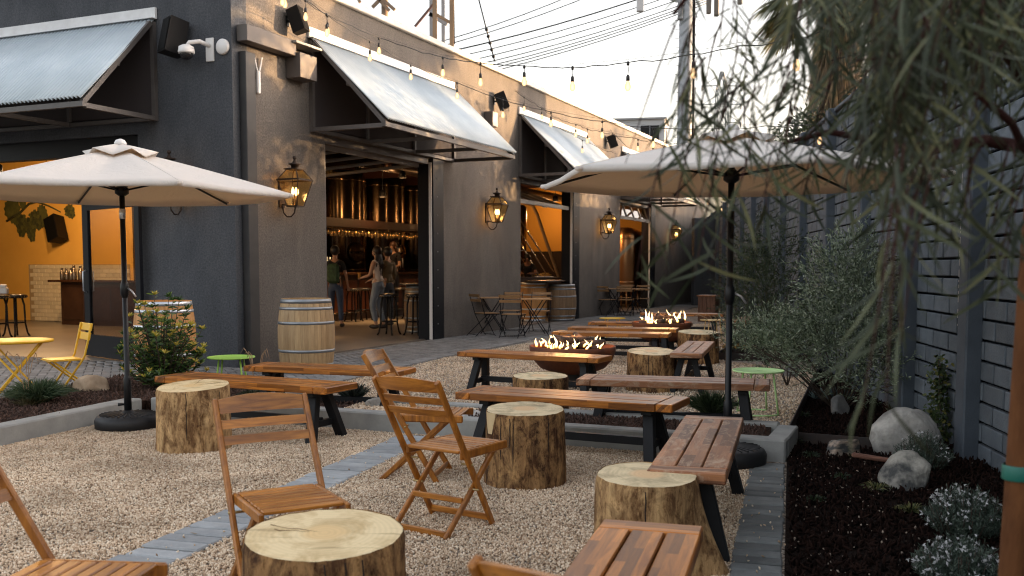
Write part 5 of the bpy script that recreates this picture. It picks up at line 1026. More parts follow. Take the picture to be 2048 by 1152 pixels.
spot(tuple(fp(21.6, 4.2, 3.4)), 'warm ceiling lamp by the ochre wall in the middle bay', 60); spot(tuple(fp(19.0, 1.0, 3.0)), 'warm ceiling lamp before the copper tanks', 30)
spot((at(6, 19), 19, 3.15), 'glowing lamp at the top left inside the orange room', 240); spot(tuple(fp(4.6, 8.6, 3.3)), 'warm lamp inside the orange room behind the open door', 190); spot(tuple(fp(2.2, 5.5, 3.3)), 'warm lamp over the entrance floor of the orange room', 35)
# ducts and beams under the ceiling
t = thing('ceiling_duct', 'dark ducts and beams under the brewery ceiling', 'duct', fp(0, 0, 0), FA); m_beam = M('reddish_beam', (0.07, 0.022, 0.012), 0.6)
for s in (4, 6.5, 9, 11.5, 14, 16.5, 19): MB().box((s, 4.6, 4.0), (0.14, 8.6, 0.26)).build('beam', m_beam, t)
for w in (2.2, 3.8): MB().tube([(0.5, w, 3.75), (22.5, w, 3.75)], 0.12, 14).build('pipe', M('dark_duct', (0.05, 0.03, 0.02), 0.4, metal=0.5), t)
MB().bar((9.0, 1.6, 3.42), (13, 1.6, 3.42), 0.06).build('light_track', m_dark, t)
# ------------------------------------------------------------------ people
def skin_obj(name, verts, edges, mat, parent, sub=1):
    me = bpy.data.meshes.new(name); me.from_pydata([v[:3] for v in verts], edges, []); me.update(); o = put(name, me, mat, parent)
    md = o.modifiers.new('skin', 'SKIN'); md.use_smooth_shade = True; sv_ = me.skin_vertices[0].data
    for i, v in enumerate(verts): r = v[3]; sv_[i].radius = (r, v[4] if len(v) > 4 else r); sv_[i].use_root = (i == 0)
    s = o.modifiers.new('sub', 'SUBSURF'); s.levels = sub; s.render_levels = sub; return o
def lerp(a, b, f): return [a[i]+(b[i]-a[i])*f for i in range(3)]
def person(label, loc, rz, scale, skin, hairc, top, legs, pose, long_hair=False, sleeves=0.35, shoe=(0.02, 0.015, 0.012), apron=None, hair_len=0.3, extra=None):
    t = thing('person', label, 'person', loc, rz); ms = M('skin_%d' % int(skin[0]*1000), skin, 0.55); mh = M('hair_%d' % int(hairc[0]*1000), hairc, 0.45)
    mt = M('cloth_'+str(top), top, 0.85, c2=tuple(c*1.35 for c in top), nscale=6); ml = M('cloth_'+str(legs), legs, 0.85, c2=tuple(c*1.6 for c in legs), nscale=5)
    P = dict(pelvis=(0, 0, 0.93), waist=(0, 0, 1.06), chest=(0, 0.0, 1.26), collar=(0, 0, 1.40), neck=(0, 0.0, 1.47), head=(0, 0.02, 1.60)); P.update(pose)
    V = []; E = []
    def v(p, r, r2=None): V.append((*p, r, r2 if r2 else r)); return len(V)-1
    a = v(P['pelvis'], 0.125, 0.10); b = v(P['waist'], 0.105, 0.085); c = v(P['chest'], 0.135, 0.095); d = v(P['collar'], 0.085, 0.07); e = v(P['neck'], 0.048); h0 = v(lerp(P['neck'], P['head'], 0.6), 0.062); h1 = v(P['head'], 0.078, 0.088); h2 = v((P['head'][0], P['head'][1]-0.005, P['head'][2]+0.075), 0.060, 0.07)
    E += [(a, b), (b, c), (c, d), (d, e), (e, h0), (h0, h1), (h1, h2)]
    hd = P.get('look', (0, 1)); nz = v((P['head'][0]+hd[0]*0.098, P['head'][1]+hd[1]*0.098, P['head'][2]-0.015), 0.012); E.append((h1, nz))
    for s, n in ((-1, 'L'), (1, 'R')):
        sh = v(P.get('sh'+n, (s*0.165, 0, 1.385)), 0.052); el = v(P['el'+n], 0.038); wr = v(P['wr'+n], 0.026); w_ = Vector(P['wr'+n]); dr = (w_-Vector(P['el'+n])).normalized(); pc = w_+dr*0.05; pa = v(tuple(pc), 0.030, 0.018); E += [(d, sh), (sh, el), (el, wr), (wr, pa)]
        side = dr.cross(Vector((0, 0, 1)));  side = side.normalized() if side.length > 0.1 else Vector((1, 0, 0))
        for k, (o_, l_) in enumerate(((-0.026, 0.062), (-0.009, 0.074), (0.009, 0.070), (0.026, 0.055))):
            q = pc+dr*0.035+side*o_; f1 = v(tuple(q), 0.009); f2 = v(tuple(q+dr*l_*0.6-Vector((0, 0, 0.012))), 0.008); E += [(pa, f1), (f1, f2)]
        tq = pc+side*0.038*s+dr*0.01; f1 = v(tuple(tq), 0.009); f2 = v(tuple(tq+dr*0.035), 0.008); E += [(pa, f1), (f1, f2)]
        hp = v((s*0.088+P['pelvis'][0], P['pelvis'][1], P['pelvis'][2]-0.06), 0.088); kn = v(P['kn'+n], 0.058); an = v(P['an'+n], 0.038); to = v((P['an'+n][0]+P.get('toe', (0, 0.12))[0], P['an'+n][1]+P.get('toe', (0, 0.12))[1], 0.03), 0.028); E += [(a, hp), (hp, kn), (kn, an), (an, to)]
    skin_obj('body', V, E, ms, t)
    # shirt and trousers follow the body
    V2 = [(*P['waist'], 0.118, 0.098), (*lerp(P['waist'], P['pelvis'], 0.6), 0.122, 0.105), (*P['chest'], 0.148, 0.108), (*P['collar'], 0.088, 0.075)]; E2 = [(0, 1), (0, 2), (2, 3)]
    for s, n in ((-1, 'L'), (1, 'R')):
        S_ = P.get('sh'+n, (s*0.165, 0, 1.385)); i = len(V2); V2.append((*S_, 0.064)); E2.append((3, i))
        if sleeves > 0: V2.append((*lerp(S_, P['el'+n], min(1, sleeves*2)), 0.055)); E2.append((i, i+1)); i += 1
        if sleeves > 0.6: V2.append((*lerp(P['el'+n], P['wr'+n], 0.85), 0.038)); E2.append((i, i+1))
    skin_obj('shirt', V2, E2, mt, t)
    V3 = [(*P['pelvis'], 0.136, 0.112), (*lerp(P['pelvis'], P['waist'], 0.75), 0.116, 0.094)]; E3 = [(0, 1)]
    for s, n in ((-1, 'L'), (1, 'R')):
        i = len(V3); V3 += [(s*0.088+P['pelvis'][0], P['pelvis'][1], P['pelvis'][2]-0.07, 0.100), (*P['kn'+n], 0.072), (*lerp(P['kn'+n], P['an'+n], 0.9), 0.056)]; E3 += [(0, i), (i, i+1), (i+1, i+2)]
    skin_obj('trousers', V3, E3, ml, t)
    for n in 'LR':
        an = P['an'+n]; tx, ty = P.get('toe', (0, 0.12)); ag = math.atan2(ty, tx); MB().sphere((0, 0, 0), 0.05, 12, 8).build('shoe', M('shoe_dark', shoe, 0.5), t)
        o = t.children[-1] if False else bpy.data.objects[-1] if False else None
        sh_ = [c for c in bpy.data.objects if c.parent == t and c.name.startswith('shoe')][-1]; sh_.scale = (2.5, 0.95, 1.0); sh_.rotation_euler.z = ag; sh_.location = (an[0]+tx*0.45, an[1]+ty*0.45, 0.048)
    hx_, hy_, hz_ = P['head']; hr = MB().sphere((hx_-hd[0]*0.028, hy_-hd[1]*0.028, hz_+0.035), 0.108, 14, 10, (0.93, 0.98, 1.05))
    if long_hair:
        rg = random.Random(3)
        for k in range(20):
            a = math.atan2(-hd[1], -hd[0])+rg.uniform(-1.25, 1.25); x0, y0 = hx_+0.085*math.cos(a), hy_+0.085*math.sin(a); ww = rg.uniform(0.02, 0.05)
            hr.tube([(x0*0.9+hx_*0.1, y0*0.9+hy_*0.1, hz_+0.06), (x0, y0, hz_-0.04), (x0+ww*math.cos(a), y0+ww*math.sin(a), hz_-0.04-hair_len*0.45), (x0+rg.uniform(-.02, .04)*math.cos(a), y0+ww*math.sin(a), hz_-0.04-hair_len*rg.uniform(.8, 1.1))], [0.02, 0.028, 0.024, 0.006], 6)
    hr.build('hair', mh, t)
    fw = Vector((hd[0], hd[1], 0)).normalized(); sd_ = Vector((fw.y, -fw.x, 0)); ey = MB()
    for s in (-1, 1): ey.sphere(Vector(P['head'])+fw*0.083+sd_*0.03*s+Vector((0, 0, 0.012)), 0.0095, 7, 5)
    ey.build('eyes', M('eye_dark', (0.02, 0.015, 0.012), 0.2), t)
    MB().box(tuple(Vector(P['head'])+fw*0.082+Vector((0, 0, -0.048))), (0.036, 0.014, 0.010), rz=math.atan2(fw.y, fw.x)-math.pi/2, bev=0.003).build('mouth', M('lips', (0.30, 0.09, 0.07), 0.5), t)
    er = MB()
    for s in (-1, 1): er.sphere(Vector(P['head'])+sd_*0.084*s+Vector((0, 0, -0.005)), 0.02, 7, 5, (0.5, 0.9, 1.4))
    er.build('ears', ms, t)
    if extra: extra(t, P)
    return t
SK = (0.42, 0.22, 0.13)
def face_to(dx, dy): return face(dx, dy)
def bag(t, P): MB().box((0, -0.155, 1.16), (0.26, 0.13, 0.42), bev=0.05).build('backpack', M('leaf_print', (0.020, 0.035, 0.018), 0.8, c2=(0.06, 0.12, 0.05), nscale=14), t); [MB().tube([(s*0.1, -0.12, 1.36), (s*0.1, -0.03, 1.45), (s*0.11, 0.10, 1.34), (s*0.12, 0.08, 1.15)], 0.014, 6).build('strap', m_dark, t) for s in (-1, 1)]
person('man from behind with a leafy green backpack at the left jamb of the bar bay', (at(671, 21.0), 21.0, 0.04), face(0.10, 1.0), 1, SK, (0.012, 0.008, 0.006), (0.010, 0.010, 0.011), (0.035, 0.05, 0.085),
       dict(elL=(-0.23, 0.03, 1.13), wrL=(-0.20, 0.20, 1.02), elR=(0.24, 0.0, 1.12), wrR=(0.25, 0.10, 0.90), knL=(-0.09, 0.02, 0.50), anL=(-0.10, -0.02, 0.08), knR=(0.10, 0.03, 0.50), anR=(0.12, 0.02, 0.08), head=(0.0, 0.03, 1.62), look=(0, 1)), extra=bag)
def glass_(t, P): MB().tube([(Vector(P['wrL'])+Vector((0, 0.08, -0.02))), (Vector(P['wrL'])+Vector((0, 0.08, 0.10)))], [0.03, 0.035], 12).build('held_glass', M('amber_beer', (0.5, 0.24, 0.05), 0.1), t)
person('woman in white top and light jeans with long dark hair in the bar bay', (at(755, 20.6), 20.6, 0.04), face(-0.93, 0.36), 1, (0.50, 0.29, 0.19), (0.020, 0.010, 0.006), (0.58, 0.50, 0.44), (0.16, 0.19, 0.23),
       dict(pelvis=(0, -0.03, 0.95), waist=(0, 0.0, 1.08), chest=(0, -0.02, 1.28), elL=(-0.20, 0.06, 1.13), wrL=(-0.14, 0.27, 1.08), elR=(0.19, 0.02, 1.12), wrR=(0.14, 0.24, 1.02), knL=(-0.08, 0.08, 0.50), anL=(-0.09, -0.02, 0.09), knR=(0.08, 0.02, 0.50), anR=(0.10, -0.10, 0.09), look=(0, 1)), long_hair=True, sleeves=0, hair_len=0.42, extra=glass_)
person('person in a khaki shirt standing right behind the woman in light jeans', (at(776, 21.6), 21.6, 0.04), face(-0.8, 0.6), 1, SK, (0.012, 0.008, 0.006), (0.10, 0.07, 0.035), (0.02, 0.025, 0.035),
       dict(elL=(-0.22, 0.05, 1.12), wrL=(-0.18, 0.25, 1.05), elR=(0.22, 0.0, 1.12), wrR=(0.22, 0.10, 0.90), knL=(-0.09, 0.02, 0.50), anL=(-0.10, -0.02, 0.08), knR=(0.10, 0.03, 0.50), anR=(0.12, 0.02, 0.08), look=(0, 1)), sleeves=0.9)
person('bartender in a black shirt with tied back hair smiling behind the bar', (at(787, 25.6), 25.6, 0.26), face(-0.35, -0.93), 1, (0.50, 0.27, 0.17), (0.06, 0.022, 0.010), (0.008, 0.008, 0.009), (0.02, 0.02, 0.025),
       dict(elL=(-0.22, 0.06, 1.12), wrL=(-0.10, 0.27, 1.06), elR=(0.22, 0.06, 1.12), wrR=(0.16, 0.28, 1.05), knL=(-0.09, 0.0, 0.50), anL=(-0.10, 0.0, 0.08), knR=(0.10, 0.0, 0.50), anR=(0.10, 0.0, 0.08), look=(0, 1)), long_hair=True, hair_len=0.22)
person('kitchen worker in black bending over the counter in the middle bay', (at(1056, 27.5), 27.5, 0.04), face(-0.1, -1), 1, (0.36, 0.17, 0.10), (0.008, 0.006, 0.005), (0.008, 0.008, 0.009), (0.015, 0.015, 0.018),
       dict(chest=(0, 0.08, 1.24), collar=(0, 0.14, 1.36), neck=(0, 0.18, 1.42), head=(0, 0.25, 1.52), shL=(-0.165, 0.13, 1.33), shR=(0.165, 0.13, 1.33), elL=(-0.24, 0.2, 1.12), wrL=(-0.10, 0.40, 1.12), elR=(0.24, 0.2, 1.12), wrR=(0.14, 0.42, 1.12), knL=(-0.09, 0.0, 0.50), anL=(-0.10, 0.0, 0.08), knR=(0.10, 0.0, 0.50), anR=(0.10, 0.0, 0.08), look=(0, 1)))
# ------------------------------------------------------------------ string lights
m_cord = M('cord_black', (0.012, 0.011, 0.011), 0.5)
def bulb_mat():
    m = bpy.data.materials.new('edison_bulb'); m.use_nodes = True; nt = m.node_tree; nt.nodes.clear(); lw = nt.nodes.new('ShaderNodeLayerWeight'); lw.inputs[0].default_value = 0.4
    e = nt.nodes.new('ShaderNodeEmission'); col = ramp(nt, lw.outputs['Facing'], [(0.0, (1.0, 0.70, 0.38)), (0.6, (1.0, 0.50, 0.20))]); nt.links.new(col, e.inputs[0]); mr = nt.nodes.new('ShaderNodeMapRange'); mr.inputs['To Min'].default_value = 0.32; mr.inputs['To Max'].default_value = 0.12; nt.links.new(lw.outputs['Facing'], mr.inputs[0]); nt.links.new(mr.outputs[0], e.inputs[1]); o = nt.nodes.new('ShaderNodeOutputMaterial'); nt.links.new(e.outputs[0], o.inputs[0]); return m
m_bulb = bulb_mat()
bulb_me = MB().lathe([(0.006, -0.105), (0.020, -0.098), (0.029, -0.078), (0.031, -0.058), (0.024, -0.03), (0.014, -0.004), (0.012, 0.0)], 12).mesh('bulb'); bulb_me.materials.append(m_bulb)
def socket_me(d): 
    me = MB().lathe([(0.014, -0.006), (0.019, 0.0), (0.019, 0.04), (0.012, 0.055), (0.004, 0.06)], 9).tube([(0, 0, 0.055), (0.004, 0, 0.055+d*0.5), (0, 0, 0.06+d)], 0.004, 5).lathe([(0.012, 0.045+d), (0.016, 0.055+d), (0.016, 0.075+d), (0.010, 0.085+d)], 7).mesh('socket'); me.materials.append(m_cord); return me
SOCK = [socket_me(d) for d in (0.05, 0.08, 0.11)]
def strand(label, pts, bulbs, wob=0.012):
    """pts (px, py, D) along the cord; bulbs: indices of pts that carry a lamp"""
    W_ = [Vector((at(x, D), D, zat(y, D))) for x, y, D in pts]; t = thing('string_lights', label, 'string lights', W_[0], 0, 'strings of warm bulbs over the yard'); fine = []; rg = random.Random(len(pts)*7+int(pts[0][0]))
    for i in range(len(W_)-1):
        a, b = W_[i], W_[i+1]; L = (b-a).length; n = 5
        for k in range(n): f = k/n; fine.append(a.lerp(b, f)-Vector((0, 0, 0.035*L*4*f*(1-f)*0.35))+Vector((0, 0, rg.uniform(-wob, wob)*(k > 0)))-W_[0])
    fine.append(W_[-1]-W_[0]); MB().tube(fine, 0.0055, 6).build('cord', m_cord, t)
    MB().tube([W_[0]-W_[0]]+[w-W_[0]+Vector((0, 0, 0.03)) for w in W_[1:]], 0.0018, 4).build('guide_wire', m_cord, t)
    for j, i in enumerate(bulbs):
        d = (0.05, 0.08, 0.11)[j % 3]; p = W_[i]-W_[0]; put('socket', SOCK[j % 3], None, t, (p.x, p.y, p.z-0.075-d)); put('bulb', bulb_me, None, t, (p.x, p.y, p.z-0.078-d))
    return t
strand('main bulb string crossing the sky from the corner speaker to the palms', [(560, -22, 11.6), (575, -14, 11.8), (620, 12, 12.4), (661, 40, 13), (710, 62, 13.6), (763, 86, 14.2), (823, 105, 14.3), (888, 123, 13.6), (962, 134, 12.6), (1048, 140, 11.8), (1143, 142, 11.0), (1252, 133, 10.3), (1381, 117, 9.6), (1470, 101, 9), (1583, 90, 8.5), (1720, 40, 7.9), (1895, -18, 7.2)], [1, 2, 3, 5, 7, 8, 9, 10, 11, 12, 14, 16])
strand('bulb string running low along the facade over the first awning to the right umbrella', [(580, -8, 12.4), (600, 2, 12.8), (663, 42, 13.6), (745, 92, 14.6), (825, 138, 15.6), (916, 172, 16.2), (1006, 205, 16), (1101, 229, 15.5), (1202, 247, 15), (1303, 260, 14.5), (1420, 262, 14), (1525, 256, 13.2), (1632, 252, 12.6), (1697, 248, 12)], [0, 2, 3, 4, 5, 6, 7, 8, 9, 10, 12, 13])
strand('bulb string hooked at the facade below the middle speaker, dropping to the right', [(997, 158, 21.6), (1009, 172, 21.5), (1018, 180, 21.4), (1048, 200, 21), (1083, 222, 21), (1107, 240, 20.6), (1150, 253, 20.2), (1173, 262, 20), (1220, 272, 19.6), (1273, 282, 19.2), (1303, 286, 19), (1350, 290, 18.5)], [1, 2, 3, 4, 6, 7, 9, 10], 0.02)
strand('thin bulb string sagging in front of the second awning', [(1040, 208, 24), (1056, 216, 24), (1101, 247, 23.6), (1107, 252, 23.5), (1163, 284, 23), (1200, 300, 22.6), (1230, 310, 22.4)], [1, 3, 4], 0.02)
strand('short bulb string hanging near the farthest speaker', [(1213, 253, 27.5), (1222, 270, 27.3), (1229, 275, 27.2), (1255, 300, 27)], [1, 2], 0.01)
strand('bulb string seen under the right umbrella against the dark far yard', [(1395, 380, 30), (1413, 393, 29.5), (1440, 405, 29), (1478, 408, 28), (1500, 400, 27)], [0, 1, 2, 3], 0.01)
# ------------------------------------------------------------------ things above the roof and beyond
m_postb = M('ochre_steel', (0.30, 0.19, 0.10), 0.6, c2=(0.22, 0.14, 0.08), nscale=4); m_postg = M('grey_steel', (0.24, 0.25, 0.26), 0.5, c2=(0.32, 0.33, 0.34), nscale=4)
t = thing('steel_scaffold', 'tall steel frame of four posts standing on the brewery roof', 'steel frame', (at(880, 19.5), 19.5, 4.96), 0); k_ = 19.5/1950
def rp(px, py, dy=0.0): return ((px-880)*k_, dy, zat(py, 19.5+dy)-4.96)
for px, mm, dy, yb in ((861, m_postg, 0.6, 75), (873, m_postb, 0.0, 82), (883, m_postg, 0.9, 86), (906, m_postb, 0.0, 95)): MB().bar((rp(px, 90, dy)[0], dy, 0.0), rp(px, -160, dy), 0.085 if mm is m_postb else 0.07, up=(0, 1, 0)).build('post', mm, t)
MB().bar(rp(874, 40), rp(906, 58), 0.05).build('crossbar', m_postb, t); MB().bar(rp(857, 40, 0.6), rp(893, 60, 0.6), 0.07).build('crossbar', m_postg, t); MB().bar(rp(831, 64, 0.3), rp(869, 20, 0.3), 0.045).build('brace', M('rust_red', (0.14, 0.075, 0.06), 0.6), t)
MB().tube([rp(911, 98), rp(909, -100)], 0.012, 6).build('conduit', m_dark, t)
t = thing('utility_pole', 'wooden utility pole top with slanting cross arms just above the roof edge', 'utility pole', (at(775, 40), 40, 0), 0); k_ = 40/1950
def up_(px, py, dy=0.0): return ((px-775)*k_, dy, zat(py, 40))
m_wpole = M('weathered_pole', (0.16, 0.11, 0.07), 0.8, c2=(0.26, 0.18, 0.12), nscale=4)
MB().tube([(0, 0, 0), up_(775, -60)], 0.14, 10).build('pole', m_wpole, t)
for a_, b_ in (((772, 14), (796, 35)), ((752, 30), (782, 0)), ((766, 16), (785, 36))): MB().bar(up_(*a_, -0.2), up_(*b_, -0.2), 0.12).build('cross_arm', m_wpole, t)
for px, py in ((758, 8), (764, 6), (770, 10)): MB().lathe([(0.05, 0), (0.09, 0.05), (0.05, 0.1), (0.08, 0.16), (0.03, 0.22)], 8, up_(px, py)).build('insulator', m_dark, t)
t = thing('rooftop_strut', 'pair of brown slanting struts at the top edge above the first awning', 'steel strut', (at(715, 30), 30, 4.96), 0); k_ = 30/1950
for a_, b_ in (((700, -30), (727, 18)), ((690, -20), (708, 12))): MB().bar(((a_[0]-715)*k_, 0, zat(a_[1], 30)-4.96), ((b_[0]-715)*k_, 0, zat(b_[1], 30)-4.96), 0.09).build('strut', m_postb, t)
t = thing('guy_wire', 'black guy wire slanting down to the roof edge', 'wire', (0, 0, 0)); MB().tube([(at(948, 24), 24, zat(-30, 24)), (at(990, 24), 24, zat(131, 24))], 0.018, 6).build('wire', m_dark, t)
for f in (0.62, 0.70, 0.78, 0.86, 0.94): p = (at(948+42*f, 24), 24, zat(-30+161*f, 24)); MB().sphere(p, 0.045, 7, 5).build('insulator', m_dark, t)
ends = [((880, 50), (1130, -2)), ((870, 62), (1180, -6)), ((860, 72), (1385, -34)), ((850, 86), (1390, -20)), ((868, 96), (1390, -8)), ((880, 103), (1390, 4)), ((888, 112), (1390, 10)), ((905, 116), (1390, 14)), ((930, 118), (1392, 18))]
for i, (a_, b_) in enumerate(ends):
    D = 60; A = Vector((at(a_[0]-500, D), D, zat(a_[1]+115, D))); B = Vector((at(b_[0]+30, D), D+2, zat(b_[1], D+2))); pts = [A.lerp(B, f/14)-Vector((0, 0, 5.0*(f/14)*(1-f/14)*1.0)) for f in range(15)]
    o = MB().tube(pts, 0.030 if i != 2 else 0.045, 5).build('power_line', m_dark, None); tag(o, 'black power line among nine parallel lines rising to the steel monopole, '+['highest', 'second highest', 'third and thickest', 'fourth from the top', 'middle', 'fourth from the bottom', 'third from the bottom', 'second lowest', 'lowest'][i], 'power line', 'power lines across the sky')
t = thing('monopole', 'grey steel antenna monopole rising behind the brewery, left of the leaves', 'antenna mast', (at(1365, 47), 47, 0), 0); k_ = 47/1950
def mp_(px, py, dy=0.0): return ((px-1365)*k_, dy, zat(py, 47))
MB().tube([(0, 0, 0), (0, 0, zat(300, 47)), (0, 0, zat(-80, 47))], [0.42, 0.36, 0.30], 24).build('pole', m_postg, t); MB().tube([(0.40, -0.1, 0), mp_(1380, 0, -0.1)], 0.06, 8).build('cable_run', m_dark, t)
MB().bar(mp_(1285, 2, -0.3), mp_(1360, 22, -0.3), 0.11).build('arm', m_postg, t); MB().box(mp_(1272, 10, -0.5), (0.32, 0.25, 1.5), bev=0.03).build('panel_antenna', M('antenna_grey', (0.5, 0.5, 0.5), 0.5), t); MB().box(mp_(1285, 2, -0.4), (0.35, 0.3, 0.5)).build('radio_unit', m_postg, t)
MB().box(mp_(1352, 30, -0.2), (0.2, 0.35, 1.1), bev=0.03).build('equipment_box', m_postg, t); MB().bar(mp_(1370, 5, -0.3), mp_(1470, -8, -0.3), 0.10).build('arm', m_postg, t)
for px, py in ((1405, 14), (1420, 18), (1465, -4)): MB().box(mp_(px, py, -0.5), (0.22, 0.2, 1.5), bev=0.03).build('panel_antenna', M('antenna_dark', (0.12, 0.10, 0.08), 0.5), t)
stp = MB()
for i in range(30): stp.bar((-0.52, 0, 2+i*0.42), (0.52, 0, 2+i*0.42+0.2), 0.02)
stp.build('step_bolts', m_dark, t, kind='stuff')
t = thing('transmission_tower', 'distant lattice transmission tower seen through the hanging leaves', 'pylon', (at(1437, 300), 300, 0), 0); m_lat = M('lattice_steel', (0.16, 0.17, 0.17), 0.6)
lw_ = MB(); zs_ = [0, 14, 24, 32, 38, 44, 50, 55, 60]; wd = [5, 3.8, 2.9, 2.2, 1.7, 1.7, 1.6, 1.4, 0.4]
for i in range(8):
    for sx in (-1, 1):
        for sy in (-1, 1): lw_.bar((sx*wd[i], sy*wd[i], zs_[i]), (sx*wd[i+1], sy*wd[i+1], zs_[i+1]), 0.32)
    for sy in (-1, 1): lw_.bar((-wd[i], sy*wd[i], zs_[i]), (wd[i+1], sy*wd[i+1], zs_[i+1]), 0.2); lw_.bar((wd[i], sy*wd[i], zs_[i]), (-wd[i+1], sy*wd[i+1], zs_[i+1]), 0.2); lw_.bar((-wd[i+1], sy*wd[i+1], zs_[i+1]), (wd[i+1], sy*wd[i+1], zs_[i+1]), 0.2)
lw_.build('lattice', m_lat, t)
for z in (45, 50.5, 56):
    for sx in (-1, 1): q = MB(); q.bar((sx*1.4, 0, z), (sx*6.0, 0, z-0.2), 0.28); q.bar((sx*1.4, 0, z+2.6), (sx*6.0, 0, z-0.2), 0.22); q.tube([(sx*5.9, 0, z), (sx*5.9, 0, z-1.6)], 0.25, 6); q.build('cross_arm', m_lat, t)
t = thing('distant_building', 'pale flat roofed building corner behind the far end of the brewery', 'building', (at(1290, 72), 72, 0), R(-12)); m_pale = M('pale_wall', (0.42, 0.43, 0.44), 0.8, c2=(0.5, 0.5, 0.5), nscale=0.5); zt = zat(250, 72)
MB().box((-0.4, 0, zt/2), (3.6, 3.4, zt)).build('wall', m_pale, t); MB().box((-0.4, 0, zt+0.05), (3.9, 3.7, 0.12)).build('roof_edge', m_postg, t); MB().box((0.35, -1.72, zt-1.1), (1.3, 0.05, 1.3)).build('window', m_dark, t); MB().box((0.35, -1.76, zt-1.1), (0.04, 0.04, 1.3)).build('window_bar', m_postg, t); MB().box((1.415, 0.2, zt-1.1), (0.05, 0.8, 1.2)).build('window', m_dark, t)
t = thing('distant_building', 'sunlit cream building glimpsed beyond the far end of the yard', 'building', (at(1456, 60), 60, 0), 0); MB().box((0, 0, 3.3), (2.4, 3, 6.6)).build('wall', M('sun_cream', (0.75, 0.62, 0.42), 0.8), t); MB().box((0, 0, 6.65), (2.6, 3.2, 0.15)).build('roof_edge', m_coping, t); MB().box((-0.3, -1.52, 4.6), (0.6, 0.06, 1.1)).build('window', m_dark, t)
# ------------------------------------------------------------------ plants
def rdir(n, up=0.5, spread=1.0):
    d = RNG.normal(size=(n, 3)); d[:, :2] *= spread; d[:, 2] = np.abs(d[:, 2])*0.6+up; return d/np.linalg.norm(d, axis=1, keepdims=True)
G_OLIVE = [(0.0, (0.030, 0.045, 0.025)), (0.4, (0.10, 0.135, 0.080)), (0.75, (0.23, 0.28, 0.18)), (1.0, (0.42, 0.47, 0.36))]
G_DARK = [(0.0, (0.010, 0.018, 0.009)), (0.6, (0.030, 0.048, 0.022)), (1.0, (0.07, 0.095, 0.045))]
G_GRASS = [(0.0, (0.025, 0.048, 0.022)), (0.6, (0.07, 0.115, 0.055)), (1.0, (0.18, 0.22, 0.12))]
G_GREY = [(0.0, (0.030, 0.040, 0.034)), (0.6, (0.075, 0.095, 0.080)), (0.9, (0.16, 0.18, 0.16)), (1.0, (0.5, 0.5, 0.5))]
m_stem = M('twig_brown', (0.05, 0.032, 0.022), 0.8)
def shrub(label, base, blobs, n, leafL, leafW, mat, name='olive_shrub', cat='shrub', per=18, stems=7, up=0.35, grp=None):
    """blobs: (x, y, z, rx, ry, rz, share) in world coordinates"""
    t = thing(name, label, cat, base, 0, grp); b0 = np.array(base); tot = sum(b[6] for b in blobs); P = []; D = []; sm = MB(); rg = random.Random(int(base[0]*100)+n)
    for (x, y, z, rx, ry, rz, sh) in blobs:
        k = max(3, int(n*sh/tot/per)); u = RNG.normal(size=(k, 3)); u /= np.linalg.norm(u, axis=1, keepdims=True); u *= (RNG.random((k, 1))**0.45); c = np.array([x, y, z])+u*np.array([rx, ry, rz]); c[:, 2] = np.maximum(c[:, 2], 0.04)
        d = u*np.array([rx, ry, rz]); d[:, 2] += up; d = d/np.linalg.norm(d, axis=1, keepdims=True)+RNG.normal(size=(k, 3))*0.35; d /= np.linalg.norm(d, axis=1, keepdims=True); TL = RNG.uniform(0.12, 0.30, k)*(leafL/0.045)**0.5
        f = np.linspace(0, 1, per); pts = c[:, None]+d[:, None]*(TL[:, None]*f)[..., None]; P.append(pts.reshape(-1, 3)); ld = d[:, None]+RNG.normal(size=(k, per, 3))*0.55; D.append(ld.reshape(-1, 3))
        for j in range(0, k, max(1, k//5)): a = c[j]-b0; m_ = a*0.5+np.array([rg.uniform(-.05, .05), rg.uniform(-.05, .05), 0.05]); e_ = a+d[j]*TL[j]; sm.tube([(a*0.04).tolist(), m_.tolist(), a.tolist(), e_.tolist()], [0.007, 0.005, 0.003, 0.0015], 5)
    P = np.concatenate(P)-b0; D = np.concatenate(D); nn = len(P); sets = [blades(P, D, RNG.uniform(.6, 1.2, nn)*leafL, RNG.uniform(.7, 1.2, nn)*leafW, 0.1, 2)]
    sm.build('stems', m_stem, t); blade_obj('leaves', sets, mat, t); return t
mo = M_leaf('olive_leaf', G_OLIVE, 0.2, 0.45); md_ = M_leaf('dark_leaf', G_DARK, 0.25); mgy = M_leaf('grey_leaf', G_GREY, 0.2)
shrub('large grey green olive like shrub against the block wall, left of the big pale boulder', (3.02, 8.9, 0), [(3.08, 8.9, 1.12, .42, .45, .50, 5), (3.0, 8.8, 0.65, .50, .45, .4, 3), (2.55, 9.2, 0.66, .38, .35, .17, 1.7), (3.2, 8.6, 0.5, .3, .4, .4, 1.5), (2.25, 9.4, 0.62, .22, .25, .10, .4)], 26000, 0.044, 0.0105, mo)
shrub('tall dark green shrub farther back, directly right of the umbrella pole', (3.45, 13.2, 0), [(3.45, 13.2, 1.15, .50, .6, .85, 5), (3.3, 12.8, 0.5, .5, .5, .4, 2)], 15000, 0.05, 0.010, md_)
shrub('dark shrub by the block wall behind the tall dark green shrub', (4.15, 17.0, 0), [(4.15, 17.0, 1.0, .55, .7, .9, 5)], 7000, 0.06, 0.012, md_)
shrub('low grey green shrub behind the right lime green table, under the large shrub', (3.1, 10.9, 0), [(3.1, 10.9, 0.45, .45, .5, .35, 3)], 6000, 0.042, 0.008, mo)
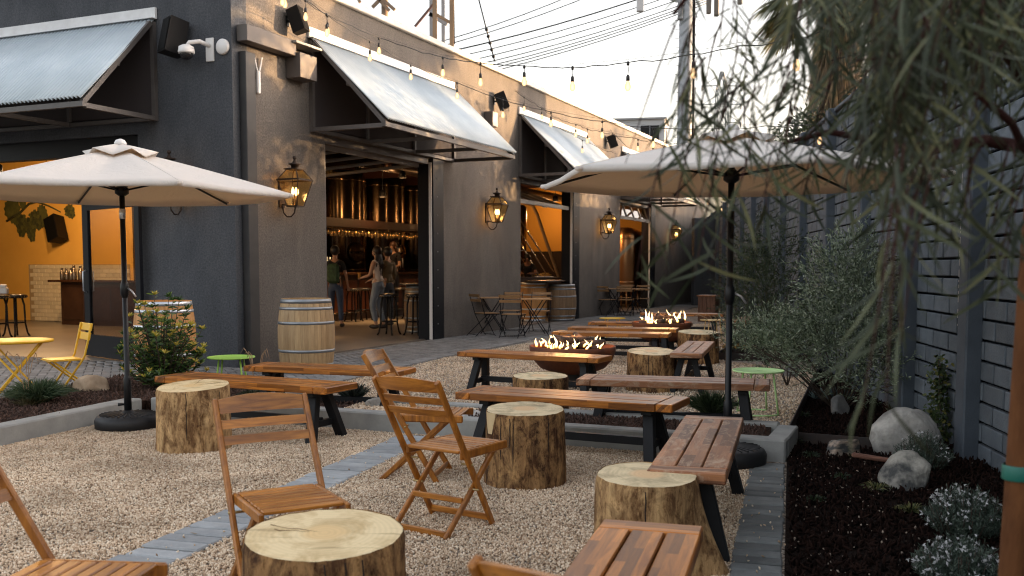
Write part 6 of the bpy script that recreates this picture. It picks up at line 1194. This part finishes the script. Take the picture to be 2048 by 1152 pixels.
def tipped(label, base, h, r, n):
    t = thing('tipped_shrub', label, 'shrub', base, 0); sm = MB(); P = []; D = []; Pt = []; Dt = []; rg = random.Random(5)
    for k in range(n):
        a = rg.uniform(0, 6.28); q = math.sqrt(rg.random())*r; z = h*(0.25+0.75*rg.random())*(1-0.45*(q/r)**2); top = np.array([q*math.cos(a), q*math.sin(a), z]); mid = top*0.55+np.array([0, 0, -0.03]); sm.tube([(0.03*math.cos(a), 0.03*math.sin(a), 0), mid.tolist(), top.tolist()], [0.009, 0.006, 0.003], 5)
        m = 26; f = np.linspace(0.35, 1.0, m)[:, None]; pts = np.where(f < .6, mid*f/.6, mid+(top-mid)*(f-.6)/.4); an = np.arange(m)*2.4; dd = np.stack([np.cos(an), np.sin(an), np.full(m, 0.45)], 1); P.append(pts); D.append(dd)
        w = 9; an = np.arange(w)*2.4; dt = np.stack([np.cos(an)*0.8, np.sin(an)*0.8, np.linspace(.5, 1.6, w)], 1)
        if rg.random() < 0.55: Pt.append(np.repeat(top[None], w, 0)); Dt.append(dt)
        else: P.append(np.repeat(top[None], w, 0)); D.append(dt)
    P = np.concatenate(P); D = np.concatenate(D)+RNG.normal(size=(len(P), 3))*0.2; Pt = np.concatenate(Pt); Dt = np.concatenate(Dt); sm.build('stems', m_stem, t)
    blade_obj('leaves', [blades(P, D, RNG.uniform(.05, .085, len(P)), 0.019, 0.15, 3)], M_leaf('glossy_leaf', [(0, (0.020, 0.045, 0.014)), (.6, (0.062, 0.12, 0.032)), (1, (0.17, 0.25, 0.06))], 0.25, 0.35), t); blade_obj('yellow_tips', [blades(Pt, Dt, RNG.uniform(.045, .07, len(Pt)), 0.017, 0.1, 3)], M_leaf('yellow_leaf', [(0, (0.25, 0.27, 0.04)), (.5, (0.62, 0.48, 0.07)), (1, (0.80, 0.66, 0.20))], 0.35), t); return t
tipped('green shrub with yellow leaf tips in front of the orange barrel', (at(322, 9.9), 9.9, 0.11), 1.0, 0.45, 115)
def tuft(label, loc, r, h, n, stops, W=0.005, cat='grass tuft', name='grass_tuft', key=None, droop=0.55, lean=0.9, tip=None):
    t = thing(name, label, cat, loc, 0); a = RNG.uniform(0, 6.28, n); q = RNG.random(n)**.5*r*0.22; P = np.stack([q*np.cos(a), q*np.sin(a), np.zeros(n)], 1); s = RNG.uniform(0.05, lean, n); D = np.stack([np.cos(a)*s, np.sin(a)*s, np.ones(n)], 1); m = M_leaf(key or ('grass_%d' % int(stops[1][1][1]*1e4)), stops, 0.3)
    blade_obj('blades', [blades(P, D, RNG.uniform(.65, 1.15, n)*h, W, droop, 4)], m, t); return t
tuft('dense dark green grass tuft in front of the yellow table at the left', (at(68, 8.75), 8.75, 0.11), .30, .40, 2200, G_GRASS, 0.006, lean=1.15, droop=0.45)
tuft('green grass tuft at the foot of the right umbrella pole', (at(1428, 8.0), 8.0, 0.11), .28, .34, 1500, G_GRASS, 0.006, lean=1.0, droop=0.4)
tuft('small grey green plant in the curb bed between the two front benches', (at(711, 9.1), 8.9, 0.11), .15, .24, 500, G_GREY[:3]+[(1.0, (0.2, 0.23, 0.2))], 0.010, 'plant', 'low_plant', 'greyish_plant', 0.3, 1.0)
tuft('small bushy plant in the curb bed under the long bench', (at(1240, 8.55), 8.05, 0.12), .14, .16, 380, G_DARK, 0.012, 'plant', 'low_plant', 'bushy_plant', 0.3, 1.4)
tuft('dark grass under the left bench in the mulch', (at(500, 9.15), 9.15, 0.11), .3, .16, 600, G_DARK, 0.006, lean=1.5)
for (px, D, r, h, lb) in ((1762, 5.75, .16, .10, 'yellowish grass tuft directly left of the front grey rock'), (1835, 5.2, .10, .11, 'small bright green grass tuft below the front grey rock'), (1640, 5.45, .10, .08, 'tiny dark grass tuft alone in the middle of the dark mulch'), (1628, 6.75, .12, .09, 'small grass tuft left of the reddish streaked rock'), (1692, 6.05, .11, .08, 'tiny grass tuft below the reddish streaked rock'), (1600, 7.3, .15, .11, 'faint tuft behind the steel edging corner'), (1610, 8.6, .2, .10, 'low dark tuft left of the round grey rock')):
    tuft(lb, (at(px, D), D, 0.02), r, h, 130, [(0, (0.03, 0.04, 0.015)), (.5, (0.08, 0.10, 0.04)), (1, (0.28, 0.25, 0.10))] if px in (1762, 1835) else G_DARK, 0.005, key='yellow_grass' if px in (1762, 1835) else 'dark_grass', lean=1.5)
def feather(label, loc, n, h, spread, seed):
    t = thing('feather_grass', label, 'ornamental grass', loc, 0); rg = random.Random(seed)
    for k in range(n):
        a = rg.uniform(-1, 1)*spread; pts = [(0, 0, 0), (a*0.2, rg.uniform(-.05, .05), h*0.5), (a*0.55, 0.03, h*0.9), (a*0.9, 0.03, h*rg.uniform(.92, 1.05)), (a*1.15, 0.03, h*rg.uniform(.8, .95))]; MB().tube(pts, [0.0022, 0.002, 0.004, 0.006, 0.001], 5).build('plume', M('dry_plume', (0.34, 0.23, 0.14), 0.9), t)
    P = RNG.normal(size=(160, 3))*0.03; P[:, 2] = 0; D = RNG.normal(size=(160, 3))*0.5; D[:, 2] = 1; blade_obj('blades', [blades(P, D, RNG.uniform(.1, .28, 160), 0.004, 0.4, 3)], M_leaf('dry_grass', [(0, (0.05, 0.05, 0.02)), (1, (0.25, 0.2, 0.1))], 0.3), t); return t
feather('dry feathery grass plumes beside the left lime green table', (at(510, 9.3), 9.3, 0.05), 5, 0.50, 0.16, 4); feather('dry feathery grass at the left edge before the yellow table', (at(48, 8.6), 8.6, 0.10), 5, 0.48, 0.2, 9); feather('dry feathery grass wisps beside the farthest stump', (at(1440, 14.6), 14.6, 0.02), 6, 0.62, 0.35, 6)
def rosemary(label, loc, r, h, n, flowers=0.22, key='rosemary'):
    t = thing('rosemary_bush', label, 'bush', loc, 0, None); P = []; D = []; Fp = []; k = n; rg = np.random.default_rng(int(abs(loc[0])*1000)); sm = MB()
    for j in range(k):
        a = rg.uniform(0, 6.28); q = math.sqrt(rg.random())*r; b_ = np.array([q*math.cos(a)*0.6, q*math.sin(a)*0.6, 0.0]); tp = np.array([q*math.cos(a), q*math.sin(a), h*(1-0.55*(q/r)**2)*rg.uniform(.7, 1.05)]); m = 30; f = np.linspace(.15, 1, m)[:, None]; P.append(b_+(tp-b_)*f); d = rg.normal(size=(m, 3))*0.9; d[:, 2] = np.abs(d[:, 2])+0.4; D.append(d)
        if j % 6 == 0: sm.tube([b_.tolist(), tp.tolist()], [0.004, 0.0015], 4)
        if rg.random() < flowers*3: Fp.append(b_+(tp-b_)*rg.uniform(.85, 1.03, (5, 1))+rg.normal(size=(5, 3))*0.012)
    P = np.concatenate(P); D = np.concatenate(D); sm.build('stems', m_stem, t); blade_obj('leaves', [blades(P, D, RNG.uniform(.014, .026, len(P)), 0.0042, 0, 2)], M_leaf(key, [(0, (0.020, 0.032, 0.022)), (.6, (0.055, 0.080, 0.058)), (1, (0.13, 0.165, 0.13))], 0.15), t)
    if Fp: Fp = np.concatenate(Fp); blade_obj('flowers', [blades(np.repeat(Fp, 4, 0), RNG.normal(size=(len(Fp)*4, 3)), 0.012, 0.010, 0, 1)], M_leaf('white_flower', [(0, (0.5, 0.5, 0.5)), (1, (0.72, 0.72, 0.74))], 0.3), t)
    return t
rosemary('flowering rosemary bush by the tree trunk, upper of the two at the right edge', (at(1948, 4.75), 4.75, 0.02), 0.21, 0.25, 330, 0.04); rosemary('flowering rosemary bush in the bottom right corner, lower and nearer of the two', (at(1940, 3.95), 3.95, 0.02), 0.21, 0.22, 360, 0.05); rosemary('dark low bush growing in front of the big pale boulder', (at(1856, 6.35), 6.35, 0.02), 0.19, 0.25, 230, 0.03, 'dark_rosemary')
def succulent(label, loc, n, r, h, stops, key):
    t = thing('succulent', label, 'succulent', loc, 0)
    for k in range(n):
        a = k*2.4; q = r*math.sqrt((k+.5)/n); m = 22; an = np.arange(m)*2.4; e = np.linspace(0.1, 1.5, m); D = np.stack([np.cos(an)*np.cos(e), np.sin(an)*np.cos(e), np.sin(e)+0.2], 1); P = np.zeros((m, 3)); P[:] = (q*math.cos(a), q*math.sin(a), h*0.45); blade_obj('rosette', [blades(P, D, h*0.55, h*0.14, -0.1, 3)], M_leaf(key, stops, 0.15, 0.4), t)
succulent('blue grey spiky succulent beside the round grey rock', (at(1662, 9.2), 9.2, 0.02), 6, 0.16, 0.17, [(0, (0.05, 0.08, 0.085)), (1, (0.16, 0.21, 0.21))], 'blue_succulent'); succulent('small orange succulent patch behind the far steel edging', (at(1470, 15.2), 15.2, 0.02), 7, 0.20, 0.12, [(0, (0.18, 0.09, 0.02)), (1, (0.55, 0.28, 0.04))], 'orange_succulent')
t = thing('climbing_plant', 'small leafy creeper climbing the block wall behind the big boulder', 'creeper', (3.26, 7.35, 0), 0); P = []; sm = MB()
for k in range(5): pts = [(0.02*math.sin(k)+0.03*math.sin(j*0.9+k)-0.012*j*0.3, 0.06*math.cos(j*0.7+k)-0.02*j*0.2, 0.08*j*(0.8+0.06*k)) for j in range(9)]; sm.tube(pts, 0.003, 4); P += [np.array(p) for p in pts for _ in range(16)]
P = np.array(P)+RNG.normal(size=(len(P), 3))*0.035; D = RNG.normal(size=(len(P), 3)); D[:, 0] -= 0.5; sm.build('stems', m_stem, t); blade_obj('leaves', [blades(P, D, 0.035, 0.024, 0.2, 3)], M_leaf('creeper_leaf', [(0, (0.02, 0.035, 0.012)), (.8, (0.06, 0.09, 0.03)), (1, (0.25, 0.22, 0.06))], 0.3), t)
# ------------------------------------------------------------------ rocks
m_rock = M('pale_granite', (0.17, 0.165, 0.155), 0.85, c2=(0.48, 0.46, 0.42), nscale=5, bstr=0.7, bscale=22, bdist=0.02, mid=(0.32, 0.6)); m_rockg = M('grey_rock', (0.06, 0.062, 0.06), 0.85, c2=(0.38, 0.36, 0.31), nscale=6, bstr=0.9, bscale=16, bdist=0.03, mid=(0.4, 0.62)); m_rockr = M('streaked_rock', (0.06, 0.062, 0.06), 0.85, c2=(0.44, 0.34, 0.26), nscale=6, bstr=0.8, bscale=20, bdist=0.02, stretch=(1, 1, 2.5), mid=(0.42, 0.6)); m_rockt = M('tan_rock', (0.30, 0.20, 0.12), 0.85, c2=(0.62, 0.48, 0.34), nscale=5, bstr=0.7, bscale=18, bdist=0.02); m_rockd = M('smooth_grey_rock', (0.10, 0.10, 0.10), 0.8, c2=(0.20, 0.195, 0.185), nscale=9, bstr=0.3, bscale=40)
def rock(label, px, D, sx, sy, sz, mat, seed, z=0.02, rz=0.0, sub=4): o = put('rock', rock_mesh('rock', seed, sx, sy, sz, mat, sub=sub), None, None, (at(px, D), D, z), (0, 0, rz)); tag(o, label, 'rock', 'garden rocks'); return o
rock('largest pale boulder by the block wall in the right garden', 1817, 6.95, 0.29, 0.24, 0.32, m_rock, 2, rz=0.3); rock('rough grey rock in front of the largest boulder', 1825, 5.85, 0.205, 0.18, 0.22, m_rockg, 6, rz=0.8); rock('low rock with reddish streaks left of the largest boulder', 1690, 6.9, 0.17, 0.13, 0.165, m_rockr, 9, rz=0.2)
rock('smooth round grey rock beneath the large olive like shrub', 1684, 8.75, 0.125, 0.11, 0.15, m_rockd, 12, z=0.04); rock('tan boulder in the left mulch bed beside the yellow chair', 184, 9.75, 0.26, 0.17, 0.19, m_rockt, 15, z=0.09, rz=-0.2); rock('flat grey rock in the gravel gap of the long curb bed, left piece', 752, 8.55, 0.12, 0.08, 0.09, m_rock, 18, z=0.12, rz=0.6); rock('flat grey rock in the gravel gap right beside the tall dark stump', 938, 8.0, 0.11, 0.13, 0.055, m_rock, 21, z=0.12); rock('small grey rock hidden under the grey green shrub far right', 1585, 11.9, 0.13, 0.1, 0.13, m_rockd, 24, z=0.03)
o = MB().box((0, 0, 0), (0.42, 0.04, 0.03), bev=0.01).build('driftwood', M_wood('red_driftwood', (0.08, 0.03, 0.02), (0.30, 0.14, 0.09), (1.2, 13, 13), 0.8, 0), None); tag(o, 'reddish weathered stick lying between the rocks', 'stick'); o.location = (at(1778, 6.45), 6.45, 0.06); o.rotation_euler = (0.1, 0.1, -0.35)
# ------------------------------------------------------------------ palms beyond the wall
def palm(label, x, y, zb, zt, r0, r1, fr, crown_z, seed, lean=0.0):
    t = thing('fan_palm', label, 'palm tree', (x, y, 0), 0, 'fan palms beyond the wall'); rg = np.random.default_rng(seed); MB().tube([(0, 0, 0), (lean*.5, 0, zt*0.5), (lean, 0, crown_z)], [0.35, 0.28, 0.25], 14).build('trunk', M('palm_trunk', (0.10, 0.065, 0.04), 0.9, c2=(0.2, 0.13, 0.08), nscale=8), t)
    n = 5200; f = rg.random(n); a = rg.uniform(0, 6.28, n); z = zb+(zt-zb)*f; rr = (r0+(r1-r0)*f)*rg.uniform(.7, 1.0, n); P = np.stack([rr*np.cos(a)+lean, rr*np.sin(a), z], 1); D = np.stack([np.cos(a)*0.18, np.sin(a)*0.18, -np.ones(n)], 1)+rg.normal(size=(n, 3))*0.12; blade_obj('dead_frond_skirt', [blades(P, D, rg.uniform(.45, 1.1, n), rg.uniform(.02, .05, n), 0.0, 2, side=np.cross(D, np.stack([np.cos(a), np.sin(a), np.zeros(n)], 1)))], M_leaf('dead_frond', [(0, (0.06, 0.038, 0.02)), (.5, (0.17, 0.11, 0.055)), (1, (0.36, 0.25, 0.13))], 0.25), t)
    for k in range(fr):
        a = rg.uniform(0, 6.28); el = rg.uniform(-0.7, 0.9); st = np.array([math.cos(a)*math.cos(el), math.sin(a)*math.cos(el), math.sin(el)]); L = rg.uniform(0.9, 1.4); hub = np.array([lean, 0, crown_z])+st*L; m = 46; an = np.linspace(-1.35, 1.35, m); sd = np.cross(st, [0, 0, 1.0]); sd /= np.linalg.norm(sd)+1e-6; up = np.cross(sd, st); D = st*np.cos(an)[:, None]+sd*np.sin(an)[:, None]+up*rg.normal(0, .06, (m, 1)); P = np.repeat(hub[None], m, 0); V, F, Rr = blades(P, D, 0.95*(1-0.25*np.abs(an)/1.35), 0.05, 0.45, 4, side=np.cross(D, up))
        fo = blade_obj('frond', [(V, F, Rr)], M_leaf('palm_green', [(0, (0.035, 0.045, 0.016)), (.6, (0.085, 0.095, 0.035)), (1, (0.22, 0.19, 0.07))], 0.35), t); MB().tube([[lean, 0, crown_z], hub.tolist()], [0.03, 0.02], 6).build('stalk', m_stem, fo)
    return t
palm('fan palm with a shaggy brown skirt of dead fronds, left of the two palms', at(1662, 24), 24, 4.2, 7.6, 0.72, 0.42, 30, 7.9, 3); palm('fan palm half hidden behind the hanging leaves, right of the two palms', at(1775, 19), 19, 4.4, 7.2, 0.62, 0.5, 30, 7.0, 8, 0.2); palm('sunlit fan palm at the far right above the block wall', at(1960, 15), 15, 4.0, 5.6, 0.6, 0.5, 30, 5.6, 12)
def tree(label, x, y, blobs, n, L, W, stops, key, name='leafy_tree'):
    t = thing(name, label, 'tree', (x, y, 0), 0); MB().tube([(0, 0, 0), (0.1, 0, blobs[0][2]*0.5), (0, 0, blobs[0][2])], [0.16, 0.12, 0.06], 9).build('trunk', m_stem, t); tot = sum(b[6] for b in blobs); P = []; D = []
    for (bx, by, bz, rx, ry, rz, s) in blobs: k = int(n*s/tot); u = RNG.normal(size=(k, 3)); u /= np.linalg.norm(u, axis=1, keepdims=True); u *= RNG.random((k, 1))**.4*(1+0.25*np.sin(u[:, :1]*9)*np.cos(u[:, 1:2]*7)); P.append(np.array([bx, by, bz])+u*np.array([rx, ry, rz])); D.append(u+RNG.normal(size=(k, 3))*.6)
    P = np.concatenate(P); D = np.concatenate(D); blade_obj('crown', [blades(P, D, L, W, 0.2, 2)], M_leaf(key, stops, 0.35), t); return t
tree('sunlit yellow green tree glimpsed beyond the far end of the yard', at(1500, 46), 46, [(0, 0, 4.4, 1.2, 1, 1.6, 3), (0.8, 0, 3.6, .9, .8, 1.2, 1)], 3500, 0.22, 0.10, [(0, (0.12, 0.10, 0.02)), (1, (0.5, 0.40, 0.12))], 'sunny_leaf'); tree('dark bushy tree behind the block wall under the left palm', at(1622, 21), 21, [(0, 0, 3.9, .9, .7, .8, 3), (1.6, 0, 3.7, 1.0, .8, .6, 3)], 5000, 0.13, 0.04, G_DARK, 'dark_tree_leaf')
for k, (x, y, zc, rx, rz, lb) in enumerate(((5.9, 8.2, 4.0, 1.5, 1.55, 'dense dark tree behind the block wall, nearest of the row at the right edge'), (6.3, 11.2, 3.9, 1.6, 1.45, 'second dense dark tree of the row behind the block wall'), (7.2, 14.4, 4.25, 1.8, 1.6, 'third dense dark tree of the row behind the block wall, beside the sunlit palm'), (8.3, 17.8, 4.2, 1.9, 1.6, 'fourth dense dark tree of the row behind the block wall'), (9.6, 21.6, 4.0, 1.9, 1.65, 'fifth dense dark tree of the row behind the block wall, behind the palms'), (10.8, 25.6, 4.0, 2.0, 1.7, 'sixth dense dark tree of the row behind the block wall'), (12.4, 30.0, 4.2, 2.2, 1.9, 'seventh dense dark tree of the row, added to shade the far facade'), (14.2, 34.5, 4.3, 2.3, 2.0, 'eighth dense dark tree of the row, added to shade the far facade'), (13.6, 37.4, 3.6, 2.2, 1.9, 'low dense dark tree added for shade between the last two of the row'), (16.5, 39.5, 4.4, 2.5, 2.1, 'farthest dense dark tree of the row, added for shade beyond the block wall'))):  # heights set to block the low sun; last four added for shade
    tree(lb, x, y, [(0, 0, zc, rx, 1.5, rz, 4), (0.4, 1.5, zc-.2, 1.0, .9, rz*.85, 1.2), (0, 0, 2.6, rx*.9, 1.7, 1.2, 2)], 8500, 0.15, 0.055, G_DARK, 'dark_tree_leaf')
# ------------------------------------------------------------------ the weeping tree at the right edge
T0 = Vector((at(2049, 2.3), 2.3, 0)); t = thing('weeping_tree', 'young weeping tree with long narrow leaves hanging over the right half of the view', 'tree', T0, 0)
m_tr = M('young_trunk', (0.075, 0.028, 0.010), 0.8, spec=0.2, c2=(0.17, 0.068, 0.024), nscale=5, bstr=0.4, bscale=30, stretch=(3, 3, 1)); m_tw = M('red_twig', (0.040, 0.014, 0.011), 0.8, spec=0.2); m_wl = M_leaf('willow_leaf', [(0, (0.020, 0.028, 0.014)), (.5, (0.048, 0.060, 0.031)), (.85, (0.095, 0.112, 0.058)), (1, (0.24, 0.24, 0.12))], 0.30, 0.5)
MB().tube([(0.0, 0, 0), (-0.012, 0, 0.4), (0.0, 0, 0.8), (0.012, 0, 1.3), (0.03, 0, 1.8), (0.02, 0.02, 2.5)], [0.036, 0.031, 0.029, 0.027, 0.024, 0.018], 16).build('trunk', m_tr, t); MB().lathe([(0.034, 0.842), (0.036, 0.846), (0.036, 0.874), (0.034, 0.878)], 18, (0.0, 0, 0), cap=False).build('green_tie', M('tie_green', (0.01, 0.13, 0.10), 0.5), t)
def wp(px, py, D): return Vector((at(px, D), D, zat(py, D)))-T0
BR = [[(2052, 300, 2.3), (1960, 285, 2.25), (1850, 300, 2.2), (1740, 285, 2.2), (1650, 268, 2.2), (1560, 290, 2.2)], [(2052, 200, 2.3), (1960, 60, 2.1), (1800, -80, 2.0), (1600, -120, 1.95), (1420, -60, 1.9), (1340, 40, 1.9)], [(2055, 100, 2.3), (1980, -150, 2.4), (1780, -260, 2.5), (1560, -250, 2.5)], [(2052, 330, 2.3), (2010, 250, 2.0), (1900, 160, 1.9), (1780, 120, 1.9), (1700, 130, 1.9)], [(2052, 240, 2.3), (2080, 150, 2.9), (1950, 80, 3.0), (1800, 90, 3.1), (1650, 130, 3.1)]]
for b_, r0 in zip(BR, (0.017, 0.014, 0.014, 0.010, 0.010)): MB().tube([wp(*q) for q in b_], [r0*(1-0.75*i/(len(b_)-1)) for i in range(len(b_))], 8).build('branch', m_tw if r0 < 0.015 else M('branch_red', (0.035, 0.011, 0.009), 0.8, spec=0.2), t)
rg = random.Random(21); LP = []; LD = []; LL = []; own = []; tw = MB()
def twig(p0, p1, n, L=0.115, side=None, single=False):
    A = wp(*p0); B = wp(*p1); ctrl = A.lerp(B, 0.45)+Vector((rg.uniform(-.03, .03), rg.uniform(-.03, .03), 0.03)); pts = [A*(1-f)**2+ctrl*2*f*(1-f)+B*f*f for f in [i/8 for i in range(9)]]; tw.tube(pts, [0.0019]*5+[0.0014, 0.0012, 0.0010, 0.0007], 4)
    for k in range(n):
        f = (k+0.6)/n; i = min(7, int(f*8)); p = pts[i].lerp(pts[i+1], f*8-i); tg = (pts[i+1]-pts[i]).normalized(); sd = Vector((rg.gauss(0, 1), rg.gauss(0, .6), 0)).normalized()*rg.uniform(.3, 1.35); d = tg*0.6+sd+Vector((0, 0, rg.uniform(-.55, .1)))
        l = L*rg.uniform(.65, 1.2)
        if single: own.append((p, d.normalized(), l))
        else: LP.append(p); LD.append(d); LL.append(l)
# thick mass in the upper right
for k in range(260):
    x = rg.uniform(1600, 2110); y = rg.uniform(-120, 200); D = rg.choice((1.5, 1.9, 2.2, 2.6, 3.0))+rg.uniform(-.1, .2)
    if x < 1720 and y > -20: continue
    if x > 1840 and y > 110: continue
    ln_ = rg.uniform(90, 190)*(2.2/D); twig((x, y, D), (x-rg.uniform(-50, 80), y+ln_, D+rg.uniform(-.1, .1)), 13, 0.098)
# open lacework against the sky
for k in range(27):
    x = rg.uniform(1370, 1600); y = rg.uniform(-60, 190); D = rg.uniform(1.8, 2.3); ln_ = rg.uniform(110, 190); twig((x, y, D), (x-rg.uniform(-10, 80), y+ln_, D), 8, 0.085, single=k < 12)
# trails hanging below
TR = [((1400, 120, 1.9), (1262, 560, 1.8), 15), ((1380, 250, 1.9), (1330, 560, 1.85), 13), ((1440, 300, 1.8), (1395, 560, 1.75), 13), ((1500, 250, 1.7), (1440, 545, 1.65), 12), ((1480, 100, 2.0), (1360, 470, 2.0), 14), ((1560, 290, 2.1), (1520, 440, 2.0), 9), ((1640, 290, 2.1), (1600, 430, 2.1), 8), ((1720, 280, 2.1), (1690, 430, 2.0), 7), ((1790, 290, 1.4), (1752, 830, 1.3), 11), ((1850, 290, 1.5), (1800, 600, 1.4), 8), ((1870, 300, 1.5), (1810, 690, 1.35), 8), ((1905, 280, 1.7), (1880, 480, 1.6), 6), ((1960, 280, 1.6), (1915, 440, 1.6), 6), ((2010, 290, 1.8), (1985, 560, 1.7), 12), ((2060, 250, 1.7), (2015, 590, 1.7), 12), ((1760, 250, 1.9), (1740, 520, 1.8), 9), ((1835, 270, 1.9), (1860, 460, 1.9), 9), ((1590, 120, 1.9), (1530, 420, 1.9), 14), ((1660, 100, 2.2), (1600, 380, 2.2), 14), ((1345, 60, 2.0), (1268, 330, 2.0), 9)]
for a_, b_, n_ in TR:
    for q in range(1 if a_[0] < 1600 else 2): o1 = rg.uniform(-14, 14); twig((a_[0]+o1, a_[1], a_[2]+0.02*q), (b_[0]+rg.uniform(-28, 28), b_[1]-rg.uniform(0, 60)*q, b_[2]), n_, 0.12, single=q == 0)
tw.build('twigs', m_tw, t, kind='stuff')
P = np.array([tuple(p) for p in LP]); D = np.array([tuple(d) for d in LD]); L_ = np.array(LL); blade_obj('foliage', [blades(P, D, L_*0.90, L_*0.062, 0.30, 4, bend=0.30)], m_wl, t, kind='stuff')
lv = []
for k in range(8):
    V, F, Rr = blades(np.zeros((1, 3)), np.array([[0.0, 0.0, 1.0]]), 1.0, 0.07, 0, 4, side=np.array([[1.0, 0, 0]])); V[:, 1] += 0.16*(1+k % 3)*V[:, 2]**2*(1 if k % 2 else -1); me = npmesh('leaf', V, F, np.full(len(V), (k+0.5)/8)); me.materials.append(m_wl); lv.append(me)
for i, (p, d, l) in enumerate(own[:295]): l *= 0.85; put('leaf', lv[i % 8], None, t, p, (d.to_track_quat('Z', 'Y') @ __import__('mathutils').Quaternion((0, 0, 1), rg.uniform(0, 6.28))).to_euler(), (l, l, l))
